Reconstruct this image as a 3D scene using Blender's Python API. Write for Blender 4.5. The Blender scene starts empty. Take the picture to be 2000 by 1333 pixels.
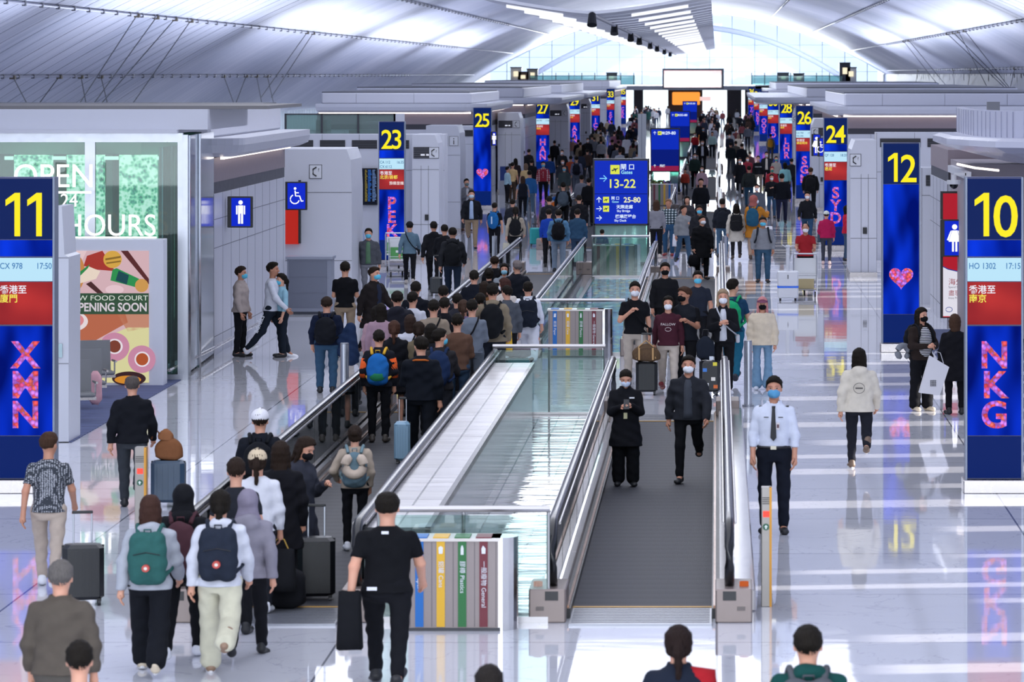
EXPO = 0.12
P_RIDGE = 2700.0
P_UP = 2600.0
P_END = 26000.0
P_NEAR = 7000.0
P_SUN = 13.0
import bpy, math, random
import numpy as np
from mathutils import Vector, Matrix, Euler
random.seed(7)
S = bpy.context.scene
COL = S.collection
PI = math.pi
CH = 5.4            # camera height above the floor
F = 8000.0          # focal length in pixels of the 2000 px wide frame
VX, VY = 1400.0, 145.0
def gX(px, Y): return (px - VX) * Y / F
def gZ(py, Y): return CH - (py - VY) * Y / F
def gY(py, z=0.0): return F * (CH - z) / (py - VY)

# ---------------------------------------------------------------- colours and materials
def lin(h):
    if isinstance(h, str):
        h = h.lstrip('#'); c = [int(h[i:i+2], 16) / 255 for i in (0, 2, 4)]
    else: c = list(h)
    return tuple((x / 12.92 if x <= .04045 else ((x + .055) / 1.055) ** 2.4) for x in c) + (1.0,)
MC = {}
def nd(nt, t, **kw):
    n = nt.nodes.new(t)
    for k, v in kw.items():
        if k in n.inputs: n.inputs[k].default_value = v
        else: setattr(n, k, v)
    return n
def base_mat(name):
    m = bpy.data.materials.new(name); m.use_nodes = True
    nt = m.node_tree; b = nt.nodes['Principled BSDF']
    return m, nt, b
def mat(h, rough=.5, metal=0., emit=0., spec=.5, name=None):
    key = ('p', h, rough, metal, emit, spec)
    if key in MC: return MC[key]
    m, nt, b = base_mat(name or 'paint_' + str(h).strip('#'))
    b.inputs['Base Color'].default_value = lin(h)
    b.inputs['Roughness'].default_value = rough
    b.inputs['Metallic'].default_value = metal
    b.inputs['Specular IOR Level'].default_value = spec
    if emit:
        b.inputs['Emission Color'].default_value = lin(h); b.inputs['Emission Strength'].default_value = emit
    # slight procedural wear in the roughness
    tc = nd(nt, 'ShaderNodeTexCoord'); nz = nd(nt, 'ShaderNodeTexNoise', Scale=9.0)
    nt.links.new(tc.outputs['Object'], nz.inputs['Vector'])
    mr = nd(nt, 'ShaderNodeMapRange'); mr.inputs[3].default_value = max(.02, rough - .05); mr.inputs[4].default_value = min(1, rough + .05)
    nt.links.new(nz.outputs['Fac'], mr.inputs[0]); nt.links.new(mr.outputs[0], b.inputs['Roughness'])
    MC[key] = m; return m
def fabric(h, kind='plain', h2='#ffffff'):
    key = ('f', h, kind, h2)
    if key in MC: return MC[key]
    m, nt, b = base_mat('fabric_' + kind)
    L = nt.links.new
    tc = nd(nt, 'ShaderNodeTexCoord')
    b.inputs['Roughness'].default_value = .85
    b.inputs['Specular IOR Level'].default_value = .12
    b.inputs['Sheen Weight'].default_value = 0.0
    c0, c1 = lin(h), lin(h2)
    nz = nd(nt, 'ShaderNodeTexNoise', Scale=14.0, Detail=3.0); L(tc.outputs['Object'], nz.inputs['Vector'])
    mix = nd(nt, 'ShaderNodeMix', data_type='RGBA')
    mix.inputs[6].default_value = tuple(x * .86 for x in c0[:3]) + (1,); mix.inputs[7].default_value = tuple(min(1, x * 1.12) for x in c0[:3]) + (1,)
    L(nz.outputs['Fac'], mix.inputs[0]); out = mix.outputs[2]
    if kind != 'plain':
        mp = nd(nt, 'ShaderNodeMapping'); L(tc.outputs['Object'], mp.inputs['Vector'])
        m2 = nd(nt, 'ShaderNodeMix', data_type='RGBA'); m2.inputs[7].default_value = c1; L(out, m2.inputs[6])
        if kind == 'stripe':
            w = nd(nt, 'ShaderNodeTexWave', Scale=11.0, bands_direction='Z'); L(mp.outputs[0], w.inputs['Vector'])
            gt = nd(nt, 'ShaderNodeMath', operation='GREATER_THAN'); gt.inputs[1].default_value = .55; L(w.outputs['Fac'], gt.inputs[0]); L(gt.outputs[0], m2.inputs[0])
        elif kind == 'plaid':
            w1 = nd(nt, 'ShaderNodeTexWave', Scale=4.0, bands_direction='Z'); w2 = nd(nt, 'ShaderNodeTexWave', Scale=4.0, bands_direction='X')
            L(mp.outputs[0], w1.inputs['Vector']); L(mp.outputs[0], w2.inputs['Vector'])
            mx = nd(nt, 'ShaderNodeMath', operation='MULTIPLY'); L(w1.outputs['Fac'], mx.inputs[0]); L(w2.outputs['Fac'], mx.inputs[1])
            gt = nd(nt, 'ShaderNodeMath', operation='GREATER_THAN'); gt.inputs[1].default_value = .3; L(mx.outputs[0], gt.inputs[0]); L(gt.outputs[0], m2.inputs[0])
        elif kind == 'check':
            mp.inputs['Scale'].default_value = (1, 1, 1.4); mp.inputs['Rotation'].default_value = (0, .0, 0)
            v = nd(nt, 'ShaderNodeTexVoronoi', Scale=42.0, Randomness=.25); L(mp.outputs[0], v.inputs['Vector'])
            gt = nd(nt, 'ShaderNodeMath', operation='GREATER_THAN'); gt.inputs[1].default_value = .36; L(v.outputs['Distance'], gt.inputs[0]); L(gt.outputs[0], m2.inputs[0])
        elif kind == 'knit':
            v = nd(nt, 'ShaderNodeTexVoronoi', Scale=13.0, Randomness=.1); L(mp.outputs[0], v.inputs['Vector'])
            gt = nd(nt, 'ShaderNodeMath', operation='LESS_THAN'); gt.inputs[1].default_value = .33; L(v.outputs['Distance'], gt.inputs[0]); L(gt.outputs[0], m2.inputs[0])
        out = m2.outputs[2]
    L(out, b.inputs['Base Color'])
    bp = nd(nt, 'ShaderNodeBump', Strength=.35, Distance=.006); n2 = nd(nt, 'ShaderNodeTexNoise', Scale=30.0, Detail=4.0)
    L(tc.outputs['Object'], n2.inputs['Vector']); L(n2.outputs['Fac'], bp.inputs['Height']); L(bp.outputs[0], b.inputs['Normal'])
    MC[key] = m; return m
def hairmat(h):
    key = ('h', h)
    if key in MC: return MC[key]
    m, nt, b = base_mat('hair'); L = nt.links.new
    tc = nd(nt, 'ShaderNodeTexCoord'); mp = nd(nt, 'ShaderNodeMapping'); mp.inputs['Scale'].default_value = (60, 60, 6)
    nz = nd(nt, 'ShaderNodeTexNoise', Scale=2.0, Detail=3.0); L(tc.outputs['Object'], mp.inputs[0]); L(mp.outputs[0], nz.inputs['Vector'])
    mix = nd(nt, 'ShaderNodeMix', data_type='RGBA'); c = lin(h)
    mix.inputs[6].default_value = tuple(x * .6 for x in c[:3]) + (1,); mix.inputs[7].default_value = tuple(min(1, x * 1.6) for x in c[:3]) + (1,)
    L(nz.outputs['Fac'], mix.inputs[0]); L(mix.outputs[2], b.inputs['Base Color'])
    bp = nd(nt, 'ShaderNodeBump', Strength=.6, Distance=.004); L(nz.outputs['Fac'], bp.inputs['Height']); L(bp.outputs[0], b.inputs['Normal'])
    b.inputs['Roughness'].default_value = .7; b.inputs['Specular IOR Level'].default_value = .12
    MC[key] = m; return m
def skinmat(h):
    key = ('s', h)
    if key in MC: return MC[key]
    m, nt, b = base_mat('skin'); L = nt.links.new
    tc = nd(nt, 'ShaderNodeTexCoord'); nz = nd(nt, 'ShaderNodeTexNoise', Scale=12.0, Detail=3.0); L(tc.outputs['Object'], nz.inputs['Vector'])
    mix = nd(nt, 'ShaderNodeMix', data_type='RGBA'); c = lin(h)
    mix.inputs[6].default_value = c; mix.inputs[7].default_value = (min(1, c[0] * 1.1), c[1] * .9, c[2] * .85, 1)
    L(nz.outputs['Fac'], mix.inputs[0]); L(mix.outputs[2], b.inputs['Base Color'])
    b.inputs['Roughness'].default_value = .5
    b.inputs['Subsurface Weight'].default_value = 0.0
    MC[key] = m; return m
def emis(h, st=1.0, name='screen'):
    key = ('e', h, st)
    if key in MC: return MC[key]
    m, nt, b = base_mat(name)
    b.inputs['Base Color'].default_value = (.01, .01, .012, 1); b.inputs['Roughness'].default_value = .5; b.inputs['Specular IOR Level'].default_value = 0.0
    b.inputs['Emission Color'].default_value = lin(h); b.inputs['Emission Strength'].default_value = st
    MC[key] = m; return m
def glass(tint='#d8efea', refl=1.0, dens=.12, name='glass', alpha_noise=False):
    key = ('g', tint, refl, dens)
    if key in MC: return MC[key]
    m = bpy.data.materials.new(name); m.use_nodes = True; nt = m.node_tree; nt.nodes.clear(); L = nt.links.new
    out = nd(nt, 'ShaderNodeOutputMaterial'); tr = nd(nt, 'ShaderNodeBsdfTransparent'); df = nd(nt, 'ShaderNodeBsdfDiffuse'); gl = nd(nt, 'ShaderNodeBsdfGlossy')
    c = lin(tint); tr.inputs[0].default_value = c; df.inputs[0].default_value = c; gl.inputs[0].default_value = (refl, refl, refl, 1); gl.inputs['Roughness'].default_value = .015
    mx = nd(nt, 'ShaderNodeMixShader'); mx.inputs[0].default_value = dens; L(tr.outputs[0], mx.inputs[1]); L(df.outputs[0], mx.inputs[2])
    fr = nd(nt, 'ShaderNodeFresnel', IOR=1.5); m2 = nd(nt, 'ShaderNodeMixShader'); L(fr.outputs[0], m2.inputs[0]); L(mx.outputs[0], m2.inputs[1]); L(gl.outputs[0], m2.inputs[2])
    L(m2.outputs[0], out.inputs[0]); MC[key] = m; return m
WHITE = '#c9cbd6'
def M_white(): return mat('#c6c8d4', .38)
def M_steel(): return mat('#b3aeae', .28, 1.0)
def M_dark(): return mat('#15171c', .4)

# ---------------------------------------------------------------- mesh builder
class MB:
    def __init__(s): s.v = []; s.f = []; s.mi = []; s.mats = []; s.cur = 0
    def m(s, material):
        if material not in s.mats: s.mats.append(material)
        s.cur = s.mats.index(material); return s
    def add(s, vs, fs):
        o = len(s.v); s.v += [tuple(v) for v in vs]
        for f in fs: s.f.append(tuple(i + o for i in f)); s.mi.append(s.cur)
        return s
    def box(s, x0, x1, y0, y1, z0, z1, b=0.0):
        if x0 > x1: x0, x1 = x1, x0
        if y0 > y1: y0, y1 = y1, y0
        if z0 > z1: z0, z1 = z1, z0
        b = min(b, (x1-x0)*.45, (y1-y0)*.45, (z1-z0)*.45)
        if b <= 0:
            return s.add([(x, y, z) for x in (x0, x1) for y in (y0, y1) for z in (z0, z1)],
                [(0,1,3,2),(4,6,7,5),(0,4,5,1),(2,3,7,6),(0,2,6,4),(1,5,7,3)])
        # chamfered along vertical edges and top/bottom
        def ring(z, d): return [(x0+b+ -d*b if 0 else x0+d+b, y0+d, z),(x1-d-b,y0+d,z),(x1-d,y0+d+b,z),(x1-d,y1-d-b,z),(x1-d-b,y1-d,z),(x0+d+b,y1-d,z),(x0+d,y1-d-b,z),(x0+d,y0+d+b,z)]
        R = [ring(z0, b*.7), ring(z0+b*.7, 0), ring(z1-b*.7, 0), ring(z1, b*.7)]
        vs = [p for r in R for p in r]; fs = [tuple(range(7, -1, -1)), tuple(range(24, 32))]
        for k in range(3):
            for i in range(8): j = (i+1) % 8; fs.append((k*8+i, k*8+j, (k+1)*8+j, (k+1)*8+i))
        return s.add(vs, fs)
    def cyl(s, a, b, r, r2=None, n=12):
        a = Vector(a); b = Vector(b); r2 = r if r2 is None else r2; d = (b - a)
        if d.length < 1e-6: return s
        q = d.to_track_quat('Z', 'Y'); vs = []
        for c, rr in ((a, r), (b, r2)):
            for i in range(n): t = 2*PI*i/n; vs.append(c + q @ Vector((rr*math.cos(t), rr*math.sin(t), 0)))
        fs = [(i, (i+1) % n, n+(i+1) % n, n+i) for i in range(n)] + [tuple(range(n-1, -1, -1)), tuple(range(n, 2*n))]
        return s.add(vs, fs)
    def tube(s, pts, r, n=8, sx=1.0, closed=False):
        pts = [Vector(p) for p in pts]; N = len(pts); vs = []; up = Vector((0.0123, .0071, 1))
        for i, p in enumerate(pts):
            if closed: t = pts[(i+1) % N] - pts[i-1]
            else: t = pts[min(i+1, N-1)] - pts[max(i-1, 0)]
            t.normalize(); u = t.cross(up)
            if u.length < .05: u = t.cross(Vector((1, 0.01, 0)))
            u.normalize(); w = u.cross(t)
            rr = r[i] if isinstance(r, (list, tuple)) else r
            for k in range(n): a = 2*PI*k/n; vs.append(p + u*rr*math.cos(a)*sx + w*rr*math.sin(a))
        fs = []
        for i in range(N if closed else N-1):
            j = (i+1) % N
            for k in range(n): l = (k+1) % n; fs.append((i*n+k, i*n+l, j*n+l, j*n+k))
        if not closed: fs += [tuple(range(n-1, -1, -1)), tuple(range((N-1)*n, N*n))]
        return s.add(vs, fs)
    def prism(s, poly, axis, d0, d1):
        """poly in the two other axes (x,z for 'y'; x,y for 'z'; y,z for 'x')"""
        def P(a, b, d): return {'y': (a, d, b), 'z': (a, b, d), 'x': (d, a, b)}[axis]
        n = len(poly); vs = [P(a, b, d0) for a, b in poly] + [P(a, b, d1) for a, b in poly]
        return s.add(vs, [tuple(range(n-1, -1, -1)), tuple(range(n, 2*n))] + [(i, (i+1) % n, n+(i+1) % n, n+i) for i in range(n)])
    def ball(s, c, r, n=12, m=8):
        if not isinstance(r, (tuple, list)): r = (r, r, r)
        vs = [(c[0], c[1], c[2]-r[2])]; fs = []
        for j in range(1, m):
            t = PI*j/m
            for i in range(n): a = 2*PI*i/n; vs.append((c[0]+r[0]*math.sin(t)*math.cos(a), c[1]+r[1]*math.sin(t)*math.sin(a), c[2]-r[2]*math.cos(t)))
        vs.append((c[0], c[1], c[2]+r[2]))
        for i in range(n): fs.append((0, 1+(i+1) % n, 1+i)); fs.append((len(vs)-1, 1+(m-2)*n+i, 1+(m-2)*n+(i+1) % n))
        for j in range(m-2):
            for i in range(n): k = (i+1) % n; fs.append((1+j*n+i, 1+j*n+k, 1+(j+1)*n+k, 1+(j+1)*n+i))
        return s.add(vs, fs)
    def mesh(s, name, smooth=False):
        me = bpy.data.meshes.new(name); me.from_pydata(s.v, [], s.f)
        for m_ in s.mats: me.materials.append(m_)
        me.polygons.foreach_set('material_index', s.mi)
        if smooth: me.shade_smooth()
        me.update(); return me
    def build(s, name, material=None, parent=None, smooth=False, loc=None, rz=0.0):
        if material is not None and not s.mats: s.mats.append(material)
        o = bpy.data.objects.new(name, s.mesh(name, smooth)); COL.objects.link(o)
        if parent is not None: o.parent = parent
        if loc is not None: o.location = loc
        o.rotation_euler.z = rz
        if smooth:
            try:
                bpy.context.view_layer.objects.active = o
            except Exception: pass
        return o
def tag(o, label=None, cat=None, group=None, kind=None):
    if label: o['label'] = label
    if cat: o['category'] = cat
    if group: o['group'] = group
    if kind: o['kind'] = kind
    return o
def empty(name, loc=(0, 0, 0), rz=0.0):
    o = bpy.data.objects.new(name, None); COL.objects.link(o); o.location = loc; o.rotation_euler = (0, 0, rz); o.empty_display_size = .2; return o
def struct(o): o['kind'] = 'structure'; return o
def text(s, x, y, z, h, material, parent=None, name='lettering', bold=0.0, align='CENTER', ext=.002, rx=PI/2, ry=0.0, rz=0.0, sx=1.0, spacing=1.0):
    cu = bpy.data.curves.new(name, 'FONT'); cu.body = s; cu.size = h / .73; cu.align_x = align; cu.align_y = 'BOTTOM_BASELINE'
    cu.extrude = ext; cu.offset = bold; cu.resolution_u = 4; cu.space_character = spacing
    o = bpy.data.objects.new(name, cu); COL.objects.link(o); cu.materials.append(material)
    o.location = (x, y, z); o.rotation_euler = (rx, ry, rz); o.scale.x = sx
    if parent is not None: o.parent = parent
    return o
def copy_tree(o, parent=None):
    c = o.copy(); COL.objects.link(c)
    if parent is not None: c.parent = parent
    for ch in list(o.children): copy_tree(ch, c)
    return c
# ---------------------------------------------------------------- camera, world, light
cam = bpy.data.cameras.new('camera'); co = bpy.data.objects.new('camera', cam); COL.objects.link(co); S.camera = co
co.location = (0, 0, CH); co.rotation_euler = (PI/2, 0, 0)
cam.sensor_width = 36; cam.lens = F / 2000 * 36
cam.shift_x = -(VX - 1000) / 2000; cam.shift_y = -(666.5 - VY) / 2000
cam.clip_end = 3000; cam.clip_start = .5
cam.dof.use_dof = True; cam.dof.focus_distance = 78; cam.dof.aperture_fstop = 5.6
w = bpy.data.worlds.new('sky'); S.world = w; w.use_nodes = True
bg = w.node_tree.nodes['Background']; bg.inputs[0].default_value = (.80, .90, 1.0, 1); bg.inputs[1].default_value = 1.5
S.view_settings.view_transform = 'Standard'; S.view_settings.look = 'None'; S.view_settings.gamma = 1; S.view_settings.exposure = EXPO; S.view_settings.use_curve_mapping = False
S.cycles.max_bounces = 7; S.cycles.diffuse_bounces = 3; S.cycles.glossy_bounces = 4; S.cycles.transmission_bounces = 4; S.cycles.transparent_max_bounces = 16
S.cycles.caustics_reflective = False; S.cycles.caustics_refractive = False; S.cycles.sample_clamp_indirect = 4.0; S.cycles.use_denoising = True
def area(name, loc, size, power, color, direction):
    l = bpy.data.lights.new(name, 'AREA'); l.shape = 'RECTANGLE'; l.size, l.size_y = size; l.energy = power; l.color = color
    o = bpy.data.objects.new(name, l); COL.objects.link(o); o.location = loc
    o.rotation_euler = Vector(direction).to_track_quat('-Z', 'Y').to_euler(); return o
def vz(X): return 13.8 - .01136 * (X + 4.2) ** 2

def build_setting():
    # floor: polished stone with long soft waves, large slabs and thin joints
    m, nt, b = base_mat('polished_stone_floor'); L = nt.links.new
    tc = nd(nt, 'ShaderNodeTexCoord')
    br = nd(nt, 'ShaderNodeTexBrick', Scale=1.0); br.offset = 0.0; br.inputs['Brick Width'].default_value = 3.6; br.inputs['Row Height'].default_value = 3.6; br.inputs['Mortar Size'].default_value = .012
    br.inputs['Color1'].default_value = lin('#cfd1dc'); br.inputs['Color2'].default_value = lin('#d8dae4'); br.inputs['Mortar'].default_value = lin('#777a86')
    mp = nd(nt, 'ShaderNodeMapping'); mp.inputs['Location'].default_value = (0, .7, 0); L(tc.outputs['Object'], mp.inputs[0]); L(mp.outputs[0], br.inputs['Vector'])
    n1 = nd(nt, 'ShaderNodeTexNoise', Scale=.8, Detail=6.0, Distortion=1.2); L(tc.outputs['Object'], n1.inputs['Vector'])
    ve = nd(nt, 'ShaderNodeMapRange'); ve.inputs[1].default_value = .49; ve.inputs[2].default_value = .51; L(n1.outputs['Fac'], ve.inputs[0])
    ab = nd(nt, 'ShaderNodeMath', operation='ABSOLUTE'); sb = nd(nt, 'ShaderNodeMath', operation='SUBTRACT'); sb.inputs[1].default_value = .5; L(n1.outputs['Fac'], sb.inputs[0]); L(sb.outputs[0], ab.inputs[0])
    mr = nd(nt, 'ShaderNodeMapRange'); mr.inputs[1].default_value = 0; mr.inputs[2].default_value = .006; mr.inputs[3].default_value = .45; mr.inputs[4].default_value = 0; L(ab.outputs[0], mr.inputs[0])
    mx = nd(nt, 'ShaderNodeMix', data_type='RGBA'); mx.inputs[7].default_value = lin('#8f93a2'); L(mr.outputs[0], mx.inputs[0]); L(br.outputs['Color'], mx.inputs[6]); L(mx.outputs[2], b.inputs['Base Color'])
    b.inputs['Roughness'].default_value = .035; b.inputs['IOR'].default_value = 1.6
    mp2 = nd(nt, 'ShaderNodeMapping'); mp2.inputs['Scale'].default_value = (.55, 1.0, 1); L(tc.outputs['Object'], mp2.inputs[0])
    n2 = nd(nt, 'ShaderNodeTexNoise', Scale=1.3, Detail=2.0); L(mp2.outputs[0], n2.inputs['Vector'])
    bp = nd(nt, 'ShaderNodeBump', Strength=1.0, Distance=.0011); L(n2.outputs['Fac'], bp.inputs['Height']); L(bp.outputs[0], b.inputs['Normal'])
    fl = MB().m(m).box(-36, 23, 15, 562, -.3, 0).build('floor'); struct(fl)
    # carpet zone left
    cm, cnt, cb = base_mat('blue_carpet'); tcc = nd(cnt, 'ShaderNodeTexCoord'); wv = nd(cnt, 'ShaderNodeTexWave', Scale=1.2, Distortion=3.0, bands_direction='Y'); cnt.links.new(tcc.outputs['Object'], wv.inputs['Vector'])
    cmx = nd(cnt, 'ShaderNodeMix', data_type='RGBA'); cmx.inputs[6].default_value = lin('#353c5e'); cmx.inputs[7].default_value = lin('#59648c'); cnt.links.new(wv.outputs['Fac'], cmx.inputs[0]); cnt.links.new(cmx.outputs[2], cb.inputs['Base Color']); cb.inputs['Roughness'].default_value = .95
    o = MB().m(cm).box(-22, -9.45, 60, 72.3, 0, .012).build('floor_carpet'); struct(o)
    o = MB().m(cm).box(4.2, 12, 57, 86.5, 0, .012).build('floor_carpet'); struct(o)
    # vault: brushed metal panels running across, seams running along
    m, nt, b = base_mat('brushed_vault_panels'); L = nt.links.new
    tc = nd(nt, 'ShaderNodeTexCoord'); mp = nd(nt, 'ShaderNodeMapping'); mp.inputs['Scale'].default_value = (.05, 1.6, .05); L(tc.outputs['Object'], mp.inputs[0])
    n1 = nd(nt, 'ShaderNodeTexNoise', Scale=1.0, Detail=5.0, Roughness=.7); L(mp.outputs[0], n1.inputs['Vector'])
    mpb = nd(nt, 'ShaderNodeMapping'); mpb.inputs['Scale'].default_value = (.09, .05, .1); L(tc.outputs['Object'], mpb.inputs[0])
    n3 = nd(nt, 'ShaderNodeTexNoise', Scale=1.0, Detail=2.0); L(mpb.outputs[0], n3.inputs['Vector'])
    av = nd(nt, 'ShaderNodeMath', operation='ADD'); L(n1.outputs['Fac'], av.inputs[0]); L(n3.outputs['Fac'], av.inputs[1])
    cr = nd(nt, 'ShaderNodeMapRange'); cr.inputs[1].default_value = .75; cr.inputs[2].default_value = 1.3; L(av.outputs[0], cr.inputs[0])
    mx = nd(nt, 'ShaderNodeMix', data_type='RGBA'); mx.inputs[6].default_value = lin('#a4aac0'); mx.inputs[7].default_value = lin('#d4d5e4'); L(cr.outputs[0], mx.inputs[0]); L(mx.outputs[2], b.inputs['Base Color'])
    b.inputs['Metallic'].default_value = .15; b.inputs['Roughness'].default_value = .5
    wv = nd(nt, 'ShaderNodeTexWave', Scale=.5, bands_direction='Y', wave_profile='SIN'); L(tc.outputs['Object'], wv.inputs['Vector'])
    bp = nd(nt, 'ShaderNodeBump', Strength=.35, Distance=.02); L(wv.outputs['Fac'], bp.inputs['Height'])
    b2 = nd(nt, 'ShaderNodeBump', Strength=.5, Distance=.02); L(n1.outputs['Fac'], b2.inputs['Height']); L(bp.outputs[0], b2.inputs['Normal']); L(b2.outputs[0], b.inputs['Normal'])
    v = MB().m(m); xs = [-36 + i * (59.0 / 60) for i in range(61)]
    ys = [5 + i * 37.0 for i in range(16)]
    vs = [(x, y, vz(x)) for y in ys for x in xs] + [(x, y, vz(x) + .4) for y in ys for x in xs]
    n = len(xs); N = n * len(ys); fs = []
    for j in range(len(ys) - 1):
        for i in range(n - 1):
            a = j * n + i; fs.append((a, a + 1, a + n + 1, a + n)); fs.append((a + N, a + n + N, a + n + 1 + N, a + 1 + N))
    for i in range(n - 1): a = (len(ys) - 1) * n + i; fs.append((a, a + 1, a + 1 + N, a + N)); fs.append((i, i + N, i + 1 + N, i + 1))
    v.add(vs, fs); o = v.build('ceiling', smooth=False); struct(o)
    # seam pipes along the vault and thin panel joints across
    sm = mat('#8d90a2', .4, .6); dk = mat('#50535f', .5, .3)
    seams = [-31.4, -26.4, -21.2, 6.7, 12.1, 17.3, 22.1]
    for X in seams:
        t = MB().m(sm).tube([(X, y, vz(X) - .10) for y in range(20, 560, 30)], .06, 6)
        t.m(dk)
        for y in range(60, 420, 4): t.box(X - .07, X + .07, y, y + .25, vz(X) - .2, vz(X) - .02)
        struct(t.build('trim_seam'))
    j = MB().m(mat('#7a7e92', .5, .3))
    for k in range(48):
        y = 60 + k * 3.7
        j.tube([(x, y, vz(x) - .0) for x in [-36 + i * 1.0 for i in range(59)]], .010 if k % 2 else .018, 4)
    struct(j.build('trim_panel_joints'))
    # bracing rods: pairs from a seam node down to the block roofs
    def rod(p, q): return MB().m(dk).cyl(p, q, .028, n=6).m(mat('#5a5347', .6)).box(p[0]-.12, p[0]+.12, p[1]-.2, p[1]+.2, p[2]-.12, p[2]+.05).build('brace_rod')
    rods = []
    for (X0, px, py, qx, qy, X1) in ((-31.4, 25, 138, 55, 207, -32.6), (-31.4, 116, 138, 73, 207, -32.8), (-31.4, 158, 138, 169, 207, -32.4), (-31.4, 197, 138, 211, 207, -32.4),
        (-26.4, 268, 28, 152, 207, -31.5), (-26.4, 306, 29, 180, 207, -31.8), (-26.4, 342, 33, 200, 200, -31.8), (-26.4, 373, 38, 256, 207, -31.6),
        (-31.4, 437, 139, 458, 206, -32.4), (-31.4, 481, 139, 459, 206, -32.6), (-31.4, 501, 139, 512, 206, -32.4), (-31.4, 522, 139, 535, 205, -32.3), (-26.4, 600, 58, 510, 190, -31.6), (-26.4, 612, 60, 530, 190, -31.5),
        (17.3, 1850, 60, 1965, 174, 22.4), (17.3, 1862, 60, 1970, 174, 22.5), (17.3, 1872, 57, 1930, 174, 22.6), (17.3, 1884, 56, 1972, 172, 22.4),
        (22.1, 1982, 130, 1973, 172, 22.7), (22.1, 1896, 133, 1890, 172, 22.7), (22.1, 1793, 133, 1787, 170, 22.7), (22.1, 1862, 132, 1864, 172, 22.7), (17.3, 1765, 77, 1835, 170, 22.5), (17.3, 1775, 76, 1850, 170, 22.5)):
        Y = F * X0 / (px - VX); Y1 = F * X1 / (qx - VX)
        if Y < 20 or Y1 < 20: continue
        side = 'left' if X0 < 0 else 'right'
        o = rod((X0, Y, vz(X0) - .1), (X1, Y1, gZ(qy, Y1)))
        tag(o, 'thin steel brace rod under the %s side of the vault, from the %s seam' % (side, 'lowest' if abs(X0) > 22 and X0 in (-31.4, 22.1) else 'second'), 'rod', 'bracing rods under the %s side of the vault, %s seam' % (side, 'lowest' if X0 in (-31.4, 22.1) else 'second'))
    # hanging ridge reflector: two shallow wings of slats either side of a spine with spots
    root = empty('ceiling_reflector', (-4.2, 138, 0)); tag(root, 'long silver slatted light reflector hanging below the ridge of the vault', 'reflector')
    rm = mat('#dfe2f0', .4, .1); lit = emis('#f4f7ff', 1.1, 'daylight_strip')
    for s, nm in ((-1, 'wing'), (1, 'wing')):
        wg = MB().m(rm); st = MB().m(lit)
        def P(u): return (s * 4.0 * u, 2.02 + .6 * u ** 1.3 + CH)
        y_ = 0.0
        while y_ < 280:
            for k in range(5):
                (xa, za), (xb, zb) = P(k / 5), P((k + 1) / 5); ya, yb = y_, y_ + 6.0
                wg.add([(xa, ya, za), (xb, ya, zb), (xb, yb, zb), (xa, yb, za), (xa, ya, za+.10), (xb, ya, zb+.10), (xb, yb, zb+.10), (xa, yb, za+.10)], [(3,2,1,0),(4,5,6,7),(0,1,5,4),(1,2,6,5),(2,3,7,6),(3,0,4,7)])
            (xa, za), (xb, zb) = P(.3), P(.8)
            if int(y_ / 6.7) % 2 == 0: MB().m(lit).add([(xa, y_ + 6.0, za - .02), (xb, y_ + 6.0, zb - .02), (xb, y_ + 6.1, zb - .02), (xa, y_ + 6.1, za - .02), (xa, y_ + 6.0, za - .13), (xb, y_ + 6.0, zb - .13), (xb, y_ + 6.1, zb - .13), (xa, y_ + 6.1, za - .13)], [(0,1,2,3),(7,6,5,4),(0,4,5,1),(1,5,6,2),(2,6,7,3),(3,7,4,0)]).build('slat_gap_glow', parent=root)  # glowing bar stands in for daylight showing between the slats
            y_ += 6.7
        wg.build(nm, parent=root)
    sp = MB().m(mat('#9a9dab', .4, .7)).tube([(0, y, 2.02 + CH) for y in range(0, 283, 10)], .09, 8); sp.build('spine', parent=root)
    for y in (0, 30, 62, 84, 120, 150, 190, 230):
        MB().m(M_dark()).cyl((0, y, CH + 2.03), (0, y - .2, CH + 1.65), .12, .17, 12).build('spotlight', parent=root)
    # end wall: glazed arch, transom, deck
    Y = 560; white = mat('#b9bfcc', .5); fr = mat('#c4ccda', .4, .1); dkb = mat('#565c6c', .5)
    ew = MB().m(fr)
    for px in range(990, 1700, 22 * 2):
        X = gX(px, Y); ew.box(X - .05, X + .05, Y, Y + .3, 4.0, vz(X))
    for py in (165, 140, 112, 88): ew.box(-31, 22, Y, Y + .25, gZ(py, Y) - .025, gZ(py, Y) + .025)
    ew.m(white).tube([(x, Y - 2, vz(x) - 1.9 - .004 * (x + 4.2) ** 2) for x in [-27 + i * 1.5 for i in range(31)]], .35, 8)
    struct(ew.build('window_end'))
    g = MB().m(glass('#eef6ff', 1, .03)).box(-31, 22, Y + .1, Y + .14, 4.0, 13.5).build('window_end_pane'); struct(g)
    # deck slab and lower glazed wall
    d = MB().m(dkb).box(-24, 17, 505, Y, gZ(176, 505), gZ(168, 505)).m(white).box(-31, gX(1180, 500), 505, Y, gZ(190, 505), gZ(166, 505)).box(gX(1475, 505), 22, 505, Y, gZ(190, 505), gZ(166, 505))
    for x0, x1 in ((1160, 1186), (1238, 1256), (1305, 1372), (1420, 1448), (1455, 1462)): d.m(dkb).box(gX(x0, 520), gX(x1, 520), 519, 521, 0, gZ(176, 520))
    struct(d.build('wall_far'))
    # end-wall shops seen under the deck
    sh = empty('advertising_screen', (gX(1353, 500), 500, 0)); tag(sh, 'wide bright advertising screen with a cloudy sunset picture, hung over the far end', 'screen')
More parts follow.
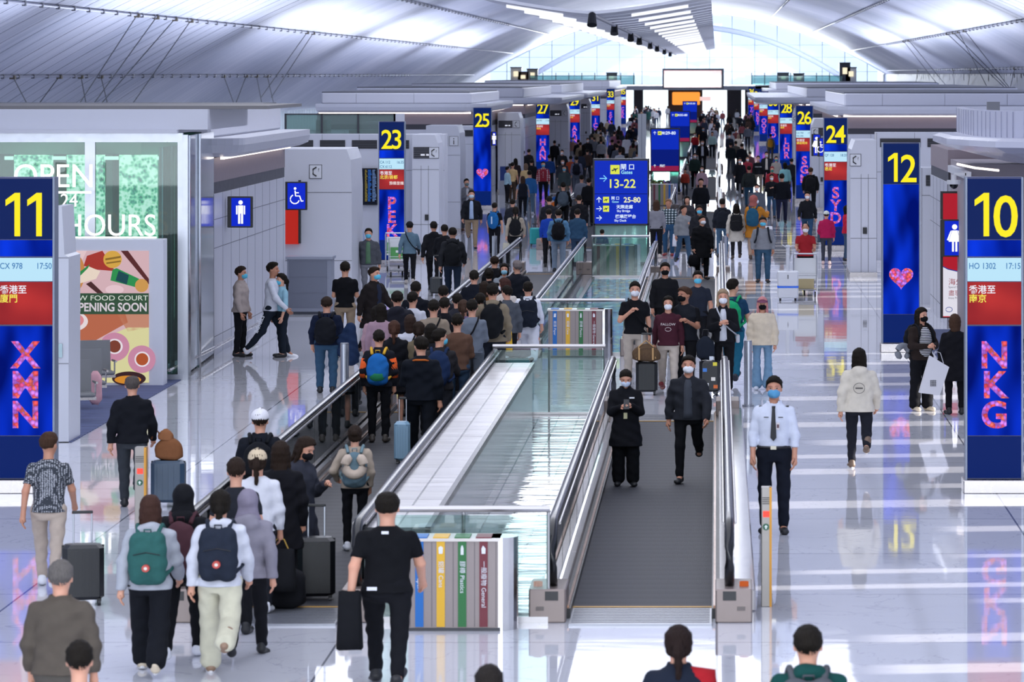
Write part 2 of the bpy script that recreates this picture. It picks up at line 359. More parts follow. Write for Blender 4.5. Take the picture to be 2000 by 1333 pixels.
    sm_, nt, b = base_mat('sunset_screen'); L = nt.links.new; tc = nd(nt, 'ShaderNodeTexCoord'); sx = nd(nt, 'ShaderNodeSeparateXYZ'); L(tc.outputs['Generated'], sx.inputs[0]); nz = nd(nt, 'ShaderNodeTexNoise', Scale=5.0, Detail=4.0); L(tc.outputs['Generated'], nz.inputs['Vector'])
    ad = nd(nt, 'ShaderNodeMath', operation='MULTIPLY_ADD'); ad.inputs[1].default_value = .35; L(nz.outputs['Fac'], ad.inputs[0]); L(sx.outputs['Z'], ad.inputs[2])
    cr = nd(nt, 'ShaderNodeValToRGB'); L(ad.outputs[0], cr.inputs[0]); e = cr.color_ramp.elements; e[0].position = .18; e[0].color = lin('#c08a7a'); e[1].position = 1.15 if 0 else 1.0; e[1].color = lin('#e06a3a')
    a = e.new(.35); a.color = lin('#f1e4e0'); a = e.new(.85); a.color = lin('#f3eef2'); L(cr.outputs[0], b.inputs['Emission Color']); b.inputs['Emission Strength'].default_value = .8
    MB().m(mat('#2a2f3c', .5)).box(-3.7, 3.8, 0, .6, gZ(174, 500), gZ(134, 500)).build('frame', parent=sh)
    MB().m(sm_).box(-3.5, 3.5, -.06, 0, gZ(171, 500), gZ(138, 500)).build('screen', parent=sh)
    o = MB().m(emis('#ff9a40', 1.1)).box(gX(1313, 515), gX(1367, 515), 515, 515.3, gZ(205, 515), gZ(180, 515), .3).build('shop_sign'); tag(o, 'glowing orange shop sign under the far deck', 'sign')
    o = MB().m(emis('#ffd9d9', .9)).box(gX(1367, 516), gX(1388, 516), 516, 516.3, gZ(197, 516), gZ(189, 516)).build('shop_sign'); tag(o, 'small pale pink shop sign to the right of the orange sign', 'sign')
    # deck balustrades
    for x0, x1, lab in ((1035, 1240, 'left'), (1468, 1645, 'right')):
        r = empty('glass_balustrade', (gX((x0 + x1) / 2, 505), 505, 0)); tag(r, 'teal glass balustrade on the %s upper deck at the far end' % lab, 'balustrade')
        hw = (gX(x1, 505) - gX(x0, 505)) / 2; z0 = gZ(166, 505)
        MB().m(glass('#b9dada', 1, .2)).box(-hw, hw, 0, .03, z0, z0 + 1.1).build('pane', parent=r)
        pb = MB().m(mat('#3c4350', .4, .5))
        k = -hw
        while k <= hw: pb.box(k - .05, k + .05, -.05, .05, z0, z0 + 1.5); k += 1.6
        pb.box(-hw, hw, -.04, .04, z0 + 1.1, z0 + 1.17); pb.build('posts', parent=r)
    for i, (x, h, c) in enumerate(((1008, 2.2, '#e8e4dc'), (1022, 1.6, '#5c4b42'), (1040, 2.0, '#8e8f8a'), (1195, 1.5, '#54606a'), (1530, 1.5, '#4d5a66'), (1560, 1.4, '#5a6670'), (1650, 2.8, '#3b4150'), (1662, 2.2, '#dfe3ea'))):
        z0 = gZ(166, 530)
        o = MB().m(mat(c, .6)).box(gX(x, 530) - .7, gX(x, 530) + .7, 529.6, 530.4, z0, z0 + h).m(mat('#2b2d33')).box(gX(x, 530) - .75, gX(x, 530) + .75, 529.5, 530.5, z0 + h, z0 + h + .12).m(emis('#fff0d0', 1.0)).box(gX(x, 530) - .3, gX(x, 530) + .3, 529.4, 529.5, z0 + h * .5, z0 + h * .8).build('cafe_counter')
        side = 'left' if x < 1300 else 'right'
        tag(o, 'blurred cafe counter on the %s upper deck at the far end' % side, 'counter', 'counters on the %s upper deck' % side)
    # outer side walls; right-hand gaps are shaped to break the sunlight into streaks
    rw = random.Random(2)
    for X, nm in ((-35.8, 'wall_left'), (22.8, 'wall_right')):
        sw = MB().m(white).box(X, X + .3, 15, 560, 0, .5).m(fr)
        top = vz(X) - .1
        k = 20.0
        while k < 560:
            if X > 0:
                wd_ = 2.31 if k > 170 else rw.choice([.9, 1.4, 2.2]); op = rw.choice([.4, .6, .9]); sw.box(X, X + .3, k, k + wd_, .5, top); sw.box(X, X + .3, k + wd_, k + wd_ + op, top - rw.choice([.02, .02, .15, .3, .6]), top)
                if k > 170: op = -.01; sw.m(mat('#80869c', .6))
                k += wd_ + op
            else: sw.box(X, X + .3, k, k + .3, .5, top); k += 2.3
        struct(sw.build(nm))
    # lights: daylight of the ridge skylight ahead of the reflector, uplights on the block roofs, the end window
    for k in range(4): area('ridge_skylight', (-4.2, 20 + k * 32, 13.0), (20, 32), P_RIDGE, (.93, .95, 1.0), (0, 0, -1))
    for k in range(5): area('ridge_skylight', (-4.2, 175 + k * 75, 13.0), (10, 60), P_RIDGE * 2.6, (.92, .95, 1.0), (0, 0, -1))
    for k in range(6):
        for X in (-24, 15): area('roof_uplight', (X, 60 + k * 70, 4.95), (3.0, 60), P_UP, (.80, .86, 1.0), (0, 0, 1))
    area('end_window_daylight', (-3, 556, 8.2), (40, 7), P_END, (.9, .95, 1.0), (0, -1, -.03))
    area('near_fill_light', (-3, 2, 7.5), (60, 12), P_NEAR, (.9, .94, 1.0), (0, 1, -.06))  # added fill at the near end, brightens surfaces that face the camera
    sun = bpy.data.lights.new('sun', 'SUN'); sun.energy = P_SUN; sun.angle = .006; sun.color = (1, .93, .84); so = bpy.data.objects.new('sun', sun); COL.objects.link(so)
    so.rotation_euler = Vector((-1, -.12, -.237)).to_track_quat('-Z', 'Y').to_euler()

# ---------------------------------------------------------------- retail and gate blocks
def panel_mat():
    if 'panel' in MC: return MC['panel']
    m, nt, b = base_mat('white_wall_panels'); L = nt.links.new; tc = nd(nt, 'ShaderNodeTexCoord'); mp = nd(nt, 'ShaderNodeMapping')
    mp.inputs['Rotation'].default_value = (PI/2, 0, 0); L(tc.outputs['Object'], mp.inputs[0])
    b.inputs['Base Color'].default_value = lin('#c2c5d3'); b.inputs['Roughness'].default_value = .35
    MC['panel'] = m; return m
def block(nm, X0, X1, Y0, Y1, ztop, inner, label, canopy=True, parapet=True, z_can=3.79, over=.55, overf=.55, lightfront=True):
    """white block; inner = +1 when its concourse side is X1 (left blocks), -1 when it is X0"""
    r = empty(nm, ((X0 + X1) / 2, Y0, 0)); ox = (X0 + X1) / 2; w = (X1 - X0) / 2; D = Y1 - Y0
    tag(r, label, 'building block')
    W = panel_mat(); br = mat('#8d8189', .6, .2); lv = mat('#3a3a44', .5, .3); jt = mat('#6c6f7c', .5)
    b = MB().m(W).box(-w, w, 0, D, 0, 3.1)
    b.m(jt)
    for z in (.35, 2.05, 2.6): b.box(-w - .004, w + .004, -.004, D, z, z + .014)
    k = -w
    while k < w: b.box(k, k + .012, -.004, 0, 0, 3.1); k += 1.15
    k = 0
    while k < D:
        for xx in (-w - .004, w - .008): b.box(xx, xx + .012, k, k + .014, 0, 3.1)
        k += 1.4
    b.build('wall_panels', parent=r)
    MB().m(lv).box(-w + .02, w - .02, .02, D, 3.1, 3.32).build('louvre_band', parent=r)
    MB().m(br).box(-w + .01, w - .01, .01, D, 3.32, z_can).build('mesh_band', parent=r)
    if canopy:
        c = MB().m(mat('#c4c7d6', .3)); x0, x1 = -w - (over if inner < 0 else 0), w + (over if inner > 0 else 0)
        poly = []
        R = 1.0
        # rounded corner towards the concourse
        if inner > 0: pts = [(x0, D), (x0, -overf), (x1 - R, -overf)] + [(x1 - R + R * math.sin(a), -overf + R - R * math.cos(a)) for a in [i * PI / 16 for i in range(1, 9)]] + [(x1, D)]
        else: pts = [(x1, D), (x1, -overf), (x0 + R, -overf)] + [(x0 + R - R * math.sin(a), -overf + R - R * math.cos(a)) for a in [i * PI / 16 for i in range(1, 9)]] + [(x0, D)]; pts = pts[::-1]
        n = len(pts); cx, cy = 0, D / 2
        layers = [(z_can + .02, .90), (z_can + .10, .985), (z_can + .25, 1.0), (z_can + .38, 1.0)]
        vs = []
        for z, s in layers:
            for (x, y) in pts:
                dx = (x - x1) if inner > 0 else (x - x0)
                vs.append((x * (1 - (1 - s) * .4), y if y > D - .01 else y + (1 - s) * 3, z))
        fs = [tuple(range(n - 1, -1, -1)), tuple(range((len(layers) - 1) * n, len(layers) * n))]
        for q in range(len(layers) - 1):
            for i in range(n): j = (i + 1) % n; fs.append((q*n+i, q*n+j, (q+1)*n+j, (q+1)*n+i))
        c.add(vs, fs); c.build('canopy', parent=r)
        lt = MB().m(emis('#fff2ea', 2.2, 'lamp_tube'))
        if lightfront: lt.box(-w + .1, w - .1, -.16, -.10, z_can - .03, z_can + .03)
        xx = w + .10 if inner > 0 else -w - .16
        lt.box(xx, xx + .06, .2, D - .4, z_can - .03, z_can + .03)
        lt.build('light_strip', parent=r)
    if parapet:
        p = MB().m(mat('#c9cbd8', .45)).box(-w + .15, w - .1, .3, D, z_can + .38, ztop, .06).m(mat('#5d606b', .6)).box(-w + .15, w - .2, .6, D, ztop, ztop + .05).m(jt)
        k = -w + 1.6
        while k < w - .3: p.box(k, k + .012, .293, .3, z_can + .4, ztop - .02); k += 2.4
        p.build('parapet', parent=r)
    return r
def kiosk(X0, X1, Y, inner, label, icon='phone', D=3.0, louvre=True):
    """service cabinet: bevelled concourse corner, louvre slot, icon plate"""
    r = empty('service_cabinet', ((X0 + X1) / 2, Y, 0)); tag(r, label, 'cabinet'); w = (X1 - X0) / 2; H = 3.64; s = inner
    W = mat('#c6c9d6', .38); jt = mat('#74777f', .5)
    b = MB().m(W)
    poly = [(-w * s, 0.1), (-w * s, H), ((w - .12) * s, H), (w * s - .03 * s, H - .25), (w * s, H - .9), (w * s, .1)]
    if s < 0: poly = poly[::-1]
    b.prism(poly, 'y', 0, D); b.m(jt)
    for z in (2.62, 1.02): b.box(-w, w, -.004, 0, z, z + .015)
    for x in (-w * .35 * s, w * .2 * s): b.box(x, x + .012, -.004, 0, .12, H - .9)
    b.build('body', parent=r)
    MB().m(M_steel()).box(-w - .02, w + .02, -.05, D, 0, .12).build('plinth', parent=r)
    if louvre:
        x0, x1 = (-w + .04, .28 * w) if s > 0 else (-.28 * w, w - .04)
        l = MB().m(mat('#2a2b33', .5)).box(x0, x1, -.02, .0, 2.95, 3.28).m(mat('#5b5d68', .5))
        for k in range(5): l.box(x0, x1, -.035, -.02, 2.97 + k * .062, 2.985 + k * .062)
        l.m(emis('#e8ecff', .8)).box((x0+x1)/2 - .02, (x0+x1)/2 + .1, -.04, -.035, 3.03, 3.08).box((x0+x1)/2 + .14, (x0+x1)/2 + .22, -.04, -.035, 3.03, 3.08)
        l.build('louvre', parent=r)
    x = w * .62 * s
    ic = MB().m(mat('#d5d8e2', .4)).box(x - .15, x + .15, -.02, 0, 2.95, 3.28).m(M_dark()).box(x - .15, x + .15, -.024, -.02, 2.95, 2.962).box(x - .15, x + .15, -.024, -.02, 3.268, 3.28).box(x - .15, x - .138, -.024, -.02, 2.95, 3.28).box(x + .138, x + .15, -.024, -.02, 2.95, 3.28)
    if icon == 'phone': ic.tube([(x + .02, -.03, 3.22), (x - .06, -.03, 3.17), (x - .06, -.03, 3.06), (x + .02, -.03, 3.01)], .018, 6)
    else: ic.box(x - .015, x + .015, -.03, -.02, 3.0, 3.14).ball((x, -.025, 3.19), (.02, .01, .02))
    ic.build('icon_plate', parent=r)
    if icon == 'phone': text('?', x + .07, -.03, 3.12, .08, M_dark(), r)
    MB().m(M_dark()).box(-w * .05, -w * .05 + .11, -.03, 0, 1.15, 1.32).build('intercom', parent=r)
    return r

# ---------------------------------------------------------------- gate columns
def flower_mat():
    if 'flower' in MC: return MC['flower']
    m, nt, b = base_mat('flower_pixels'); L = nt.links.new; tc = nd(nt, 'ShaderNodeTexCoord'); v = nd(nt, 'ShaderNodeTexVoronoi', Scale=20.0); L(tc.outputs['Object'], v.inputs['Vector'])
    sp = nd(nt, 'ShaderNodeSeparateColor'); L(v.outputs['Color'], sp.inputs[0]); cr = nd(nt, 'ShaderNodeValToRGB'); cr.color_ramp.interpolation = 'CONSTANT'; L(sp.outputs[0], cr.inputs[0])
    e = cr.color_ramp.elements; e[0].color = lin('#ff62a8'); e[1].position = .2; e[1].color = lin('#ff7a72')
    a = e.new(.36); a.color = lin('#cf7cff'); a = e.new(.62); a.color = lin('#ff5f66'); a = e.new(.74); a.color = lin('#e08cff')
    ds = nd(nt, 'ShaderNodeMapRange'); ds.inputs[1].default_value = 0; ds.inputs[2].default_value = .7; ds.inputs[3].default_value = 1.25; ds.inputs[4].default_value = .45; L(v.outputs['Distance'], ds.inputs[0])
    L(cr.outputs[0], b.inputs['Emission Color']); L(ds.outputs[0], b.inputs['Emission Strength']); b.inputs['Base Color'].default_value = (0, 0, 0, 1); b.inputs['Specular IOR Level'].default_value = 0.0
    MC['flower'] = m; return m
def blue_screen():
    if 'bscr' in MC: return MC['bscr']
    m, nt, b = base_mat('blue_screen'); L = nt.links.new; tc = nd(nt, 'ShaderNodeTexCoord'); mp = nd(nt, 'ShaderNodeMapping'); mp.inputs['Scale'].default_value = (1.8, 0, .6); mp.inputs['Rotation'].default_value = (0, .5, 0)
    L(tc.outputs['Object'], mp.inputs[0]); nz = nd(nt, 'ShaderNodeTexNoise', Scale=1.3, Detail=1.0); L(mp.outputs[0], nz.inputs['Vector'])
    cr = nd(nt, 'ShaderNodeValToRGB'); L(nz.outputs['Fac'], cr.inputs[0]); e = cr.color_ramp.elements; e[0].position = .35; e[0].color = lin('#000f6a'); e[1].position = .68; e[1].color = lin('#0a38e0')
    L(cr.outputs[0], b.inputs['Emission Color']); b.inputs['Emission Strength'].default_value = .95; b.inputs['Base Color'].default_value = lin('#04061e'); b.inputs['Roughness'].default_value = .5; b.inputs['Specular IOR Level'].default_value = 0.0
    MC['bscr'] = m; return m
def red_screen():
    if 'rscr' in MC: return MC['rscr']
    m, nt, b = base_mat('red_screen'); L = nt.links.new; tc = nd(nt, 'ShaderNodeTexCoord'); nz = nd(nt, 'ShaderNodeTexNoise', Scale=1.4, Detail=1.0); L(tc.outputs['Object'], nz.inputs['Vector'])
    cr = nd(nt, 'ShaderNodeValToRGB'); L(nz.outputs['Fac'], cr.inputs[0]); e = cr.color_ramp.elements; e[0].position = .35; e[0].color = lin('#6e1f2c'); e[1].position = .7; e[1].color = lin('#c23a3a')
    L(cr.outputs[0], b.inputs['Emission Color']); b.inputs['Emission Strength'].default_value = .9; b.inputs['Base Color'].default_value = (.02, 0, 0, 1); b.inputs['Roughness'].default_value = .5; b.inputs['Specular IOR Level'].default_value = 0.0
    MC['rscr'] = m; return m
def heart_poly(w):
    p = []
    for i in range(36):
        t = 2 * PI * i / 36; x = 16 * math.sin(t) ** 3; z = 13 * math.cos(t) - 5 * math.cos(2*t) - 2 * math.cos(3*t) - math.cos(4*t); p.append((x * w / 32, z * w / 32))
    return p[::-1]
def gate_column(px, Y, num, letters, flights, dest, label, extra=None, w=.722):
    X = gX(px, Y); r = empty('gate_sign_column', (X, Y, 0)); tag(r, label, 'gate sign'); h = w / 2; D = .32
    navy = mat('#071d5a', .3); MB().m(navy).box(-h, h, 0, D, .17, 4.07, .012).build('casing', parent=r)
    edge = MB().m(mat('#7b8496', .45, .5))
    for s in (-1, 1): edge.box(s*h - .012, s*h + .012, -.006, D, .17, 4.07)
    edge.build('edge_trim', parent=r)
    MB().m(M_steel()).box(-h - .04, h + .05, -.10, D + .1, 0, .17, .01).build('plinth', parent=r)
    MB().m(emis('#05205f', .85)).box(-h+.015, h-.015, -.012, 0, 3.27, 4.05).build('numeral_panel', parent=r)
    ym = emis('#f7e61e', 1.0)
    for q, ch in enumerate(num):
        xx = (-.135, .145)[q]
        if ch == '1':
            xx += .03; MB().m(ym).prism([(xx - .035, 3.31), (xx + .038, 3.31), (xx + .038, 3.87), (xx - .03, 3.87), (xx - .15, 3.78), (xx - .15, 3.70), (xx - .035, 3.775)], 'y', -.024, -.018).build('gate_numeral', parent=r)
        else: text(ch, xx, -.02, 3.31, .55, ym, r, 'gate_numeral', bold=.008, sx=.9)
    y0 = -.01
    if letters == 'heart':
        MB().m(blue_screen()).box(-h+.015, h-.015, y0, 0, .74, 3.26).build('screen', parent=r)
        hp = MB().m(flower_mat()); hp.prism([(x, z + 1.46) for x, z in heart_poly(.47)], 'y', -.016, -.011); hp.build('heart_picture', parent=r)
        MB().m(emis('#00206a', .85)).box(-h+.015, h-.015, -.008, 0, .19, .73).build('base_panel', parent=r)
    else:
        MB().m(blue_screen()).box(-h+.015, h-.015, y0, 0, 3.05, 3.26).box(-h+.015, h-.015, y0, 0, .74, 2.15).build('screen', parent=r)
        MB().m(emis('#b9e2f6', .95)).box(-h+.015, h-.015, y0, 0, 2.73, 3.03).build('flight_panel', parent=r)
        MB().m(red_screen()).box(-h+.015, h-.015, y0, 0, 2.17, 2.72).build('destination_panel', parent=r)
        MB().m(emis('#00206a', .85)).box(-h+.015, h-.015, -.008, 0, .19, .73).build('base_panel', parent=r)
        ink = mat('#1b6fa3', .5)
        for k, (fl, tm) in enumerate(flights):
            zz = 2.89 - k * .125; text(fl, -h + .03, -.014, zz, .08, ink, r, align='LEFT', ext=.001, bold=.001, sx=.84)
            if tm: text(tm, h - .02, -.014, zz, .08, ink, r, align='RIGHT', ext=.001, bold=.001, sx=.84)
        for k, (s, c) in enumerate(dest): text(s, -h + .03, -.014, 2.58 - k * .115, .085, emis(c, 1.0), r, align='LEFT', ext=.001, bold=.001)
        if extra: text(extra, h - .02, -.014, 2.3, .075, emis('#ffffff', .9), r, align='RIGHT', ext=.001)
        for k, ch in enumerate(letters): text(ch, 0, -.014, 1.62 - k * .385, .345, flower_mat(), r, 'flower_letter', bold=.014, ext=.001)
    return r
# ---------------------------------------------------------------- moving walkways
def belt_mat():
    if 'belt' in MC: return MC['belt']
    m, nt, b = base_mat('ribbed_belt'); L = nt.links.new; tc = nd(nt, 'ShaderNodeTexCoord')
    w = nd(nt, 'ShaderNodeTexWave', Scale=28.0, bands_direction='X'); L(tc.outputs['Object'], w.inputs['Vector'])
    w2 = nd(nt, 'ShaderNodeTexWave', Scale=.8, bands_direction='Y', wave_profile='SAW'); L(tc.outputs['Object'], w2.inputs['Vector'])
    mx = nd(nt, 'ShaderNodeMix', data_type='RGBA'); mx.inputs[6].default_value = lin('#34353b'); mx.inputs[7].default_value = lin('#54555c'); L(w.outputs['Fac'], mx.inputs[0])
    m2 = nd(nt, 'ShaderNodeMix', data_type='RGBA'); m2.blend_type = 'MULTIPLY'; m2.inputs[0].default_value = .35; L(mx.outputs[2], m2.inputs[6]); L(w2.outputs['Fac'], m2.inputs[7]); L(m2.outputs[2], b.inputs['Base Color'])
    b.inputs['Roughness'].default_value = .6; b.inputs['Metallic'].default_value = .1
    bp = nd(nt, 'ShaderNodeBump', Strength=.5, Distance=.008); L(w.outputs['Fac'], bp.inputs['Height']); L(bp.outputs[0], b.inputs['Normal'])
    MC['belt'] = m; return m
def walkway(xc, Y0, Y1, label, outer_right=True, outer_left=False, lamps=True):
    L = Y1 - Y0; r = empty('moving_walkway', (xc, Y0, 0)); tag(r, label, 'moving walkway')
    rub = mat('#17181b', .22); st = mat('#a9a6a8', .25, .9); dk = mat('#1c1d22', .35); sk = mat('#8f8a88', .3, .8)
    MB().m(belt_mat()).box(-.70, .70, .9, L - .9, .0, .02).build('belt', parent=r)
    for ya, yb in ((-.35, .9), (L - .9, L + .35)):
        c = MB().m(mat('#9b9ea8', .3, .7)).box(-.70, .70, ya, yb, 0, .022); c.m(mat('#5e616b', .5))
        k = ya + .1
        while k < yb: c.box(-.68, .68, k, k + .02, .022, .026); k += .12
        c.m(mat('#c79a4a', .5)).box(-.70, .70, (yb if ya < 0 else ya) - .03, (yb if ya < 0 else ya) + .03, .022, .03)
        c.build('landing_plate', parent=r)
    for s in (-1, 1):
        # inner skirt: copper-toned strip over black brush
        MB().m(dk).box(s*.70, s*.80, .2, L - .2, 0, .10).m(mat('#a5826e', .25, .9)).box(s*.715, s*.74, .25, L - .25, .10, .125).m(st).box(s*.78, s*.845, .25, L - .25, .10, .20).build('skirt', parent=r)
        g = MB().m(glass('#bccdd0', 1.0, .08, 'balustrade_glass')).box(s*.868, s*.880, .35, L - .35, .2, .90)
        g.m(dk)
        k = .35
        while k < L: g.box(s*.866, s*.882, k, k + .012, .2, .90); k += 2.2
        g.build('glass_balustrade', parent=r)
        MB().m(st).box(s*.845, s*.905, .15, L - .15, .90, .935).build('rail_track', parent=r)
        R = .33; pts = []
        def arc(yc, sg): return [(s*.875, yc - sg*R*math.sin(a), .965 - R + R*math.cos(a)) for a in [i * PI / 10 for i in range(11)]]
        top = [(s*.875, y, .965) for y in [R + i * (L - 2*R) / 30 for i in range(31)]]
        a0 = arc(.33, 1)[::-1]; a1 = [(p[0], L - p[1], p[2]) for p in arc(.33, 1)]
        low0 = [(s*.875, .5, .30), (s*.875, .34, .305)]; low1 = [(s*.875, L - .34, .305), (s*.875, L - .5, .30)]
        hr = MB().m(rub).tube(low0 + a0 + top[1:-1] + a1 + low1, .036, 8, sx=1.35); hr.build('handrail', parent=r, smooth=True)
        hr2 = MB().m(st).tube([(s*.935, y, .925) for y in (.4, L/2, L - .4)], .014, 6).tube([(s*.815, y, .925) for y in (.4, L/2, L - .4)], .014, 6)
        hr2.build('trim_bead', parent=r)
        for e, (ya, yb) in enumerate(((-.12, .75), (L - .75, L + .12))):
            b = MB().m(mat('#8d817d', .38, .4)).box(s*.735, s*1.10, ya, yb, 0, .33, .015)
            b.m(dk).box(s*.81, s*.94, ya - .005, ya, .22, .31) if e == 0 else b.m(dk).box(s*.81, s*.94, yb, yb + .005, .22, .31)
            b.m(mat('#6b6360', .4)).box(s*.95, s*1.03, ya - .006, ya, .12, .16)
            b.build('newel_base', parent=r)
            if e == 0 and lamps:
                MB().m(emis('#d8662c', .7)).cyl((s*1.02, .15, .33), (s*1.02, .15, .375), .045, n=10).build('button', parent=r)
        if (s > 0 and outer_right) or (s < 0 and outer_left):
            MB().m(mat('#b7b3b4', .12, .35)).box(s*.905, s*1.14, .75, L - .75, 0, .22, .02).build('outer_deck', parent=r)
    return r
def glass_rail(x0, x1, Y, label, h=1.1, glassy=True):
    r = empty('glass_barrier', ((x0+x1)/2, Y, 0)); tag(r, label, 'barrier'); w = (x1 - x0) / 2; st = mat('#b9b7ba', .3, .9)
    if glassy: MB().m(glass('#dcece9', 1, .05, 'barrier_glass')).box(-w, w, 0, .014, .05, h - .06).build('pane', parent=r)
    MB().m(st).tube([(-w - .02, 0, h), (w + .02, 0, h)], .032, 8).build('top_rail', parent=r)
    p = MB().m(st)
    for k in (-w, 0, w): p.cyl((k, .03, 0), (k, .03, h), .018, n=8)
    p.box(-w, w, -.02, .03, 0, .06); p.build('posts', parent=r); return r
def bins(x0, x1, Y, label, D=.42, H=.9, rev=False, scale=1.0):
    r = empty('recycling_bin', ((x0+x1)/2, Y, 0)); tag(r, label, 'recycling bin'); w = (x1 - x0) / 2
    b = MB().m(mat('#8f8584', .38, .3)).box(-w + .06, w - .12, 0, D, .02, H - .03); b.m(mat('#6d686a', .4, .5))
    n = 4; W = (2*w - .22) / n
    for k in range(n + 1): b.box(-w + .08 + k*W - .004, -w + .08 + k*W + .004, -.003, 0, .04, H - .04)
    b.m(mat('#3b3c42', .4)).box(-w + .05, w - .1, -.01, D, 0, .03); b.build('body', parent=r)
    MB().m(mat('#c6c4c8', .15, 1.0)).cyl((w - .14, D/2, 0), (w - .14, D/2, H), D/2 * .98, n=20).build('rounded_end', parent=r, smooth=False)
    tp = MB().m(mat('#c9c4c2', .3, .6)).box(-w + .04, w - .1, -.02, D + .01, H - .03, H); tp.build('top_plate', parent=r)
    cols = [('#1267b5', '紙張 Paper'), ('#dfae2c', '鋁罐 Cans'), ('#1d6b35', '膠樽 Plastics'), ('#6c1f2e', '一般廢物 General')]
    if rev: cols = cols[::-1]
    wm = mat('#dfe3ea', .5)
    for k, (c, s) in enumerate(cols):
        x = -w + .08 + (k + .42) * W
        MB().m(mat(c, .4)).box(x - .04, x + .04, -.012, 0, .04, H - .03).box(x - .075, x + .075, -.02, .3, H - .001, H + .012).build('colour_strip', parent=r)
        if not rev:
            text(s, x - .018, -.016, H - .22, .044, wm, r, rx=PI/2, ry=PI/2, align='LEFT', ext=.001)
            ic = MB().m(wm)
            if k == 0: ic.prism([(x-.02,H-.15),(x+.02,H-.15),(x+.025,H-.08),(x-.015,H-.08)], 'y', -.016, -.012)
            elif k == 1: ic.prism([(x-.018,H-.15),(x+.018,H-.15),(x+.022,H-.09),(x,H-.075),(x-.022,H-.09)], 'y', -.016, -.012)
            elif k == 2: ic.prism([(x-.014,H-.16),(x+.014,H-.16),(x+.014,H-.1),(x+.006,H-.07),(x-.006,H-.07),(x-.014,H-.1)], 'y', -.016, -.012)
            else: ic.prism([(x-.018,H-.15),(x+.018,H-.15),(x+.02,H-.1),(x-.005,H-.07),(x-.02,H-.1)], 'y', -.016, -.012)
            ic.build('waste_icon', parent=r)
    return r
def bollard(px, Y, h, label, r_=.07):
    X = gX(px, Y); r = MB().m(mat('#a9adb8', .22, .8)).cyl((0, 0, 0), (0, 0, h), r_, n=20).m(mat('#8b8f99', .3, .8)).cyl((0, 0, h), (0, 0, h + .015), r_ * .96, n=20).cyl((0,0,0),(0,0,.03), r_ + .03, n=20).build('bollard', loc=(X, Y, 0)); return tag(r, label, 'bollard')
def entry_post(px0, px1, Y, top, label):
    X0, X1 = gX(px0, Y), gX(px1, Y); r = empty('entry_post', ((X0+X1)/2, Y, 0)); w = (X1-X0)/2; tag(r, label, 'post')
    p = MB().m(mat('#8f8b88', .35, .7)).box(-w, w, 0, .16, 0, top, .006); p.m(mat('#53504e', .5))
    for k in range(4): p.box(-w + .01, w - .01, -.004, 0, top - .1 - k*.02, top - .11 - k*.02)
    p.build('housing', parent=r); MB().m(mat('#d99a2e', .4)).box(w - .022, w + .002, -.008, .1, 0, top).build('yellow_edge', parent=r)
    MB().m(emis('#ff4a40', 1.6)).box(-.035, .03, -.014, -.004, top - .30, top - .24).build('red_light', parent=r)
    a = MB().m(mat('#1d5e44', .4)).cyl((-.005, -.004, top - .40), (-.005, -.012, top - .40), .034, n=16); a.m(mat('#e8f4ee', .4)).prism([(-.012,top-.42),(.002,top-.42),(.002,top-.40),(.014,top-.40),(-.005,top-.378),(-.024,top-.40),(-.012,top-.40)], 'y', -.018, -.013); a.build('arrow_sign', parent=r); return r
def arrow(mb, x, z, s, d):
    """line arrow; d: 'r' or 'u'"""
    def T(a, b): return (x + (a if d == 'r' else b) * s, -.012, z + (b if d == 'r' else a) * s)
    mb.tube([T(-.5, 0), T(.45, 0)], .07 * s, 4); mb.tube([T(.05, .42), T(.5, 0), T(.05, -.42)], .07 * s, 4)
def plane_icon(mb, x, z, s, ink, pad):
    mb.m(pad).box(x - s/2, x + s/2, -.014, -.004, z - s/2, z + s/2, .003); mb.m(ink)
    mb.prism([(x-.38*s, z-.06*s), (x+.1*s, z+.1*s), (x+.34*s, z+.2*s), (x+.36*s, z+.14*s), (x+.12*s, z-.02*s), (x-.3*s, z-.18*s), (x-.34*s,z-.14*s)], 'y', -.018, -.0145)
    mb.prism([(x-.12*s, z+.04*s), (x-.2*s, z+.16*s), (x-.12*s, z+.17*s), (x+.1*s, z+.1*s)], 'y', -.018, -.0145)
    mb.prism([(x, z-.0*s), (x+.02*s, z-.26*s), (x+.09*s, z-.24*s), (x+.16*s, z+.04*s)], 'y', -.018, -.0145)
def totem(px0, px1, Y, ztop, zbot, label, rows, red=False):
    X0, X1 = gX(px0, Y), gX(px1, Y); r = empty('wayfinding_totem', ((X0+X1)/2, Y, 0)); w = (X1-X0)/2; tag(r, label, 'wayfinding sign')
    c = MB().m(mat('#23262f', .35, .3)).box(-w, w, 0, .3, zbot - .05, ztop, .02).box(-w, -w + .06, 0, .3, 0, zbot).box(w - .06, w, 0, .3, 0, zbot).box(-w, w, -.02, .34, 0, .12); c.build('casing', parent=r)
    MB().m(glass('#bfe3da', 1, .4, 'totem_glass')).box(-w + .06, w - .06, .1, .12, .12, zbot - .05).build('glass_panel', parent=r)
    scr = emis('#0a2bb8', .95); dk = emis('#051a78', .9)
    b = MB().m(scr).box(-w + .05, w - .05, -.004, 0, zbot, ztop - .06)
    if red: b.m(dk).box(-w + .05, w - .05, -.007, -.004, zbot + .2, zbot + (ztop - zbot) * .5).m(emis('#8a1f48', .9)).box(-w + .05, w - .05, -.008, -.004, zbot, zbot + .22)
    b.build('screen', parent=r); rows(r, w); return r
